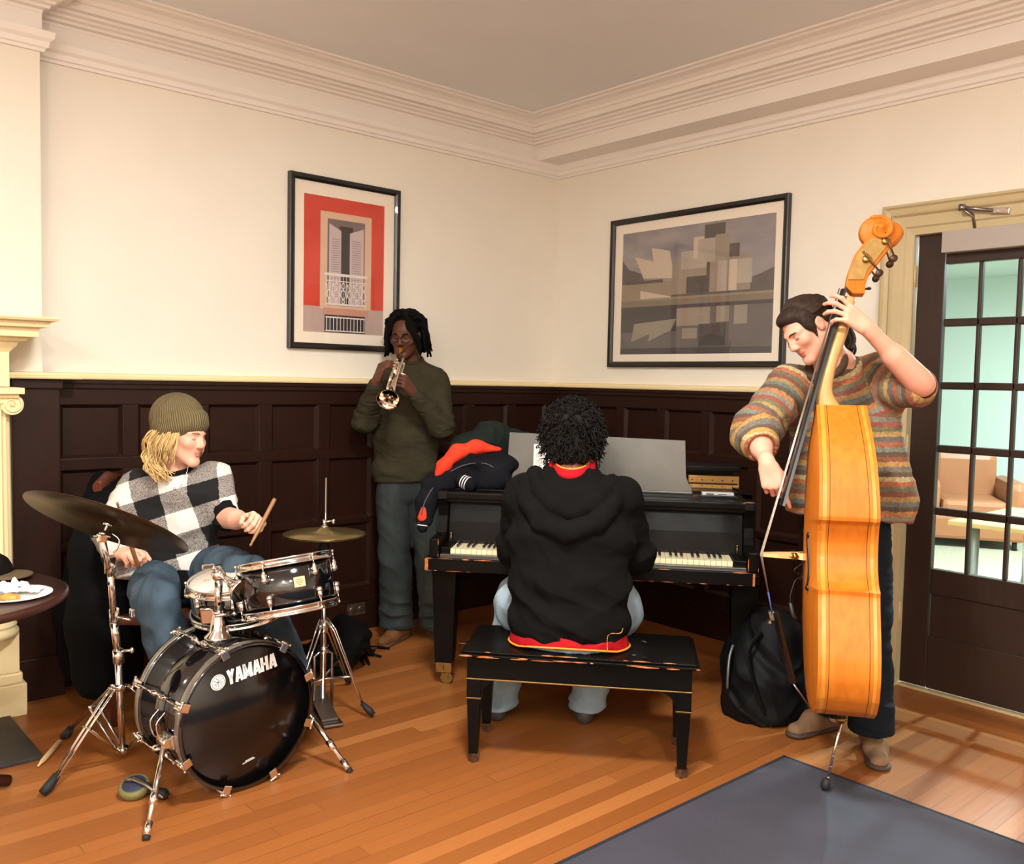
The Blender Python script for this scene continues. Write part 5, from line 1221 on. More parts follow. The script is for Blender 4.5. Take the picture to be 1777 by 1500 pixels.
    for k in range(230):
        az = rd.uniform(0, 2 * PI); el = rd.uniform(.05, 1.0); x0, y0, z0 = math.sin(az) * math.cos(el * 1.4) * .080, -math.cos(az) * math.cos(el * 1.4) * .092 - .015, .046 + math.sin(el * 1.4) * .082
        front = y0 > .035
        if front and -.060 < x0 < .056: continue
        out = V((x0, y0 + .015, 0)); out = out.normalized() if out.length > 1e-4 else V((1, 0, 0))
        if front: out = V((1 if x0 > -.02 else -1, .15, 0)).normalized()
        if out.y > .10: out = V((math.copysign(1, out.x if abs(out.x) > .2 else rd.uniform(-1, 1)), -.05, 0)).normalized()
        ln = rd.uniform(.14, .20) if not front else rd.uniform(.12, .17)
        spread = rd.uniform(.020, .048)
        p = [V((x0, y0, z0))]; p.append(p[0] + out * spread * .8 + V((0, 0, .012))); e1 = V((out.x * (.104 + rd.uniform(-.008, .014)), out.y * .116 - .015, z0 - ln * .45)); 
        if front: e1 = V((math.copysign(.090, out.x) + rd.uniform(-.012, .012), .040 + rd.uniform(-.03, .015), z0 - ln * .5))
        p.append(e1); p.append(e1 + V((out.x * .014 + rd.uniform(-.012, .012), out.y * .012 + rd.uniform(-.012, .012), -ln * .5)))
        pts = spline([L(*q_) for q_ in p], 4); r0 = rd.uniform(.0075, .0105)
        w.tube(pts, [r0 * (1.0 - .35 * (i / (len(pts) - 1)) ** 2) * (1 + .10 * math.sin(i * 2.1)) for i in range(len(pts))], 7)
    for sx_, n_ in ((-1, 34), (1, 16)):
        for k in range(n_):
            q_ = k / n_; jx = rd.uniform(-.006, .006); x1 = sx_ * (.060 - .030 * q_ * (1 if sx_ < 0 else .4)) if True else 0
            pts = spline([L(sx_ * (.006 + .02 * rd.random()), .045 + .012 * rd.random(), .128), L(sx_ * .040 + jx, .082, .112), L(x1 + sx_ * .012 + jx, .088 - abs(x1) * .25, .055), L(sx_ * .086 + jx, .052 + rd.uniform(-.02, .02), .0), L(sx_ * .094 + jx, .035 + rd.uniform(-.03, .02), -.055 - rd.uniform(0, .045))], 4)
            w.tube(pts, [.0085 * (1 - .35 * (i / (len(pts) - 1)) ** 2) for i in range(len(pts))], 7)
    w.build('hair', M_blackhair, t)
    eyes_brows(t, M, M_blackhair)
    g = MB()
    for x in (-1, 1):
        c_ = V((x * .032, .105, -.002)); g.tube([L(*(c_ + V((math.cos(a) * .0255, -abs(math.cos(a) if x * math.cos(a) > 0 else 0) * .010, math.sin(a) * .019)))) for a in [2 * PI * k / 24 for k in range(24)]], .0024, 6, closed=True)
        g.tube([L(x * .057, .094, .004), L(x * .080, .04, .006), L(x * .083, -.01, .0)], .0016, 6)
    g.tube([L(-.0075, .107, .002), L(0, .110, .005), L(.0075, .107, .002)], .0016, 6); g.build('glasses', mat('dark_glasses_frame', (20, 14, 12), .4), t)
    # trumpet
    M_sil = mat('polished_silver', (232, 222, 208), .08, 1.0); M_gb = mat('gold_mouthpiece', (220, 160, 60), .15, 1.0)
    Mp, Bp = P(697, 606, 4.968), P(667, 690, 4.60); ax = (Bp - Mp).normalized(); Lt = (Bp - Mp).length
    sd = (CR - ax * CR.dot(ax)).normalized(); vv = ax.cross(sd); vv = vv if vv.dot(CU) > 0 else -vv
    tr = thing('trumpet', P(688, 645, 4.8), 'polished silver trumpet pointed down at the camera', 'trumpet')
    off = sd * .020 - vv * .012
    w = MB(); prof = [(0.062, .0), (.0625, -.002), (.0605, -.002), (.050, .012), (.037, .032), (.026, .062), (.018, .105), (.0125, .16), (.0085, .24), (.0065, .30), (.0065, Lt - .09)]
    w.lathe(Bp + off, -ax, prof[1:], 40, caps=False); w.lathe(Bp + off, -ax, [(r_ - .0016 if r_ > .03 else r_ * .9, h_ + .001) for r_, h_ in prof[1:8]], 40, caps=False); w.build('bell', M_sil, tr, fix=False)
    w = MB(); o = Bp + off - ax * (Lt - .09)
    w.tube(spline([o + ax * .01, o - ax * .02, o - ax * .035 - vv * .018, o - ax * .03 - vv * .045, o + ax * .01 - vv * .05, o + ax * .10 - vv * .05], 6), .0065, 12); w.build('bell_bow', M_sil, tr)
    o2 = Mp - sd * .004
    w = MB(); w.cyl(o2 + ax * .06, o2 + ax * .33, .0062, seg=12); w.tube(spline([o2 + ax * .33, o2 + ax * .365 - vv * .010, o2 + ax * .375 - vv * .028, o2 + ax * .365 - vv * .046, o2 + ax * .33 - vv * .056, o2 + ax * .2 - vv * .056], 6), .0068, 12); w.cyl(o2 + ax * .27, o2 + ax * .285, .0085); w.build('leadpipe', M_sil, tr)
    w = MB(); w.lathe(o2 - ax * .004, ax, [(.0085, .014), (.013, .0), (.0138, .001), (.0135, .012), (.007, .03), (.0048, .055), (.0058, .075)], 24, caps=False); w.build('mouthpiece', M_gb, tr)
    for k in range(3):
        vc = Mp + ax * (.17 + k * .028) + sd * .009 - vv * .012
        w = MB(); w.cyl(vc - vv * .062, vc + vv * .030, .0112, seg=16); w.cyl(vc + vv * .030, vc + vv * .034, .0125, seg=16); w.cyl(vc - vv * .066, vc - vv * .062, .012, seg=16); w.build('valve', M_sil, tr)
        w = MB(); w.cyl(vc + vv * .034, vc + vv * .052, .003, seg=8); w.cyl(vc + vv * .050, vc + vv * .054, .0085, seg=16); w.build('valve_button', M_sil, tr)
    w = MB(); b0 = Mp + ax * .198 + sd * .02 - vv * .03
    w.tube(spline([b0, b0 + sd * .02, b0 + sd * .035 - vv * .01, b0 + sd * .035 - vv * .03, b0 + sd * .015 - vv * .035], 5), .006, 10); w.build('valve_slide', M_sil, tr)
    for q_ in (.13, .30): MB().cyl(o2 + ax * q_, Bp + off - ax * (Lt - q_), .003, seg=8).build('brace', M_sil, tr)
trumpeter()
# ------------------------------------------------------------------ the drummer and the wooden chair
M_chairwood = wood_mat('red_brown_chair_wood', (74, 36, 24), (98, 52, 34), .35, 'z')
def chair():
    sc_ = P(292, 1052, 3.93); sc_.z = .485; r = V((CR.x, CR.y, 0)).normalized(); f = V((CF.x, CF.y, 0)).normalized()
    t = thing('wooden_chair', (sc_.x, sc_.y, 0), 'red-brown wooden chair the drummer sits on', 'chair')
    M_ = axes((sc_.x, sc_.y, 0), r, f, UPZ)
    MB(M_).box((0, 0, .455), (.42, .42, .04), None, .012).build('seat', M_chairwood, t)
    for x, y in ((-.15, -.18), (.18, -.18), (.18, .18)): MB(M_).tube([(x, y, .44), (x * 1.02, y, .25), (x * 1.04, y, 0)], [.026, .026, .019], 10).build('leg', M_chairwood, t)
    MB(M_).tube([(-.18, .18, 0), (-.19, .18, .46), (-.25, .20, .80), (-.30, .21, .98)], [.02, .024, .021, .018], 10).build('back_post', M_chairwood, t)
    MB(M_).tube([(-.19, -.10, .44), (-.21, -.08, .5), (-.26, -.03, .80), (-.30, .02, .98)], [.02, .022, .021, .018], 10).build('back_post', M_chairwood, t)
    MB(M_).tube([(-.295, -.03, .985), (-.31, .10, 1.01), (-.30, .25, .985)], [.028, .034, .028], 12, flat=.7).build('top_rail', M_chairwood, t)
    return t, M_
def drummer():
    ch, MC = chair()
    hc = P(316, 757, 3.85); fw = (CR * .95 - CF * .30 - CU * .14); M = head_frame(hc, fw, CU * .97 + CR * .10); L = lambda x, y, z: M @ V((x, y, z))
    t = thing('person', V((hc.x, hc.y, 0)), 'person in a checked sweater and olive beanie playing the drums', 'person')
    neck = P(303, 825, 3.90); X = (CR * .93 - CF * .30).normalized()
    sL, sR = P(238, 848, 3.86), P(372, 832, 3.93); eL, wL = P(190, 925, 3.80), P(214, 962, 3.60); eR, wR = P(390, 898, 3.84), P(432, 906, 3.62)
    pel = P(300, 1000, 3.95); hipL, hipR = P(272, 1000, 3.93), P(334, 992, 3.97); kL, aL = P(272, 1045, 3.58), P(318, 1210, 3.66); kR, aR = P(428, 995, 3.62), P(508, 1170, 3.86)
    b = SDF(.004); add_head(b, M, neck)
    b.loft([(P(300, 960, 3.95), X, .12, .085), (P(300, 900, 3.93), X, .14, .10), (P(303, 850, 3.91), X, .15, .09), (neck, X, .075, .06)], .05); b.cap(pel, P(300, 960, 3.95), .11, .11, .05)
    for s_, e_, w_ in ((sL, eL, wL), (sR, eR, wR)): b.cap(s_, e_, .046, .040, .03); b.cap(e_, w_, .040, .027, .02, 2); b.cap(e_ + (w_ - e_) * .1, e_ + (w_ - e_) * .5, .041, .037, .03, 2)
    for h_, k_, a_ in ((hipL, kL, aL), (hipR, kR, aR)): b.cap(h_, k_, .075, .055, .03); b.cap(k_, a_, .052, .035, .02)
    fist = [(1.1, 1.2, .6), (1.2, 1.25, .6), (1.25, 1.3, .6), (1.25, 1.3, .6)]
    add_hand(b, wR, P(458, 898, 3.53) - wR, CF * .75 + CU * .55 + CR * .1, False, fist, .03, (.35, .7, .35))
    add_hand(b, wL, P(232, 957, 3.50) - wL, -CF * .5 + CU * .8, True, fist, .03, (.35, .7, .35))
    d = b.mesh(1); vs = d[0]
    pinks = [(L(x * .045, .07, -.03), .028, (226, 138, 116)) for x in (-1, 1)] + [(L(0, .115, -.03), .02, (224, 130, 108)), (wR, .07, (230, 150, 125))]
    skin('body', d, skin_mat('fair_skin', (226, 168, 140), .45), t, skin_cols(d[2], (232, 176, 150), (206, 128, 112), pinks, vs))
    M_bh = mat('blond_hair', (204, 168, 112), .6, var=.40, vs=90, stretch=(1, 1, .12), spec=.3)
    eyes_brows(t, M, mat('sandy_brows', (150, 110, 70), .7))
    # checked sweater
    c = SDF(.0055)
    c.loft([(P(300, 985, 3.94), X, .205, .175), (P(300, 960, 3.94), X, .200, .165), (P(300, 900, 3.92), X, .195, .140), (P(302, 850, 3.91), X, .190, .125), (P(304, 826, 3.91), X, .115, .090), (P(305, 815, 3.90), X, .072, .066)], .04, 0)
    c.cap(sL, eL, .082, .078, .05, 1); c.cap(eL, eL + (wL - eL) * .75, .078, .062, .03, 1); c.cap(sR, eR + (sR - eR) * .1, .080, .068, .05, 2)
    c.chain([P(206, 975, 3.72), P(222, 1000, 3.75)], [.055, .04], .05, 1)
    d0 = P(300, 996, 3.8); c.plane_cut(d0, -CU + CR * .12 - CF * .25)
    c.cap(P(307, 812, 3.86), P(316, 795, 3.83), .058, .058, .004, 0, True)
    d = c.mesh(1); vs = folds(d[0], d[1], .0040, 13, 11, [(eL, .12, .007, eL - sL, 60), (eR, .10, .006, eR - sR, 60), (P(300, 960, 3.8), .14, .006, CU + CR * .4, 38)])
    p0 = np.array(P(315, 906, 3.78)); e1 = np.array(CR * math.cos(.27) + CU * math.sin(.27)); e2 = np.array(-CU * math.cos(.30) + CR * math.sin(.30))
    cu_ = (vs - p0) @ e1 / .116; cv_ = (vs - p0) @ e2 / .092
    m = bpy.data.materials.new('buffalo_check_wool'); m.use_nodes = True; q = NT(m)
    wob = q.math('MULTIPLY', q.math('SUBTRACT', q.noise(q.coord(), 90, 3), .5), .10)
    def par(nm): 
        a = q.math('ADD', q.math('ADD', q.attr(nm)['Fac'], .5), wob); return q.math('LESS_THAN', q.math('FRACT', q.math('MULTIPLY', a, .5)), .5)
    su, sv = par('cu'), par('cv'); lvl = q.math('MULTIPLY', q.math('ADD', su, sv), .5)
    sp = q.noise(q.coord(), 260, 3, .7); grey = q.ramp(sp, [(.36, rgb(44, 40, 40)), (.62, rgb(176, 166, 158))])
    c1 = q.mix(q.math('GREATER_THAN', lvl, .25), rgb(16, 15, 16), grey); c2 = q.mix(q.math('GREATER_THAN', lvl, .75), c1, rgb(222, 214, 206))
    q.base(c2); q.bsdf.inputs['Roughness'].default_value = .95; q.bump(sp, .6, .004)
    skin('sweater', (vs, d[1]), m, t, None, {'cu': cu_, 'cv': cv_})
    M_under = cloth_mat('black_jersey', (15, 14, 15), (20, 19, 20))
    w = MB(); cc = P(307, 817, 3.875); y_ = X.cross(CU) ; y_ = y_ if y_.dot(CF) < 0 else -y_
    w.tube([cc + X * math.cos(a) * .063 + y_ * math.sin(a) * .058 + CU * (.006 - .018 * max(0, math.sin(a))) for a in [2 * PI * k / 28 for k in range(28)]], .010, 8, closed=True); w.build('collar', M_under, t)
    sl = SDF(.005); sl.cap(eR + (sR - eR) * .22, eR + (wR - eR) * .06, .062, .056, .02); d = sl.mesh(1); skin('sleeve', (folds(d[0], d[1], .004, 20, 5), d[1]), M_under, t)
    hm = SDF(.006); hm.loft([(P(300, 985, 3.945), X, .190, .165), (P(302, 1008, 3.94), X, .195, .170)], .02); d = hm.mesh(1); skin('undershirt', (folds(d[0], d[1], .005, 14, 6), d[1]), M_under, t)
    # necklace
    M_thin = mat('thin_silver_chain', (210, 204, 196), .25, .9)
    fy = lambda x, y, dd: P(x, y, dd)
    w = MB(); w.tube(spline([fy(327, 808, 3.80), fy(322, 826, 3.785), fy(312, 845, 3.775), fy(303, 850, 3.775), fy(292, 838, 3.785), fy(286, 822, 3.80)], 5), .0012, 6); w.tube(spline([fy(326, 815, 3.79), fy(314, 846, 3.77), fy(302, 876, 3.765), fy(301, 890, 3.765)], 5), .0012, 6); w.ball(fy(303, 849, 3.768), .007, 10, 8); w.build('necklace', M_thin, t)
    # jeans
    j = SDF(.006); j.loft([(P(300, 975, 3.95), X, .165, .14), (pel, X, .185, .155), (P(300, 1020, 3.95), X, .17, .14)], .03)
    j.chain([hipL, P(268, 1020, 3.72), kL], [.104, .095, .084], .03); j.chain([kL, P(292, 1110, 3.58), aL], [.084, .084, .085], .02)
    j.chain([hipR, P(390, 990, 3.78), kR], [.104, .092, .080], .03); j.chain([kR, P(470, 1090, 3.72), aR], [.085, .080, .078], .02)
    d = j.mesh(1); vs = folds(d[0], d[1], .0045, 11, 21, [(kL, .15, .008, UPZ + CR * .4, 45), (hipL, .14, .008, CR + UPZ, 50), (hipR, .14, .007, CR, 48), (kR, .12, .006, CR, 50)])
    M_bj = cloth_mat('blue_denim', (46, 58, 69), (76, 91, 104), .9, 6); skin('jeans', (vs, d[1]), M_bj, t)
    M_sn = mat('dark_sneaker', (40, 36, 34), .7)
    for a_, dr_ in ((aL, V((CR.x * .1 - CF.x, CR.y * .1 - CF.y, 0))), (aR, V((CR.x * .6 - CF.x * .8, CR.y * .6 - CF.y * .8, 0)))):
        dr_ = dr_.normalized(); a0 = V((a_.x, a_.y, .03)) - dr_ * .06; sb = SDF(.005); shoe(sb, a0, a0 + dr_ * .27); sb.plane_cut((0, 0, .02), -UPZ); skin('shoe', sb.mesh(1), M_sn, t)
    # beanie
    MK = M; M = M @ Matrix.Translation((0, -.018, .045)) @ Matrix.Rotation(.36, 4, 'X') @ Matrix.Translation((0, .018, -.045)); L = lambda x, y, z: M @ V((x, y, z))
    bm_ = SDF(.0045); bm_.ell(L(0, -.022, .066), (.096, .116, .104), M, .02); bm_.ell(L(0, -.040, .100), (.074, .090, .080), M, .06)
    bm_.plane_cut(L(0, .06, .036), M.to_3x3() @ V((0, -.10, -1)))
    d = bm_.mesh(1); loc = np.array([list(M.inverted() @ V(p)) for p in d[0]]); an = np.arctan2(loc[:, 0], loc[:, 1] + .02)
    cf = SDF(.0045); 
    cf.loft([(L(0, -.018, .030), M.to_3x3() @ V((1, 0, 0)), .105, .126), (L(0, -.019, .056), M.to_3x3() @ V((1, 0, 0)), .107, .128)], .01)
    d2 = cf.mesh(1); loc2 = np.array([list(M.inverted() @ V(p)) for p in d2[0]]); an2 = np.arctan2(loc2[:, 0], loc2[:, 1] + .02)
    m = bpy.data.materials.new('olive_rib_knit'); m.use_nodes = True; q = NT(m); s_ = q.math('SINE', q.math('MULTIPLY', q.attr('ang')['Fac'], 72.0))
    q.base(q.mix(q.math('MULTIPLY', q.math('ADD', s_, 1.0), .5), rgb(100, 86, 56), rgb(134, 116, 78))); q.bsdf.inputs['Roughness'].default_value = .95; q.bump(s_, .8, .004)
    be = skin('beanie', d, m, t, None, {'ang': an}); skin('cuff', d2, m, be, None, {'ang': an2})
    M = MK; L = lambda x, y, z: M @ V((x, y, z))
    # long blond hair behind the ears
    rd = random.Random(9); w = MB()
    for k in range(260):
        side = 1 if k < 170 else -1
        az = rd.uniform(.95, 2.7) * side
        x0, y0 = math.sin(az) * .080, math.cos(az) * .092 - .015; z0 = .035
        ln = rd.uniform(.10, .165); cw = rd.uniform(.006, .014); ph = rd.uniform(0, 6)
        pts = []
        for i in range(9):
            f_ = i / 8; ex = 1.0 + (.22 + .25 * (k % 5 == 0)) * math.sin(f_ * 2.6)
            pts.append(L(x0 * ex + cw * math.sin(ph + f_ * 7) * f_, y0 * ex - .012 * f_ + cw * math.cos(ph + f_ * 6) * f_, z0 - ln * f_))
        r0 = rd.uniform(.0022, .0042); w.tube(pts, [r0 * (1 - .6 * (i / 8) ** 2) for i in range(9)], 5)
    for k in range(80):                                                   # lock lying forward over the shoulder
        o = V((rd.uniform(-.020, .020), rd.uniform(-.020, .020), rd.uniform(-.012, .012))); 
        pts = spline([P(281 + rd.uniform(-8, 4), 772, 3.83) + o, P(266 + rd.uniform(-14, 6), 795, 3.79) + o, P(268 + rd.uniform(-12, 14), 815, 3.77) + o * 1.3, P(282 + rd.uniform(-12, 14), 828 + rd.uniform(-6, 8), 3.765) + o * 1.5], 4)
        w.tube(pts, [.0034 * (1 - .6 * (i / (len(pts) - 1)) ** 2) for i in range(len(pts))], 5)
    w.build('hair', M_bh, t)
    for (a, b_, lab) in ((P(477, 866, 3.56), P(434, 948, 3.44), 'brown drumstick in the left hand of the drummer, near the tom'), (P(240, 985, 3.52), P(203, 872, 3.36), 'drumstick in the right hand of the drummer, behind the ride cymbal')):
        tag(recentre(MB().tube([a, a + (b_ - a) * .04, b_ - (b_ - a) * .3, b_ - (b_ - a) * .05, b_ - (b_ - a) * .03, b_], [.007, .0085, .0082, .004, .0055, .003], 12).build('drumstick', mat('brown_stick', (140, 98, 58), .5))), lab, 'drumstick')
drummer()
def coat():
    k = SDF(.007); ps = [(182, 842, 4.04), (182, 890, 3.92), (176, 960, 3.84), (172, 1080, 3.80), (172, 1165, 3.80)]
    k.chain([P(*p_) for p_ in ps], [.045, .085, .11, .12, .11], .06); k.chain([P(196, 850, 4.08), P(205, 940, 4.02), P(205, 1060, 3.98), P(205, 1150, 3.96)], [.06, .10, .10, .10], .06)
    k.chain([P(140, 980, 4.0), P(132, 1060, 3.99), P(132, 1150, 3.99)], [.05, .06, .06], .05); k.plane_cut((0, 0, .03), -UPZ)
    d = k.mesh(1); o = skin('coat', (folds(d[0], d[1], .014, 7, 4, stretch=(1, 1, .25)), d[1]), cloth_mat('black_coat_cloth', (5, 5, 6), (9, 9, 10), .9, 5))
    tag(recentre(o), 'black coat hanging over the back of the wooden chair', 'coat')
coat()
def fringed_scarf():
    k = SDF(.006); k.chain([P(560, 1130, 4.45), P(600, 1112, 4.55), P(622, 1105, 4.62)], [.07, .11, .07], .06); k.chain([P(525, 1140, 4.4), P(590, 1150, 4.45)], [.05, .06], .05); k.plane_cut((0, 0, .004), -UPZ)
    d = k.mesh(1); t = thing('fringed_scarf', onz(595, 1160, 0), 'black fringed scarf heaped on the floor behind the hi-hat', 'scarf'); m = cloth_mat('black_wool', (9, 9, 10), (14, 14, 15))
    skin('cloth', (folds(d[0], d[1], .010, 12, 14), d[1]), m, t)
    rd = random.Random(2); w = MB()
    for i in range(16):
        a = onz(608 + rd.uniform(-8, 22), 1128 + rd.uniform(-12, 14), .02); e = onz(628 + rd.uniform(-18, 24), 1142 + rd.uniform(-18, 12), .006)
        if i == 0: a, e = onz(625, 1124, .02), onz(676, 1126, .006)
        if i == 1: a, e = onz(625, 1132, .02), onz(662, 1140, .006)
        w.tube(spline([a, (a + e) / 2 + V((rd.uniform(-.02, .02), rd.uniform(-.02, .02), .004)), e], 4), .006, 6)
    w.build('fringe', m, t)
fringed_scarf()
# ------------------------------------------------------------------ the pianist
def pianist():
    G = lambda a, b_, z: MP @ V((a, b_, z))
    hc = G(.662, -.270, 1.240); fw = v_ * .93 - UPZ * .34; M = head_frame(hc, fw, UPZ + v_ * .3); L = lambda x, y, z: M @ V((x, y, z))
    t = thing('person', G(.68, -.45, 0), 'person in a black hoodie seated at the piano, seen from behind', 'person')
    neck = G(.665, -.335, 1.105); X = u_
    sL, sR = G(.475, -.33, 1.015), G(.870, -.33, 1.015); eL, eR = G(.43, -.24, .77), G(.935, -.23, .765); wL, wR = G(.52, .02, .755), G(.86, .02, .755)
    hipL, hipR = G(.585, -.46, .535), G(.775, -.46, .535); kL, kR = G(.415, -.03, .515), G(.86, .0, .515); aL, aR = G(.355, -.16, .10), G(.735, -.12, .10)
    b = SDF(.0045); add_head(b, M, neck)
    b.loft([(G(.68, -.46, .55), X, .13, .10), (G(.672, -.44, .75), X, .13, .095), (G(.67, -.39, .95), X, .15, .10), (neck, X, .075, .06)], .05)
    for s_, e_, w_ in ((sL, eL, wL), (sR, eR, wR)): b.cap(s_, e_, .048, .038, .03); b.cap(e_, w_, .038, .026, .02, 2)
    for h_, k_, a_ in ((hipL, kL, aL), (hipR, kR, aR)): b.cap(h_, k_, .075, .055, .03); b.cap(k_, a_, .052, .034, .02)
    cu = [(.45, .5, .3)] * 4
    add_hand(b, wL, v_ * .95 - UPZ * .22 + u_ * .05, UPZ, False, cu, .08, (.5, .3, .2)); add_hand(b, wR, v_ * .95 - UPZ * .22 - u_ * .05, UPZ, True, cu, .08, (.5, .3, .2))
    d = b.mesh(1); skin('body', d, skin_mat('tan_brown_skin', (158, 100, 72), .5), t, skin_cols(d[2], (164, 106, 78), (140, 76, 66)))
    # hoodie
    M_hood = cloth_mat('black_fleece', (11, 10, 9), (16, 14, 13), .95, 10, 500, .25)
    c = SDF(.0055)
    c.loft([(G(.682, -.490, .485), X, .220, .155), (G(.682, -.48, .54), X, .226, .165), (G(.680, -.465, .68), X, .226, .155), (G(.674, -.435, .85), X, .240, .145), (G(.670, -.385, 1.00), X, .215, .125), (G(.668, -.35, 1.075), X, .135, .095), (G(.667, -.335, 1.105), X, .088, .080)], .05, 0)
    c.cap(sL, eL, .088, .078, .06, 1); c.cap(eL, wL + (eL - wL) * .10, .076, .052, .03, 1); c.cap(sR, eR, .088, .082, .06, 2); c.cap(eR, wR + (eR - wR) * .10, .080, .052, .03, 2)
    c.plane_cut(G(.68, -.6, .475), -UPZ - v_ * .12)
    # hood lying on the back
    hp = [(.480, -.395, 1.075), (.505, -.475, 1.005), (.570, -.555, .935), (.672, -.585, .905), (.775, -.555, .935), (.838, -.470, 1.005), (.862, -.390, 1.060)]
    c.chain([G(*q_) for q_ in hp], [.026, .034, .038, .040, .038, .034, .026], .010, 3)
    hp2 = [(.520, -.375, 1.105), (.550, -.470, 1.050), (.610, -.525, .995), (.675, -.54, .975), (.745, -.52, 1.000), (.800, -.46, 1.045), (.830, -.375, 1.085)]
    c.chain([G(*q_) for q_ in hp2], [.030, .030, .028, .026, .028, .030, .030], .008, 3)
    hp3 = [(.575, -.345, 1.125), (.590, -.425, 1.085), (.640, -.468, 1.045), (.690, -.470, 1.04), (.745, -.43, 1.075), (.765, -.34, 1.11)]
    c.chain([G(*q_) for q_ in hp3], [.022, .022, .020, .020, .022, .022], .006, 3)
    c.ell(G(.672, -.455, .985), (.15, .085, .09), axes((0, 0, 0), u_, v_, UPZ), .04, 3)
    c.ell(G(.668, -.395, 1.115), (.066, .060, .055), axes((0, 0, 0), u_, v_, UPZ), .015, 0, True)
    d = c.mesh(1); vs = folds(d[0], d[1], .0045, 11, 31, [(G(.68, -.62, .60), .14, .007, UPZ + u_ * .35, 60), (G(.52, -.58, .62), .10, .008, UPZ + u_ * .8, 55), (eR, .13, .008, eR - sR, 55), (eL, .13, .007, eL - sL, 55), (G(.84, -.56, .66), .12, .006, UPZ - u_ * .7, 50)])
    skin('hoodie', (vs, d[1]), M_hood, t)
    M_red = cloth_mat('red_jersey', (150, 14, 24), (176, 22, 32), .8, 12); M_yel = mat('yellow_trim', (226, 140, 40), .8)
    rs = SDF(.0055); rs.loft([(G(.682, -.492, .462), X, .238, .160), (G(.682, -.49, .50), X, .228, .150)], .02); rs.plane_cut(G(.68, -.6, .458), -UPZ - v_ * .30); d = rs.mesh(1); sh = skin('red_shirt', (folds(d[0], d[1], .004, 14, 8), d[1]), M_red, t)
    w = MB(); ring = []
    for k in range(48):
        a = 2 * PI * k / 48; x_, y_ = math.cos(a) * .240, math.sin(a) * .162; z_ = .4585 - (y_ + .108) * -.30 * 1.0
        ring.append(G(.682 + x_, -.492 + y_, max(.455, .458 + (-(y_ + .108)) * .30)))
    w.tube(ring, .004, 6, closed=True); w.build('hem_trim', M_yel, sh)
    w = MB(); rr = [G(.667 + math.cos(a) * .070, -.345 + math.sin(a) * .070, 1.140 + .034 * math.sin(a)) for a in [2 * PI * k / 30 for k in range(30)]]; w.tube(rr, .029, 10, closed=True); w.build('shirt_collar', M_red, sh)
    w = MB(); rr = [G(.667 + math.cos(a) * .073, -.345 + math.sin(a) * .073, 1.168 + .034 * math.sin(a)) for a in [2 * PI * k / 30 for k in range(30)]]; w.tube(rr, .0045, 6, closed=True); w.build('collar_trim', M_yel, sh)
    # jeans
    j = SDF(.006); j.loft([(G(.68, -.48, .475), X, .215, .155), (G(.68, -.475, .54), X, .205, .15)], .03); 
    for h_, k_, a_, s_ in ((hipL, kL, aL, -1), (hipR, kR, aR, 1)):
        j.chain([h_ + u_ * s_ * .03, h_ + (k_ - h_) * .4 + u_ * s_ * .05 + UPZ * .015, k_], [.105, .105, .095], .04); j.chain([k_, (k_ + a_) / 2, a_ - UPZ * .06], [.090, .078, .084], .02); j.hem(a_ - UPZ * .045, -UPZ, .13)
    j.plane_cut(G(.68, -.5, .4475), -UPZ) if False else None
    d = j.mesh(1); vs = d[0].copy(); n_ = (np.array(G(0, -.68, 0)), np.array(v_)); vv = (vs - np.array(G(0, 0, 0))) @ np.array(v_); uu = (vs - np.array(G(0, 0, 0))) @ np.array(u_)
    on = (vv < -.25) & (vv > -.70) & (uu > .25) & (uu < 1.2) & (vs[:, 2] < .449); vs[on, 2] = .449
    vs = np.where(on[:, None], vs, folds(vs, d[1], .0045, 11, 41, [(hipL, .15, .008, u_ + UPZ, 50), (hipR, .15, .007, u_, 50), (kL, .12, .006, UPZ, 50), (aL, .10, .008, UPZ, 80), (aR, .10, .008, UPZ, 80)]))
    M_lj = cloth_mat('light_denim', (126, 146, 160), (158, 176, 186), .9, 7); skin('jeans', (vs, d[1]), M_lj, t)
    M_sh = mat('dark_trainers', (58, 54, 50), .6)
    for a_ in (aL, aR):
        a0 = V((a_.x, a_.y, 0)) - v_ * .06; sb = SDF(.005); shoe(sb, a0, a0 + v_ * .27); sb.plane_cut((0, 0, .002), -UPZ); skin('shoe', sb.mesh(1), M_sh, t)
    # key chain at the hip
    w = MB(); pts = spline([P(1054, 1128, 3.40), P(1056, 1102, 3.42), P(1078, 1098, 3.43), P(1082, 1075, 3.5)], 10)
    for i, p_ in enumerate(pts[:-1]): w.ball(p_, .0028, 6, 5)
    w.build('key_chain', mat('gold_chain', (220, 170, 80), .3, .9), t)
    # curly hair
    rd = random.Random(12); w = MB(); w.ball(L(0, -.022, .045), (.112, .120, .114), 28, 20, M.to_3x3()); w.ball(L(0, -.060, -.03), (.085, .070, .085), 20, 14, M.to_3x3())
    for k in range(1300):
        th = rd.uniform(0, 2 * PI); z_ = rd.uniform(-.72, 1.0); r_ = math.sqrt(1 - z_ * z_); dv = V((math.sin(th) * r_, math.cos(th) * r_, z_))
        if dv.y > .55 and dv.z < .25: continue
        base_ = V((dv.x * .108, dv.y * .114 - .02, dv.z * .108 + .045)); base_.z -= .060 * max(0, -dv.z) * (1 if dv.y < .3 else 0); o = dv.normalized(); x_, y_ = w.frame(o); ln = rd.uniform(.020, .040) * (1.2 if dv.z < 0 else 1); rr = rd.uniform(.0055, .009); ph = rd.uniform(0, 6.3); tw = rd.choice((-1, 1)) * rd.uniform(7, 10)
        pts = []
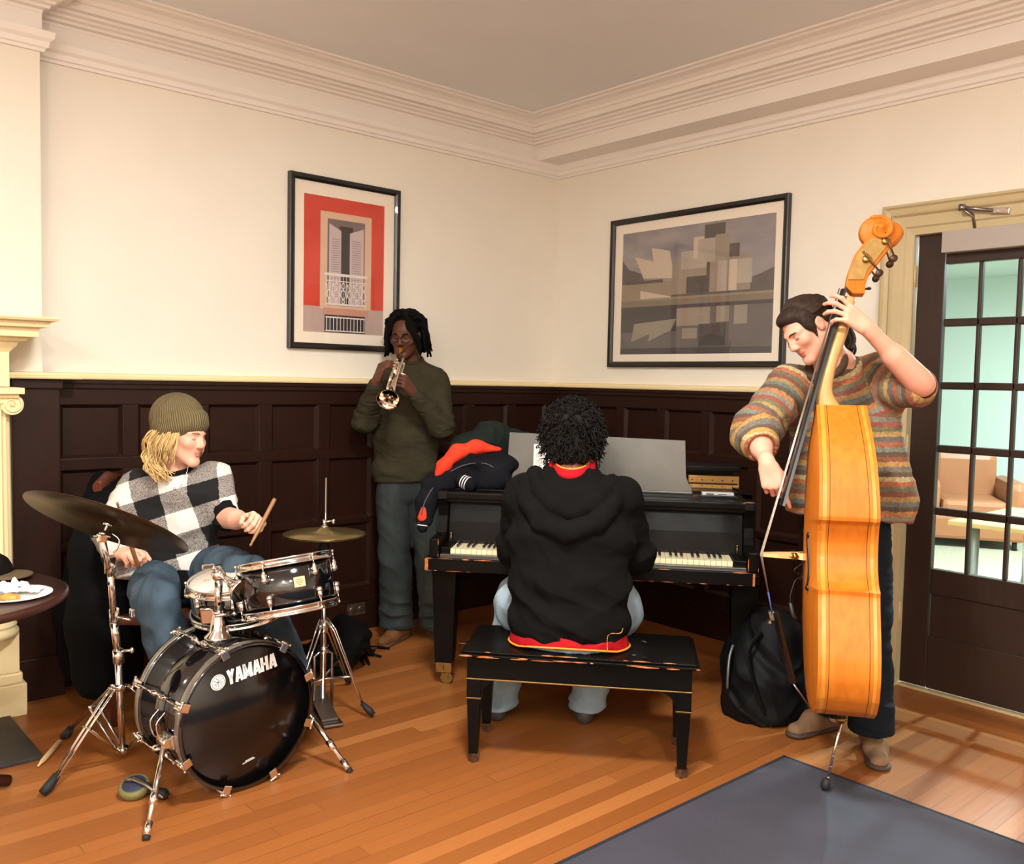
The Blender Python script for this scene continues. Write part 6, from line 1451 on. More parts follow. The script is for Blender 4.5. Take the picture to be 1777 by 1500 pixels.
        for i in range(9):
            f_ = i / 8; pts.append(L(*(base_ + o * (ln * f_) + V((0, 0, -.02 * f_ * f_ * (1 if dv.z < .3 else .2))) + (x_ * math.cos(ph + tw * f_) + y_ * math.sin(ph + tw * f_)) * rr)))
        w.tube(pts, [.0036 * (1 - .45 * i / 8) for i in range(9)], 4, cap=False)
    for k in range(260):
        base_ = V((rd.uniform(-.065, .065), -.085 + rd.uniform(-.02, .012), rd.uniform(-.115, -.045))); base_.y += abs(base_.x) * .35; o = V((base_.x * 3, -1, -.5)).normalized(); x_, y_ = w.frame(o); ph = rd.uniform(0, 6.3); pts = []
        for i in range(9): f_ = i / 8; pts.append(L(*(base_ + o * (.026 * f_) + (x_ * math.cos(ph + 8 * f_) + y_ * math.sin(ph + 8 * f_)) * .0065)))
        w.tube(pts, [.0036 * (1 - .45 * i / 8) for i in range(9)], 4, cap=False)
    w.build('hair', mat('dark_curly_hair', (20, 15, 12), .7, spec=.2), t)
pianist()
# jackets lying on the piano
M_jk = cloth_mat('black_jacket_cloth', (16, 15, 20), (24, 23, 28), .9, 8); M_jr = cloth_mat('orange_red_lining', (214, 52, 32), (232, 70, 44), .75, 10); M_strip = mat('white_knit_stripe', (226, 222, 214), .85)
def jackets():
    G = lambda a, b_, z: MP @ V((a, b_, z))
    k = SDF(.006); k.chain([G(.02, .62, 1.12), G(.16, .70, 1.165), G(.34, .74, 1.15)], [.07, .085, .06], .06); k.chain([G(.05, .72, 1.09), G(.36, .78, 1.09)], [.06, .06], .05)
    d = k.mesh(1); tag(recentre(skin('dark_coat', (folds(d[0], d[1], .008, 12, 6), d[1]), cloth_mat('dark_green_coat', (22, 30, 26), (32, 40, 35)))), 'dark green coat heaped behind the varsity jacket on the piano', 'coat')
    t = thing('varsity_jacket', G(.1, .4, .95), 'black jacket with red lining and white striped cuffs on the left of the piano', 'jacket')
    k = SDF(.006); k.chain([G(.285, .36, .995), G(.20, .42, 1.03), G(.10, .44, 1.055), G(.02, .40, 1.03)], [.052, .075, .080, .060], .05); k.chain([G(.29, .44, 1.06), G(.19, .50, 1.095), G(.08, .52, 1.085)], [.055, .070, .070], .05)
    k.chain([G(.02, .40, 1.02), G(-.045, .33, .96), G(-.075, .27, .88), G(-.080, .24, .80)], [.062, .056, .046, .034], .04); k.chain([G(.26, .33, .985), G(.13, .325, .99)], [.034, .036], .03)
    k.chain([G(.06, .36, 1.00), G(.0, .31, .97)], [.05, .045], .04)
    d = k.mesh(1); skin('jacket_body', (folds(d[0], d[1], .008, 13, 16, [(G(.1, .4, 1.05), .15, .008, u_ + UPZ, 50)]), d[1]), M_jk, t)
    k = SDF(.005); k.chain([G(.255, .425, 1.142), G(.14, .410, 1.150), G(.05, .375, 1.125), G(-.01, .33, 1.055), G(-.035, .30, 1.01)], [.012, .030, .036, .030, .012], .03); d = k.mesh(1); skin('lining', (folds(d[0], d[1], .003, 16, 26), d[1]), M_jr, t)
    k = SDF(.004); k.chain([G(-.078, .222, .86), G(-.085, .215, .815)], [.016, .024], .02); skin('lining', k.mesh(1), M_jr, t)
    def cuff(a, b_, r0, r1, m0):
        a, b_ = V(a), V(b_); d_ = b_ - a; n = 7
        k2 = SDF(.004); k2.cap(a, b_, r0, r1, .01); c_ = skin('cuff', k2.mesh(1), M_jk, t)
        for q_ in (.30, .55, .80): w = MB(); ra = r0 + (r1 - r0) * q_ + .0015; w.cyl(a + d_ * (q_ - .05), a + d_ * (q_ + .05), ra, ra, 20); w.build('stripe', M_strip, c_)
    cuff(G(.085, .288, .995), G(.135, .268, .978), .030, .034, 0)
    cuff(G(-.083, .232, .815), G(-.086, .222, .765), .028, .026, 0)
    w = MB(); w.tube(spline([G(.30, .325, 1.018), G(.2, .335, 1.075), G(.08, .33, 1.06), G(-.02, .275, .99), G(-.07, .21, .9), G(-.085, .195, .83)], 6), .003, 6); w.build('zip_seam', mat('grey_seam', (72, 70, 76), .6), t)
jackets()
def backpack():
    k = SDF(.006); c0_ = onz(1312, 1262, 0)
    k.chain([P(1332, 1098, 4.10), P(1318, 1160, 4.10), P(1316, 1215, 4.06)], [.11, .155, .16], .08); k.chain([P(1352, 1110, 4.02), P(1350, 1225, 4.0)], [.10, .11], .06); k.chain([P(1302, 1235, 4.03), P(1332, 1250, 3.95)], [.085, .07], .05); k.plane_cut((0, 0, .003), -UPZ)
    t = thing('backpack', c0_, 'slumped black backpack on the floor between the piano and the double bass', 'backpack'); d = k.mesh(1); m = cloth_mat('black_nylon', (10, 10, 11), (17, 17, 18), .55, 8)
    skin('bag_body', (folds(d[0], d[1], .011, 11, 3, stretch=(1, 1, .6)), d[1]), m, t)
    MB().tube(spline([P(1272, 1120, 4.0), P(1266, 1140, 3.97), P(1263, 1170, 3.95), P(1262, 1195, 3.97)], 6), .006, 6).build('zip', mat('grey_zip', (120, 116, 112), .4, .5), t)
    MB().tube(spline([P(1322, 1100, 3.96), P(1300, 1130, 3.92), P(1310, 1190, 3.90), P(1330, 1240, 3.90)], 6), .016, 8, flat=.4).build('strap', m, t)
backpack()

def baseball_cap():
    c = onz(-24, 1003, .742); t = thing('baseball_cap', c, 'dark baseball cap with a tan brim at the back of the round table', 'cap'); f = V((CR.x, CR.y, 0)).normalized()
    k = SDF(.004); k.ell(c + UPZ * .010, (.085, .095, .085)); k.plane_cut(c + UPZ * .002, -UPZ); d = k.mesh(1); skin('crown', (folds(d[0], d[1], .002, 20, 3), d[1]), cloth_mat('charcoal_twill', (26, 24, 24), (36, 34, 33)), t)
    k = SDF(.0035); k.ell(c + f * .085 + UPZ * .012, (.075, .080, .010), axes((0, 0, 0), f, UPZ.cross(f), UPZ)); d = k.mesh(1); skin('brim', d, cloth_mat('tan_brim', (120, 106, 84), (136, 120, 96)), t)
baseball_cap()
# ------------------------------------------------------------------ double bass
def double_bass():
    B0_ = P(1462, 1232, 3.30); B1_ = P(1472, 676, 3.36); a_ = (B1_ - B0_).normalized(); LEN = 1.15
    wv = -(CF + CR * .262); wv = (wv - a_ * wv.dot(a_)).normalized(); n_ = a_.cross(wv); n_ = n_ if n_.dot(CR) < 0 else -n_
    t = thing('double_bass', onz(1430, 1378, 0), 'orange double bass held upright, seen from its side', 'double bass')
    pin = onz(1430, 1378, .0)
    prof = [(0, .045), (.006, .10), (.02, .175), (.05, .245), (.10, .300), (.17, .330), (.24, .333), (.32, .318), (.40, .292), (.445, .282), (.462, .288), (.470, .262), (.485, .238), (.52, .208), (.57, .192), (.62, .196), (.66, .212), (.685, .226), (.700, .252), (.712, .256), (.75, .254), (.82, .246), (.90, .222), (.97, .180), (1.03, .128), (1.075, .080), (1.105, .052), (1.12, .040)]
    ss = [q[0] for q in prof]; hs = [q[1] for q in prof]
    sm_ = []
    for i in range(len(prof) - 1):
        for k in range(5): f_ = k / 5; sm_.append((ss[i] + (ss[i + 1] - ss[i]) * f_, hs[i] + (hs[i + 1] - hs[i]) * f_))
    sm_.append(prof[-1])
    H = np.array([q[1] for q in sm_]); Sx = np.array([q[0] for q in sm_])
    for _ in range(2):
        H2 = H.copy(); H2[1:-1] = .25 * H[:-2] + .5 * H[1:-1] + .25 * H[2:]; cn = (np.abs(Sx - .464) < .012) | (np.abs(Sx - .706) < .012); H = np.where(cn, H, H2)
    front = .105
    def back(s): return -.074 if s < .74 else -.074 + .026 * ((s - .74) / .41) ** 1.2
    pt = lambda s, w_, n: B0_ + a_ * s + wv * w_ + n_ * n
    M_or = bpy.data.materials.new('orange_varnish'); M_or.use_nodes = True; q = NT(M_or)
    g = q.noise(q.mapping(q.coord(), (20, 20, 1.5)), 2.0, 4, .6); q.base(q.ramp(g, [(.3, rgb(194, 102, 20)), (.7, rgb(212, 120, 30))])); q.bsdf.inputs['Roughness'].default_value = .50; q.bsdf.inputs['Specular IOR Level'].default_value = .3
    M_maple = wood_mat('maple_neck', (186, 142, 84), (204, 162, 104), .4, 'z'); M_fb = mat('ebony_fingerboard', (20, 17, 16), .35); M_pur = mat('purfling_line', (70, 34, 12), .5)
    M_edge = wood_mat('pale_plate_edge', (214, 134, 44), (226, 148, 58), .35, 'z')
    # ribs
    w = MB()
    for sg in (1, -1):
        A_ = [w.v(pt(s, h * sg, front)) for s, h in zip(Sx, H)]; B_ = [w.v(pt(s, h * sg, back(s))) for s, h in zip(Sx, H)]
        for i in range(len(Sx) - 1): w.f([A_[i], A_[i + 1], B_[i + 1], B_[i]], False)
        if sg == 1: e0 = (A_[0], B_[0], A_[-1], B_[-1])
        else: w.f([e0[0], e0[1], B_[0], A_[0]]); w.f([e0[2], e0[3], B_[-1], A_[-1]])
    bmesh.ops.remove_doubles(w.bm, verts=w.bm.verts[:], dist=1e-5)
    o = w.build('ribs', M_or, t); 
    for p_ in o.data.polygons: p_.use_smooth = True
    es = o.modifiers.new('es', 'EDGE_SPLIT'); es.split_angle = .5
    # belly and back plates, arched, with an overhanging edge
    def plate(name, n0, out, arch, th, m):
        w = MB(); J = 14; g1 = []; g2 = []
        for s, h in zip(Sx, H):
            f_ = max(0, min(1, (s - .0) / LEN)); env = (max(0, math.sin(PI * min(1, max(0, f_)))) ** .55)
            n0s = n0(s) if callable(n0) else n0; r1 = []; r2 = []
            for j in range(-J, J + 1):
                x = (h + .007) * j / J; z = arch * env * (1 - abs(j / J) ** 2.2) * min(1, h / .18)
                r1.append(w.v(pt(s, x, n0s + out * (th + z)))); r2.append(w.v(pt(s, x, n0s)))
            g1.append(r1); g2.append(r2)
        for i in range(len(Sx) - 1):
            for j in range(2 * J): w.f([g1[i][j], g1[i + 1][j], g1[i + 1][j + 1], g1[i][j + 1]], True); w.f([g2[i][j], g2[i][j + 1], g2[i + 1][j + 1], g2[i + 1][j]], True)
            for j in (0, 2 * J): w.f([g1[i][j], g2[i][j], g2[i + 1][j], g1[i + 1][j]])
        for i in (0, len(Sx) - 1):
            for j in range(2 * J): w.f([g1[i][j], g1[i][j + 1], g2[i][j + 1], g2[i][j]])
        o = w.build(name, m, t); es = o.modifiers.new('es', 'EDGE_SPLIT'); es.split_angle = .7; return o
    plate('belly', front, 1, .032, .010, M_or); plate('back_plate', back, -1, .020, .010, M_or)
    for sg in (1, -1):
        for nn, nm in ((lambda s: front - .006, 'belly_edge'), (lambda s: back(s) + .006, 'back_edge')):
            w = MB(); A_ = [w.v(pt(s, (h + .0012) * sg, nn(s) + .006)) for s, h in zip(Sx, H)]; B_ = [w.v(pt(s, (h + .0012) * sg, nn(s) - .010)) for s, h in zip(Sx, H)]
            for i in range(len(Sx) - 1): w.f([A_[i], A_[i + 1], B_[i + 1], B_[i]])
            w.build(nm, M_edge, t)
        for nn in (lambda s: front - .026, lambda s: back(s) + .024): MB().tube([pt(s, (h + .0002) * sg, nn(s)) for s, h in zip(Sx, H)], .0011, 5).build('purfling', M_pur, t)
    # f-holes
    def belly_n(s, x):
        h = float(np.interp(s, Sx, H)); return front + .010 + .032 * math.sin(PI * min(1, s / LEN)) ** .55 * (1 - abs(x / (h + .007)) ** 2.2) * min(1, h / .18)
    for sg in (1, -1):
        w = MB(); f_ = [(.450, .160), (.446, .148), (.455, .140), (.470, .146), (.50, .148), (.55, .132), (.60, .112), (.625, .104), (.640, .108), (.645, .118), (.636, .124)]
        sp = spline([(s, x, 0) for s, x in f_], 6); w.tube([pt(q_.x, q_.y * sg, belly_n(q_.x, q_.y) + .0002) for q_ in sp], [.0035 + .0035 * math.sin(PI * i / (len(sp) - 1)) for i in range(len(sp))], 8)
        w.ball(pt(.452, .151 * sg, belly_n(.452, .15)), .011, 12, 8); w.ball(pt(.637, .114 * sg, belly_n(.637, .114)), .009, 12, 8); w.build('f_hole', M_fb, t)
    # bridge
    bt = P(1319, 962, 3.30); bs = (bt - B0_).dot(a_); bf = pt(bs - .005, 0, front + .035)
    w = MB(); bn = (bt - bf); bl = bn.length; bn.normalize(); bd_ = bn.cross(wv); bd_ = bd_.normalized()
    half = [(-.065, 0), (-.045, 0), (-.030, .022), (0, .032), (.030, .022), (.045, 0), (.065, 0), (.066, .018), (.046, .040), (.052, .075), (.058, bl * .62), (.050, bl * .93), (0, bl), (-.050, bl * .93), (-.058, bl * .62), (-.052, .075), (-.046, .040), (-.066, .018)]
    Mb = axes(bf, wv, bn, bd_); A_ = []; B_ = []
    for x, y in half:
        th = .012 * (1 - .6 * y / bl); A_.append(w.v(Mb @ V((x, y, -th)))); B_.append(w.v(Mb @ V((x, y, th))))
    w.f(A_[::-1]); w.f(B_)
    for i in range(len(half)): w.f([A_[i], A_[(i + 1) % len(half)], B_[(i + 1) % len(half)], B_[i]])
    w.build('bridge', mat('pale_maple_bridge', (226, 188, 126), .5), t)
    for sg in (-.052, .052): w = MB(); c_ = Mb @ V((sg, .055, 0)); w.cyl(c_ - bn * .008, c_ + bn * .008, .014, seg=16); w.cyl(c_ - bn * .02, c_ + bn * .02, .004, seg=8); w.build('bridge_adjuster', M_brass, t)
    # neck, fingerboard
    fb = [P(1352, 876, 3.315), P(1419, 640, 3.38), P(1459, 502, 3.43)]; nd_ = (fb[2] - fb[0]).normalized(); pn = nd_.cross(wv).normalized(); pn = pn if pn.dot(n_) > 0 else -pn
    nut = fb[2]; LF = (fb[2] - fb[0]).length
    w = MB(); rows_ = []
    for i in range(13):
        f_ = i / 12; c_ = fb[0] + nd_ * (LF * f_); hw = .044 - .022 * f_; row_ = []
        for j in range(7): a = (j / 6 - .5) * 2; row_.append(w.v(c_ + wv * (hw * a) + pn * (-.010 * a * a)))
        row2 = [w.v(c_ + wv * (hw * a) - pn * .020) for a in (1, -1)]; rows_.append(row_ + row2)
    for A_, B_ in zip(rows_, rows_[1:]):
        for j in range(9): w.f([A_[j], A_[(j + 1) % 9], B_[(j + 1) % 9], B_[j]], j < 6)
    w.f(rows_[0]); w.f(rows_[-1][::-1]); w.build('fingerboard', M_fb, t)
    w = MB(); heel = pt(LEN - .01, 0, front - .045); pts = [heel + a_ * -.05 - n_ * .0, heel + a_ * .03 + n_ * .028, P(1443, 626, 3.385), P(1462, 570, 3.41), P(1474, 518, 3.43)]
    w.tube(spline(pts, 6), [.062] * 5 + [.055, .046, .040, .036, .033] + [.029] * 30, 14, up=wv) if False else w.tube(spline(pts, 6), [max(.023, .047 - .0022 * i) for i in range(25)], 14); w.build('neck', M_maple, t)
    # pegbox, scroll, machines
    pz = 3.44; cx_ = lambda x, y: P(x, y, pz)
    poly = [(1466, 500), (1470, 478), (1482, 445), (1503, 418), (1524, 404), (1549, 398), (1553, 418), (1543, 432), (1522, 460), (1506, 480), (1500, 498), (1499, 513), (1478, 513)]
    p3 = [cx_(*p_) for p_ in poly]; w = MB(); A_ = [w.v(p_ - wv * .034) for p_ in p3]; B_ = [w.v(p_ + wv * .034) for p_ in p3]
    w.f(A_); w.f(B_[::-1])
    for i in range(len(poly)): w.f([A_[i], A_[(i + 1) % len(poly)], B_[(i + 1) % len(poly)], B_[i]])
    w.build('pegbox', M_or, t, bevel=.004)
    pl_ = [(1470, 489), (1474, 474), (1485, 447), (1505, 421), (1524, 410), (1545, 413), (1541, 425), (1520, 452), (1502, 473), (1497, 489)]
    for sg in (1, -1):
        w = MB(); p3 = [cx_(*p_) + wv * sg * .0352 for p_ in pl_]; A_ = [w.v(p_) for p_ in p3]; B_ = [w.v(p_ + wv * sg * .003) for p_ in p3]; w.f(A_); w.f(B_)
        for i in range(len(pl_)): w.f([A_[i], A_[(i + 1) % len(pl_)], B_[(i + 1) % len(pl_)], B_[i]])
        w.build('machine_plate', mat('aged_brass_plate', (196, 160, 96), .35, .6, var=.15, vs=30), t)
    w = MB(); sc_ = cx_(1521, 404); ex, ey = (CR - wv * CR.dot(wv)).normalized(), (CU - wv * CU.dot(wv)).normalized()
    k = SDF(.0035)                                                      # the volute
    for (ox_, oy_, r_, hw) in ((0, 0, .064, .030), (.004, .004, .046, .038), (.010, .008, .030, .046), (.012, .010, .016, .054)):
        c_ = sc_ + ex * ox_ + ey * oy_
        for q_ in range(7): z_ = (q_ / 6 - .5) * 2; k.ell(c_ + wv * hw * z_ * .55, (r_, r_ * .94, hw * .5), axes((0, 0, 0), ex, ey, wv), .004)
    for sg in (1, -1):                                                  # turning ridge on each side
        for i in range(26):
            f_ = i / 26; a = 1.9 - f_ * 5.6; r_ = .060 * (1 - f_ * .72); a2 = 1.9 - (i + 1) / 26 * 5.6; r2 = .060 * (1 - (i + 1) / 26 * .72); h_ = .028 + .020 * f_
            k.cap(sc_ + ex * (math.cos(a) * r_ + .012 * f_) + ey * (math.sin(a) * r_ * .93 + .010 * f_) + wv * sg * h_, sc_ + ex * (math.cos(a2) * r2 + .012 * f_) + ey * (math.sin(a2) * r2 * .93 + .010 * f_) + wv * sg * (h_ + .0008), .0075, .0075, .003)
    k.chain([cx_(1549, 398), cx_(1552, 406), cx_(1546, 418)], [.026, .028, .026], .02)
    skin('scroll', k.mesh(1), M_or, t)
    for (gx, gy, kx, ky) in ((1533, 424, 1545, 449), (1500, 455, 1519, 475)):
        for sg in (1, -1):
            w = MB(); c_ = cx_(gx, gy) + wv * sg * .043; w.lathe(c_ - wv * sg * .004, wv * sg, [(.0135, 0), (.0135, .008), (.008, .012), (0, .012)], 18); 
            e = cx_(kx, ky) + wv * sg * .046; d_ = (e - c_); d_.normalize(); pr_ = wv.cross(d_) * .014; w.cyl(c_ - d_ * .03 + pr_, e + pr_ * .4, .004, seg=8)
            for q_ in range(6): w.torus(c_ + pr_ + d_ * (q_ * .006 - .015), d_, .005, .0018, 10, 5)
            w.build('tuning_gear', M_brass, t)
            w = MB(); w.ball(e + d_ * .012, (.016, .007, .014), 14, 10, axes((0, 0, 0), wv.cross(d_), wv, d_).to_3x3()); w.build('tuning_key', mat('dark_bronze_key', (74, 52, 40), .4, .6), t)
    w = MB(); e0 = cx_(1499, 502); w.cyl(e0, cx_(1506, 501), .004); w.ball(cx_(1508, 501), (.006, .010, .006), 10, 8); w.build('peg_pin', M_fb, t)
    # tailpiece, strings, end pin
    tp_, te = P(1345, 1062, 3.30), P(1376, 1186, 3.30); td = (te - tp_).normalized(); tn_ = td.cross(wv).normalized(); tn_ = tn_ if tn_.dot(n_) > 0 else -tn_
    w = MB(); q4 = []
    for s, hw in ((0, .045), (.05, .048), (.95, .026), (1, .020)):
        c_ = tp_ + (te - tp_) * s; q4.append([w.v(c_ + wv * hw + tn_ * -.004), w.v(c_ + wv * hw * .5 + tn_ * .010), w.v(c_ + tn_ * .014), w.v(c_ - wv * hw * .5 + tn_ * .010), w.v(c_ - wv * hw - tn_ * .004), w.v(c_ - tn_ * .012)])
    for A_, B_ in zip(q4, q4[1:]):
        for j in range(6): w.f([A_[j], A_[(j + 1) % 6], B_[(j + 1) % 6], B_[j]])
    w.f(q4[0]); w.f(q4[-1][::-1]); w.build('tailpiece', M_fb, t, bevel=.003)
    sad = pt(.002, 0, front + .012)
    for sg in (-.012, .012): MB().tube([te + wv * sg, sad + wv * sg, pt(-.008, sg * .5, front - .04)], .0025, 8).build('tail_wire', M_satin, t)
    M_str = mat('string_steel', (188, 180, 170), .3, .9); M_wrap = mat('blue_string_silk', (60, 74, 130), .7)
    for i in range(4):
        x = (i - 1.5); p1 = bt + wv * (x * .026) - bn * (abs(x) * .006); p2 = nut + wv * (x * .0095) + pn * .006; p0 = tp_ + wv * (x * .020) + tn_ * .012
        w = MB(); w.tube([p0 + (p1 - p0) * .35, p1 + bn * .002, p2], .0019 + .0004 * (i < 2), 6); w.build('string', M_str, t)
        MB().cyl(p0, p0 + (p1 - p0) * .36, .0026, seg=8).build('string_wrap', M_wrap, t)
    w = MB(); c_ = tp_ + td * .012 + tn_ * .014; w.box(c_, (.05, .035, .022), axes((0, 0, 0), wv, td, tn_).to_3x3(), .004); w.ball(c_ + td * .025 + tn_ * .012, .010); w.build('string_clamp', M_steel_old, t)
    pk = P(1376, 1070, 3.28); w = MB(); w.tube([pk + CU * .05 - CR * .01, pk, pk - CU * .01 + CR * .01], [.007, .009, .010], 10); w.build('pickup_jack', M_black, t)
    w = MB(); w.tube(spline([pk + CU * .05 - CR * .01, P(1372, 1032, 3.28), P(1380, 1008, 3.29), P(1392, 1000, 3.31), P(1378, 990, 3.29), P(1396, 975, 3.31), bf + n_ * .01], 6), .0022, 6); w.build('pickup_cable', M_black, t)
    eb = pt(0, 0, -.005); pd_ = (pin - eb).normalized()
    w = MB(); w.cyl(eb + pd_ * -.01, eb + pd_ * .028, .022, .018, 18); w.cyl(eb + pd_ * .028, eb + pd_ * .048, .012, seg=14); w.cyl(eb + pd_ * .038 - CR * .02, eb + pd_ * .038 + CR * .02, .006); w.build('end_pin_collar', M_brass, t)
    w = MB(); w.cyl(eb, pin - pd_ * .03, .0052, seg=12)
    for k_ in range(6): w.cyl(eb + pd_ * (.09 + k_ * .04), eb + pd_ * (.093 + k_ * .04), .0066, seg=12)
    w.build('end_pin', M_chrome, t)
    MB().lathe(pin - pd_ * .045 + UPZ * .012, pd_, [(.007, 0), (.014, .006), (.018, .022), (.016, .036), (.008, .042)], 18).build('rubber_tip', M_rub, t)
    return dict(a=a_, w=wv, n=n_, nut=nut, pn=pn, nd=nd_)
BASS = double_bass()
# ------------------------------------------------------------------ the bassist
def bassist():
    hc = P(1401, 571, 3.62); fw = -CR * .78 - CU * .58 - CF * .26; M = head_frame(hc, fw, CU * .80 - CR * .60); L = lambda x, y, z: M @ V((x, y, z))
    t = thing('person', onz(1480, 1300, 0), 'person in a striped crochet sweater playing the double bass', 'person')
    neck = P(1446, 628, 3.70); X = (CR * .88 - CF * .47).normalized()
    sL, sR = P(1372, 668, 3.74), P(1516, 652, 3.72); eL, wL = P(1312, 752, 3.62), P(1332, 806, 3.42); eR, wR = P(1600, 668, 3.42), P(1503, 568, 3.35)
    pel = P(1466, 905, 3.80); hipL, hipR = P(1440, 910, 3.84), P(1498, 906, 3.74); kL, aL = P(1432, 1080, 3.84), P(1448, 1240, 3.86); kR, aR = P(1506, 1080, 3.62), P(1506, 1255, 3.56)
    b = SDF(.004); add_head(b, M, neck)
    b.cap(L(0, -.03, -.06), neck, .056, .062, .03, 1)
    b.loft([(P(1466, 850, 3.80), X, .13, .10), (P(1460, 750, 3.80), X, .14, .105), (P(1448, 680, 3.76), X, .155, .10), (neck, X, .08, .065)], .05)
    for s_, e_, w_ in ((sL, eL, wL), (sR, eR, wR)): b.cap(s_, e_, .047, .043, .03); b.cap(e_, w_, .043, .028, .02, 2); b.cap(e_ + (w_ - e_) * .12, e_ + (w_ - e_) * .5, .047, .040, .03, 2)
    for h_, k_, a_ in ((hipL, kL, aL), (hipR, kR, aR)): b.cap(h_, k_, .075, .052, .03); b.cap(k_, a_, .05, .034, .02)
    b.cap(pel, P(1466, 850, 3.80), .10, .10, .05)
    add_hand(b, wR, -CR * .80 + CU * .58 - CF * .08, -CF * .86 + CU * .35 + CR * .12, False, [(.10, .55, .45), (.30, .60, .45), (.45, .65, .45), (.7, .8, .5)], .17, (.9, .9, .3), 1.02)
    add_hand(b, wL, -CU * .93 + CR * .18 - CF * .24, -CF * .88 - CR * .30, True, [(.25, .22, .12), (.95, 1.15, .6), (1.05, 1.2, .6), (1.1, 1.2, .6)], .04, (.30, .75, .35), 1.02)
    d = b.mesh(1); vs = d[0]
    blush = [(L(-.045, .065, -.02), .032, (226, 112, 96)), (L(.045, .065, -.02), .032, (226, 112, 96)), (L(0, .115, -.03), .018, (218, 120, 100)), (L(-.08, -.01, 0), .02, (214, 120, 100)), (eR, .07, (224, 120, 106)), (wR + (P(1440, 520, 3.38) - wR), .05, (220, 130, 114)), (wL - CU * .09, .05, (224, 128, 110))]
    skin('body', d, skin_mat('rosy_skin', (224, 162, 134), .45), t, skin_cols(d[2], (228, 168, 142), (196, 112, 100), blush, vs))
    # sweater
    c = SDF(.0055)
    c.loft([(P(1466, 900, 3.80), X, .250, .165), (P(1466, 860, 3.80), X, .235, .155), (P(1464, 790, 3.80), X, .205, .145), (P(1455, 720, 3.78), X, .205, .140), (P(1448, 675, 3.75), X, .190, .120), (P(1447, 645, 3.73), X, .115, .090), (P(1446, 632, 3.71), X, .078, .072)], .04, 0)
    c.cap(sL, eL, .092, .092, .06, 1); c.cap(eL, eL + (wL - eL) * .30, .092, .074, .04, 1); c.cap(sR, P(1560, 668, 3.56), .092, .085, .06, 2); c.cap(P(1560, 668, 3.56), P(1590, 674, 3.47), .085, .076, .03, 2)
    c.chain([P(1530, 720, 3.66), P(1548, 850, 3.66), P(1550, 880, 3.66)], [.07, .075, .075], .06, 0)
    c.plane_cut(P(1466, 896, 3.8), -CU - CR * .06)
    c.cap(eL + (wL - eL) * .22, eL + (wL - eL) * .6, .050, .058, .006, 0, True); c.cap(P(1592, 672, 3.46), P(1606, 668, 3.41), .050, .050, .006, 0, True)
    c.cap(P(1440, 628, 3.66), P(1430, 612, 3.64), .066, .066, .004, 0, True)
    d = c.mesh(1); vs = folds(d[0], d[1], .0045, 12, 51, [(eL, .13, .008, eL - sL, 45), (sR, .12, .006, CR, 45), (P(1550, 860, 3.6), .12, .010, CR, 45)])
    tg = d[2]; nk = np.array(P(1440, 622, 3.66)); rel = vs - nk; up_ = np.array(CU); xr = rel @ np.array(X); zr = rel @ up_
    s_t = np.where(zr > -.24, np.sqrt((xr * .75) ** 2 + zr ** 2 + 1e-6), -zr)
    dl = np.array((eL - sL).normalized()); s_l = .10 + (vs - np.array(sL)) @ dl; fore = np.array((wL - eL).normalized()); s_l2 = .10 + (eL - sL).length + (vs - np.array(eL)) @ fore * 1.0
    s_l = np.where((vs - np.array(eL)) @ fore > 0.02, s_l2, s_l); dr_ = np.array((eR - sR).normalized()); s_r = .10 + (vs - np.array(sR)) @ dr_
    sv = np.where(tg == 1, s_l, np.where(tg == 2, s_r, s_t))
    m = bpy.data.materials.new('striped_crochet'); m.use_nodes = True; q = NT(m)
    tone = [(150, 74, 40), (196, 146, 70), (112, 106, 98), (84, 56, 40), (206, 184, 132), (186, 92, 48), (98, 100, 72), (124, 48, 40), (172, 128, 66), (92, 108, 104), (70, 50, 42), (196, 120, 60), (140, 132, 118), (158, 64, 50), (112, 112, 70), (190, 150, 84), (96, 84, 84), (170, 84, 46), (120, 128, 116), (88, 52, 40)]
    wob = q.math('MULTIPLY', q.math('SUBTRACT', q.noise(q.coord(), 70, 3), .5), .016)
    ph = q.math('FRACT', q.math('DIVIDE', q.math('ADD', q.math('ADD', q.attr('stripe')['Fac'], 2.0), wob), .40))
    col = q.ramp(ph, [(i / len(tone), rgb(*c_)) for i, c_ in enumerate(tone)], 'CONSTANT')
    vo = q.new('ShaderNodeTexVoronoi'); q.put(vo.inputs['Vector'], q.coord()); vo.inputs['Scale'].default_value = 95
    col = q.mix(q.math('MULTIPLY', vo.outputs['Distance'], .62), col, rgb(36, 26, 20)); col = q.mix(q.math('MULTIPLY', q.noise(q.coord(), 160, 2), .18), col, rgb(205, 190, 160))
    q.base(col); q.bsdf.inputs['Roughness'].default_value = .95; q.bump(vo.outputs['Distance'], -.9, .006)
    sw = skin('sweater', (vs, d[1]), m, t, None, {'stripe': sv})
    cu1 = SDF(.004); cdir = (wL - eL).normalized(); cc = eL + (wL - eL) * .36; x_, y_ = MB().frame(cdir)
    w = MB(); w.tube([cc + (x_ * math.cos(a) + y_ * math.sin(a)) * .060 for a in [2 * PI * k / 24 for k in range(24)]], .017, 10, closed=True); w.build('cuff', mat('mustard_knit', (184, 140, 74), .95, var=.2, vs=80, bump=.6, bs=160), sw)
    w = MB(); cc = P(1434, 634, 3.655); nrm_ = (CU * .6 - CR * .45 - CF * .5).normalized(); x_, y_ = w.frame(nrm_); w.tube([cc + (x_ * math.cos(a) * .072 + y_ * math.sin(a) * .078) for a in [2 * PI * k / 28 for k in range(28)]], .016, 8, closed=True); w.build('neckband', mat('brown_knit', (72, 50, 36), .95, var=.3, vs=90, bump=.6, bs=160), sw)
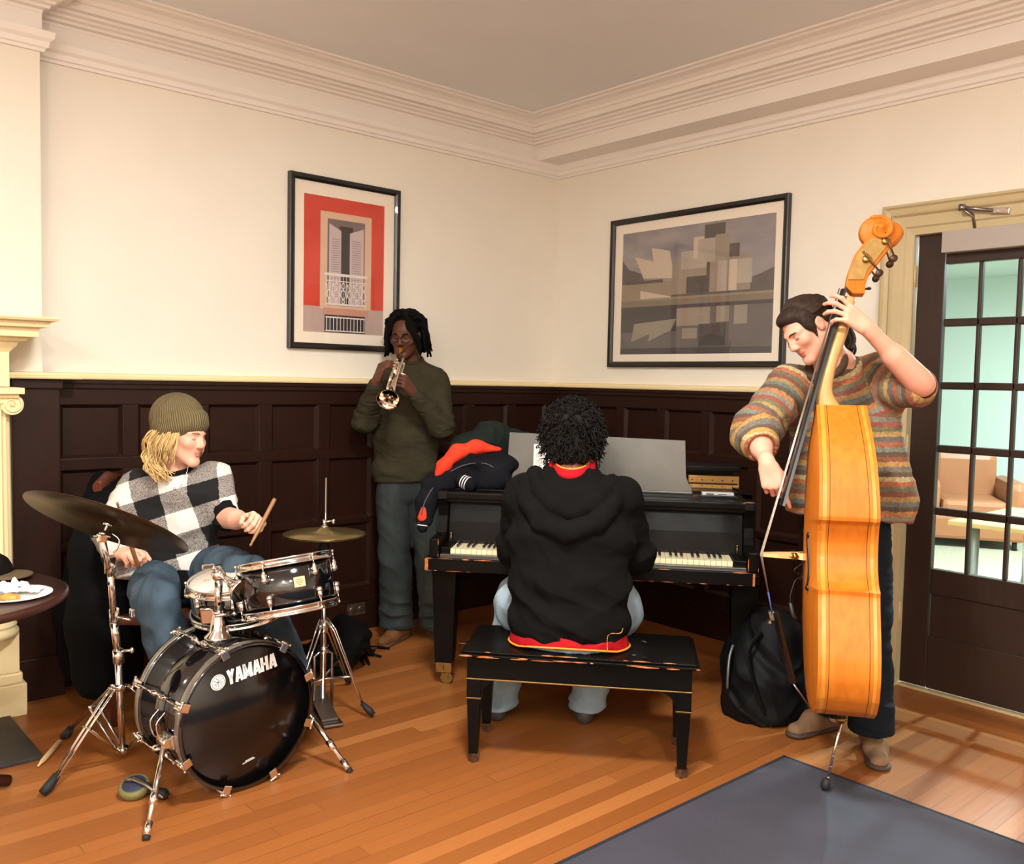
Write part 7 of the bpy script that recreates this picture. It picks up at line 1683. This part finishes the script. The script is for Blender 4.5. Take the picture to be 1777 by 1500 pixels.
    w = MB(); cc = P(1452, 626, 3.66); w.tube([cc + CR * .045 - CU * .045, cc + CR * .035 - CU * .0, cc + CR * .02 + CU * .03], [.022, .024, .020], 10); w.build('white_collar', mat('white_shirt', (222, 208, 190), .85), t)
    # trousers
    j = SDF(.006); j.loft([(P(1466, 875, 3.80), X, .165, .125), (P(1464, 920, 3.80), X, .172, .135)], .03)
    j.chain([hipL, kL, aL], [.108, .092, .088], .02); j.hem(P(1448, 1236, 3.86), -UPZ, .13); j.chain([hipR, kR, P(1511, 1270, 3.56)], [.108, .090, .084], .02); j.chain([P(1511, 1236, 3.56), P(1510, 1275, 3.555)], [.089, .089], .003); j.hem(P(1510, 1268, 3.555), -UPZ, .13)
    d = j.mesh(1); vs = folds(d[0], d[1], .004, 10, 61, [(kR, .15, .0025, UPZ, 30), (P(1512, 1230, 3.5), .10, .007, UPZ, 70)]); skin('trousers', (vs, d[1]), cloth_mat('navy_trousers', (18, 22, 28), (26, 31, 38), .9, 7), t)
    M_su = cloth_mat('taupe_suede', (112, 86, 64), (138, 108, 82), .9, 18, 500, .2); M_so = mat('brown_rubber_sole', (66, 52, 42), .7)
    for h_, t_ in ((onz(1502, 1272, 0), onz(1528, 1342, 0)), (onz(1462, 1258, 0), onz(1368, 1282, 0))):
        dd = (t_ - h_).normalized(); h_ = t_ - dd * .30
        sb = SDF(.004); shoe(sb, h_, t_, .05, .06); sb.cap(h_ + dd * .05 + UPZ * .05, h_ + dd * .16 + UPZ * .062, .042, .040, .03); sb.plane_cut((0, 0, .020), -UPZ); so = skin('shoe', sb.mesh(1), M_su, t)
        sb = SDF(.004); sb.cap(h_ + dd * .042 + UPZ * .012, t_ - dd * .048 + UPZ * .012, .043, .047, .01, flat=(UPZ, .34)); sb.plane_cut((0, 0, .001), -UPZ); skin('sole', sb.mesh(1), M_so, so)
    # hair swept back
    M_br = mat('brown_hair', (44, 30, 21), .65, var=.5, vs=70, stretch=(1, 1, 1), bump=.3, bs=200, spec=.25)
    k = SDF(.0045); k.ell(L(0, -.022, .046), (.078, .099, .080), M, .02); k.ell(L(0, .045, .084), (.054, .046, .030), M, .03); k.ell(L(0, -.085, -.005), (.062, .045, .065), M, .03)
    for x in (-1, 1): k.ell(L(x * .070, .020, .030), (.016, .034, .045), M, .02); k.cap(L(x * .077, .022, .01), L(x * .074, .030, -.035), .009, .005, .01)
    k.ell(L(0, .075, .02), (.062, .045, .045), M, .012, 0, True)
    for x in (-1, 1): k.ell(L(x * .088, -.004, -.008), (.020, .020, .032), M, .006, 0, True)
    k.cap(L(0, .0, -.10), L(0, -.02, -.16), .07, .08, .01, 0, True)
    d = k.mesh(1); hr = skin('hair', d, M_br, t)
    rd = random.Random(21); w = MB()
    for k_ in range(420):
        a0 = rd.uniform(-1.5, 1.5); st_ = V((math.sin(a0) * .062, .070 - abs(a0) * .030, .098 - abs(a0) * .042)); en = V((math.sin(a0) * .045, -.118, .01 + rd.uniform(-.03, .03))); md = V((math.sin(a0) * .088, -.02, .131 - abs(a0) ** 1.6 * .045 + rd.uniform(-.004, .006)))
        pts = spline([L(*st_), L(*((st_ + md) / 2 + V((0, 0, .010)))), L(*md), L(*((md + en) / 2 + V((math.sin(a0) * .016, -.022, .022)))), L(*en)], 4); w.tube(pts, [.0034 * (.5 + .5 * math.sin(PI * min(1, .12 + i / len(pts)))) for i in range(len(pts))], 5)
    w.build('hair_strands', mat('brown_hair_strands', (50, 34, 24), .65, var=.45, vs=60, spec=.25), hr)
    w = MB()
    for k_ in range(26):
        o = V((rd.uniform(-.012, .012), rd.uniform(-.012, .012), rd.uniform(-.012, .012))); pts = spline([L(0, -.115, .01) + o, P(1462, 570, 3.70) + o * 1.6, P(1474, 596, 3.72) + o * 1.8, P(1470, 612, 3.70) + o * 1.5], 4); w.tube(pts, .006, 5)
    w.build('ponytail', M_br, hr)
    eyes_brows(t, M, mat('dark_brows', (48, 32, 24), .7))
bassist()
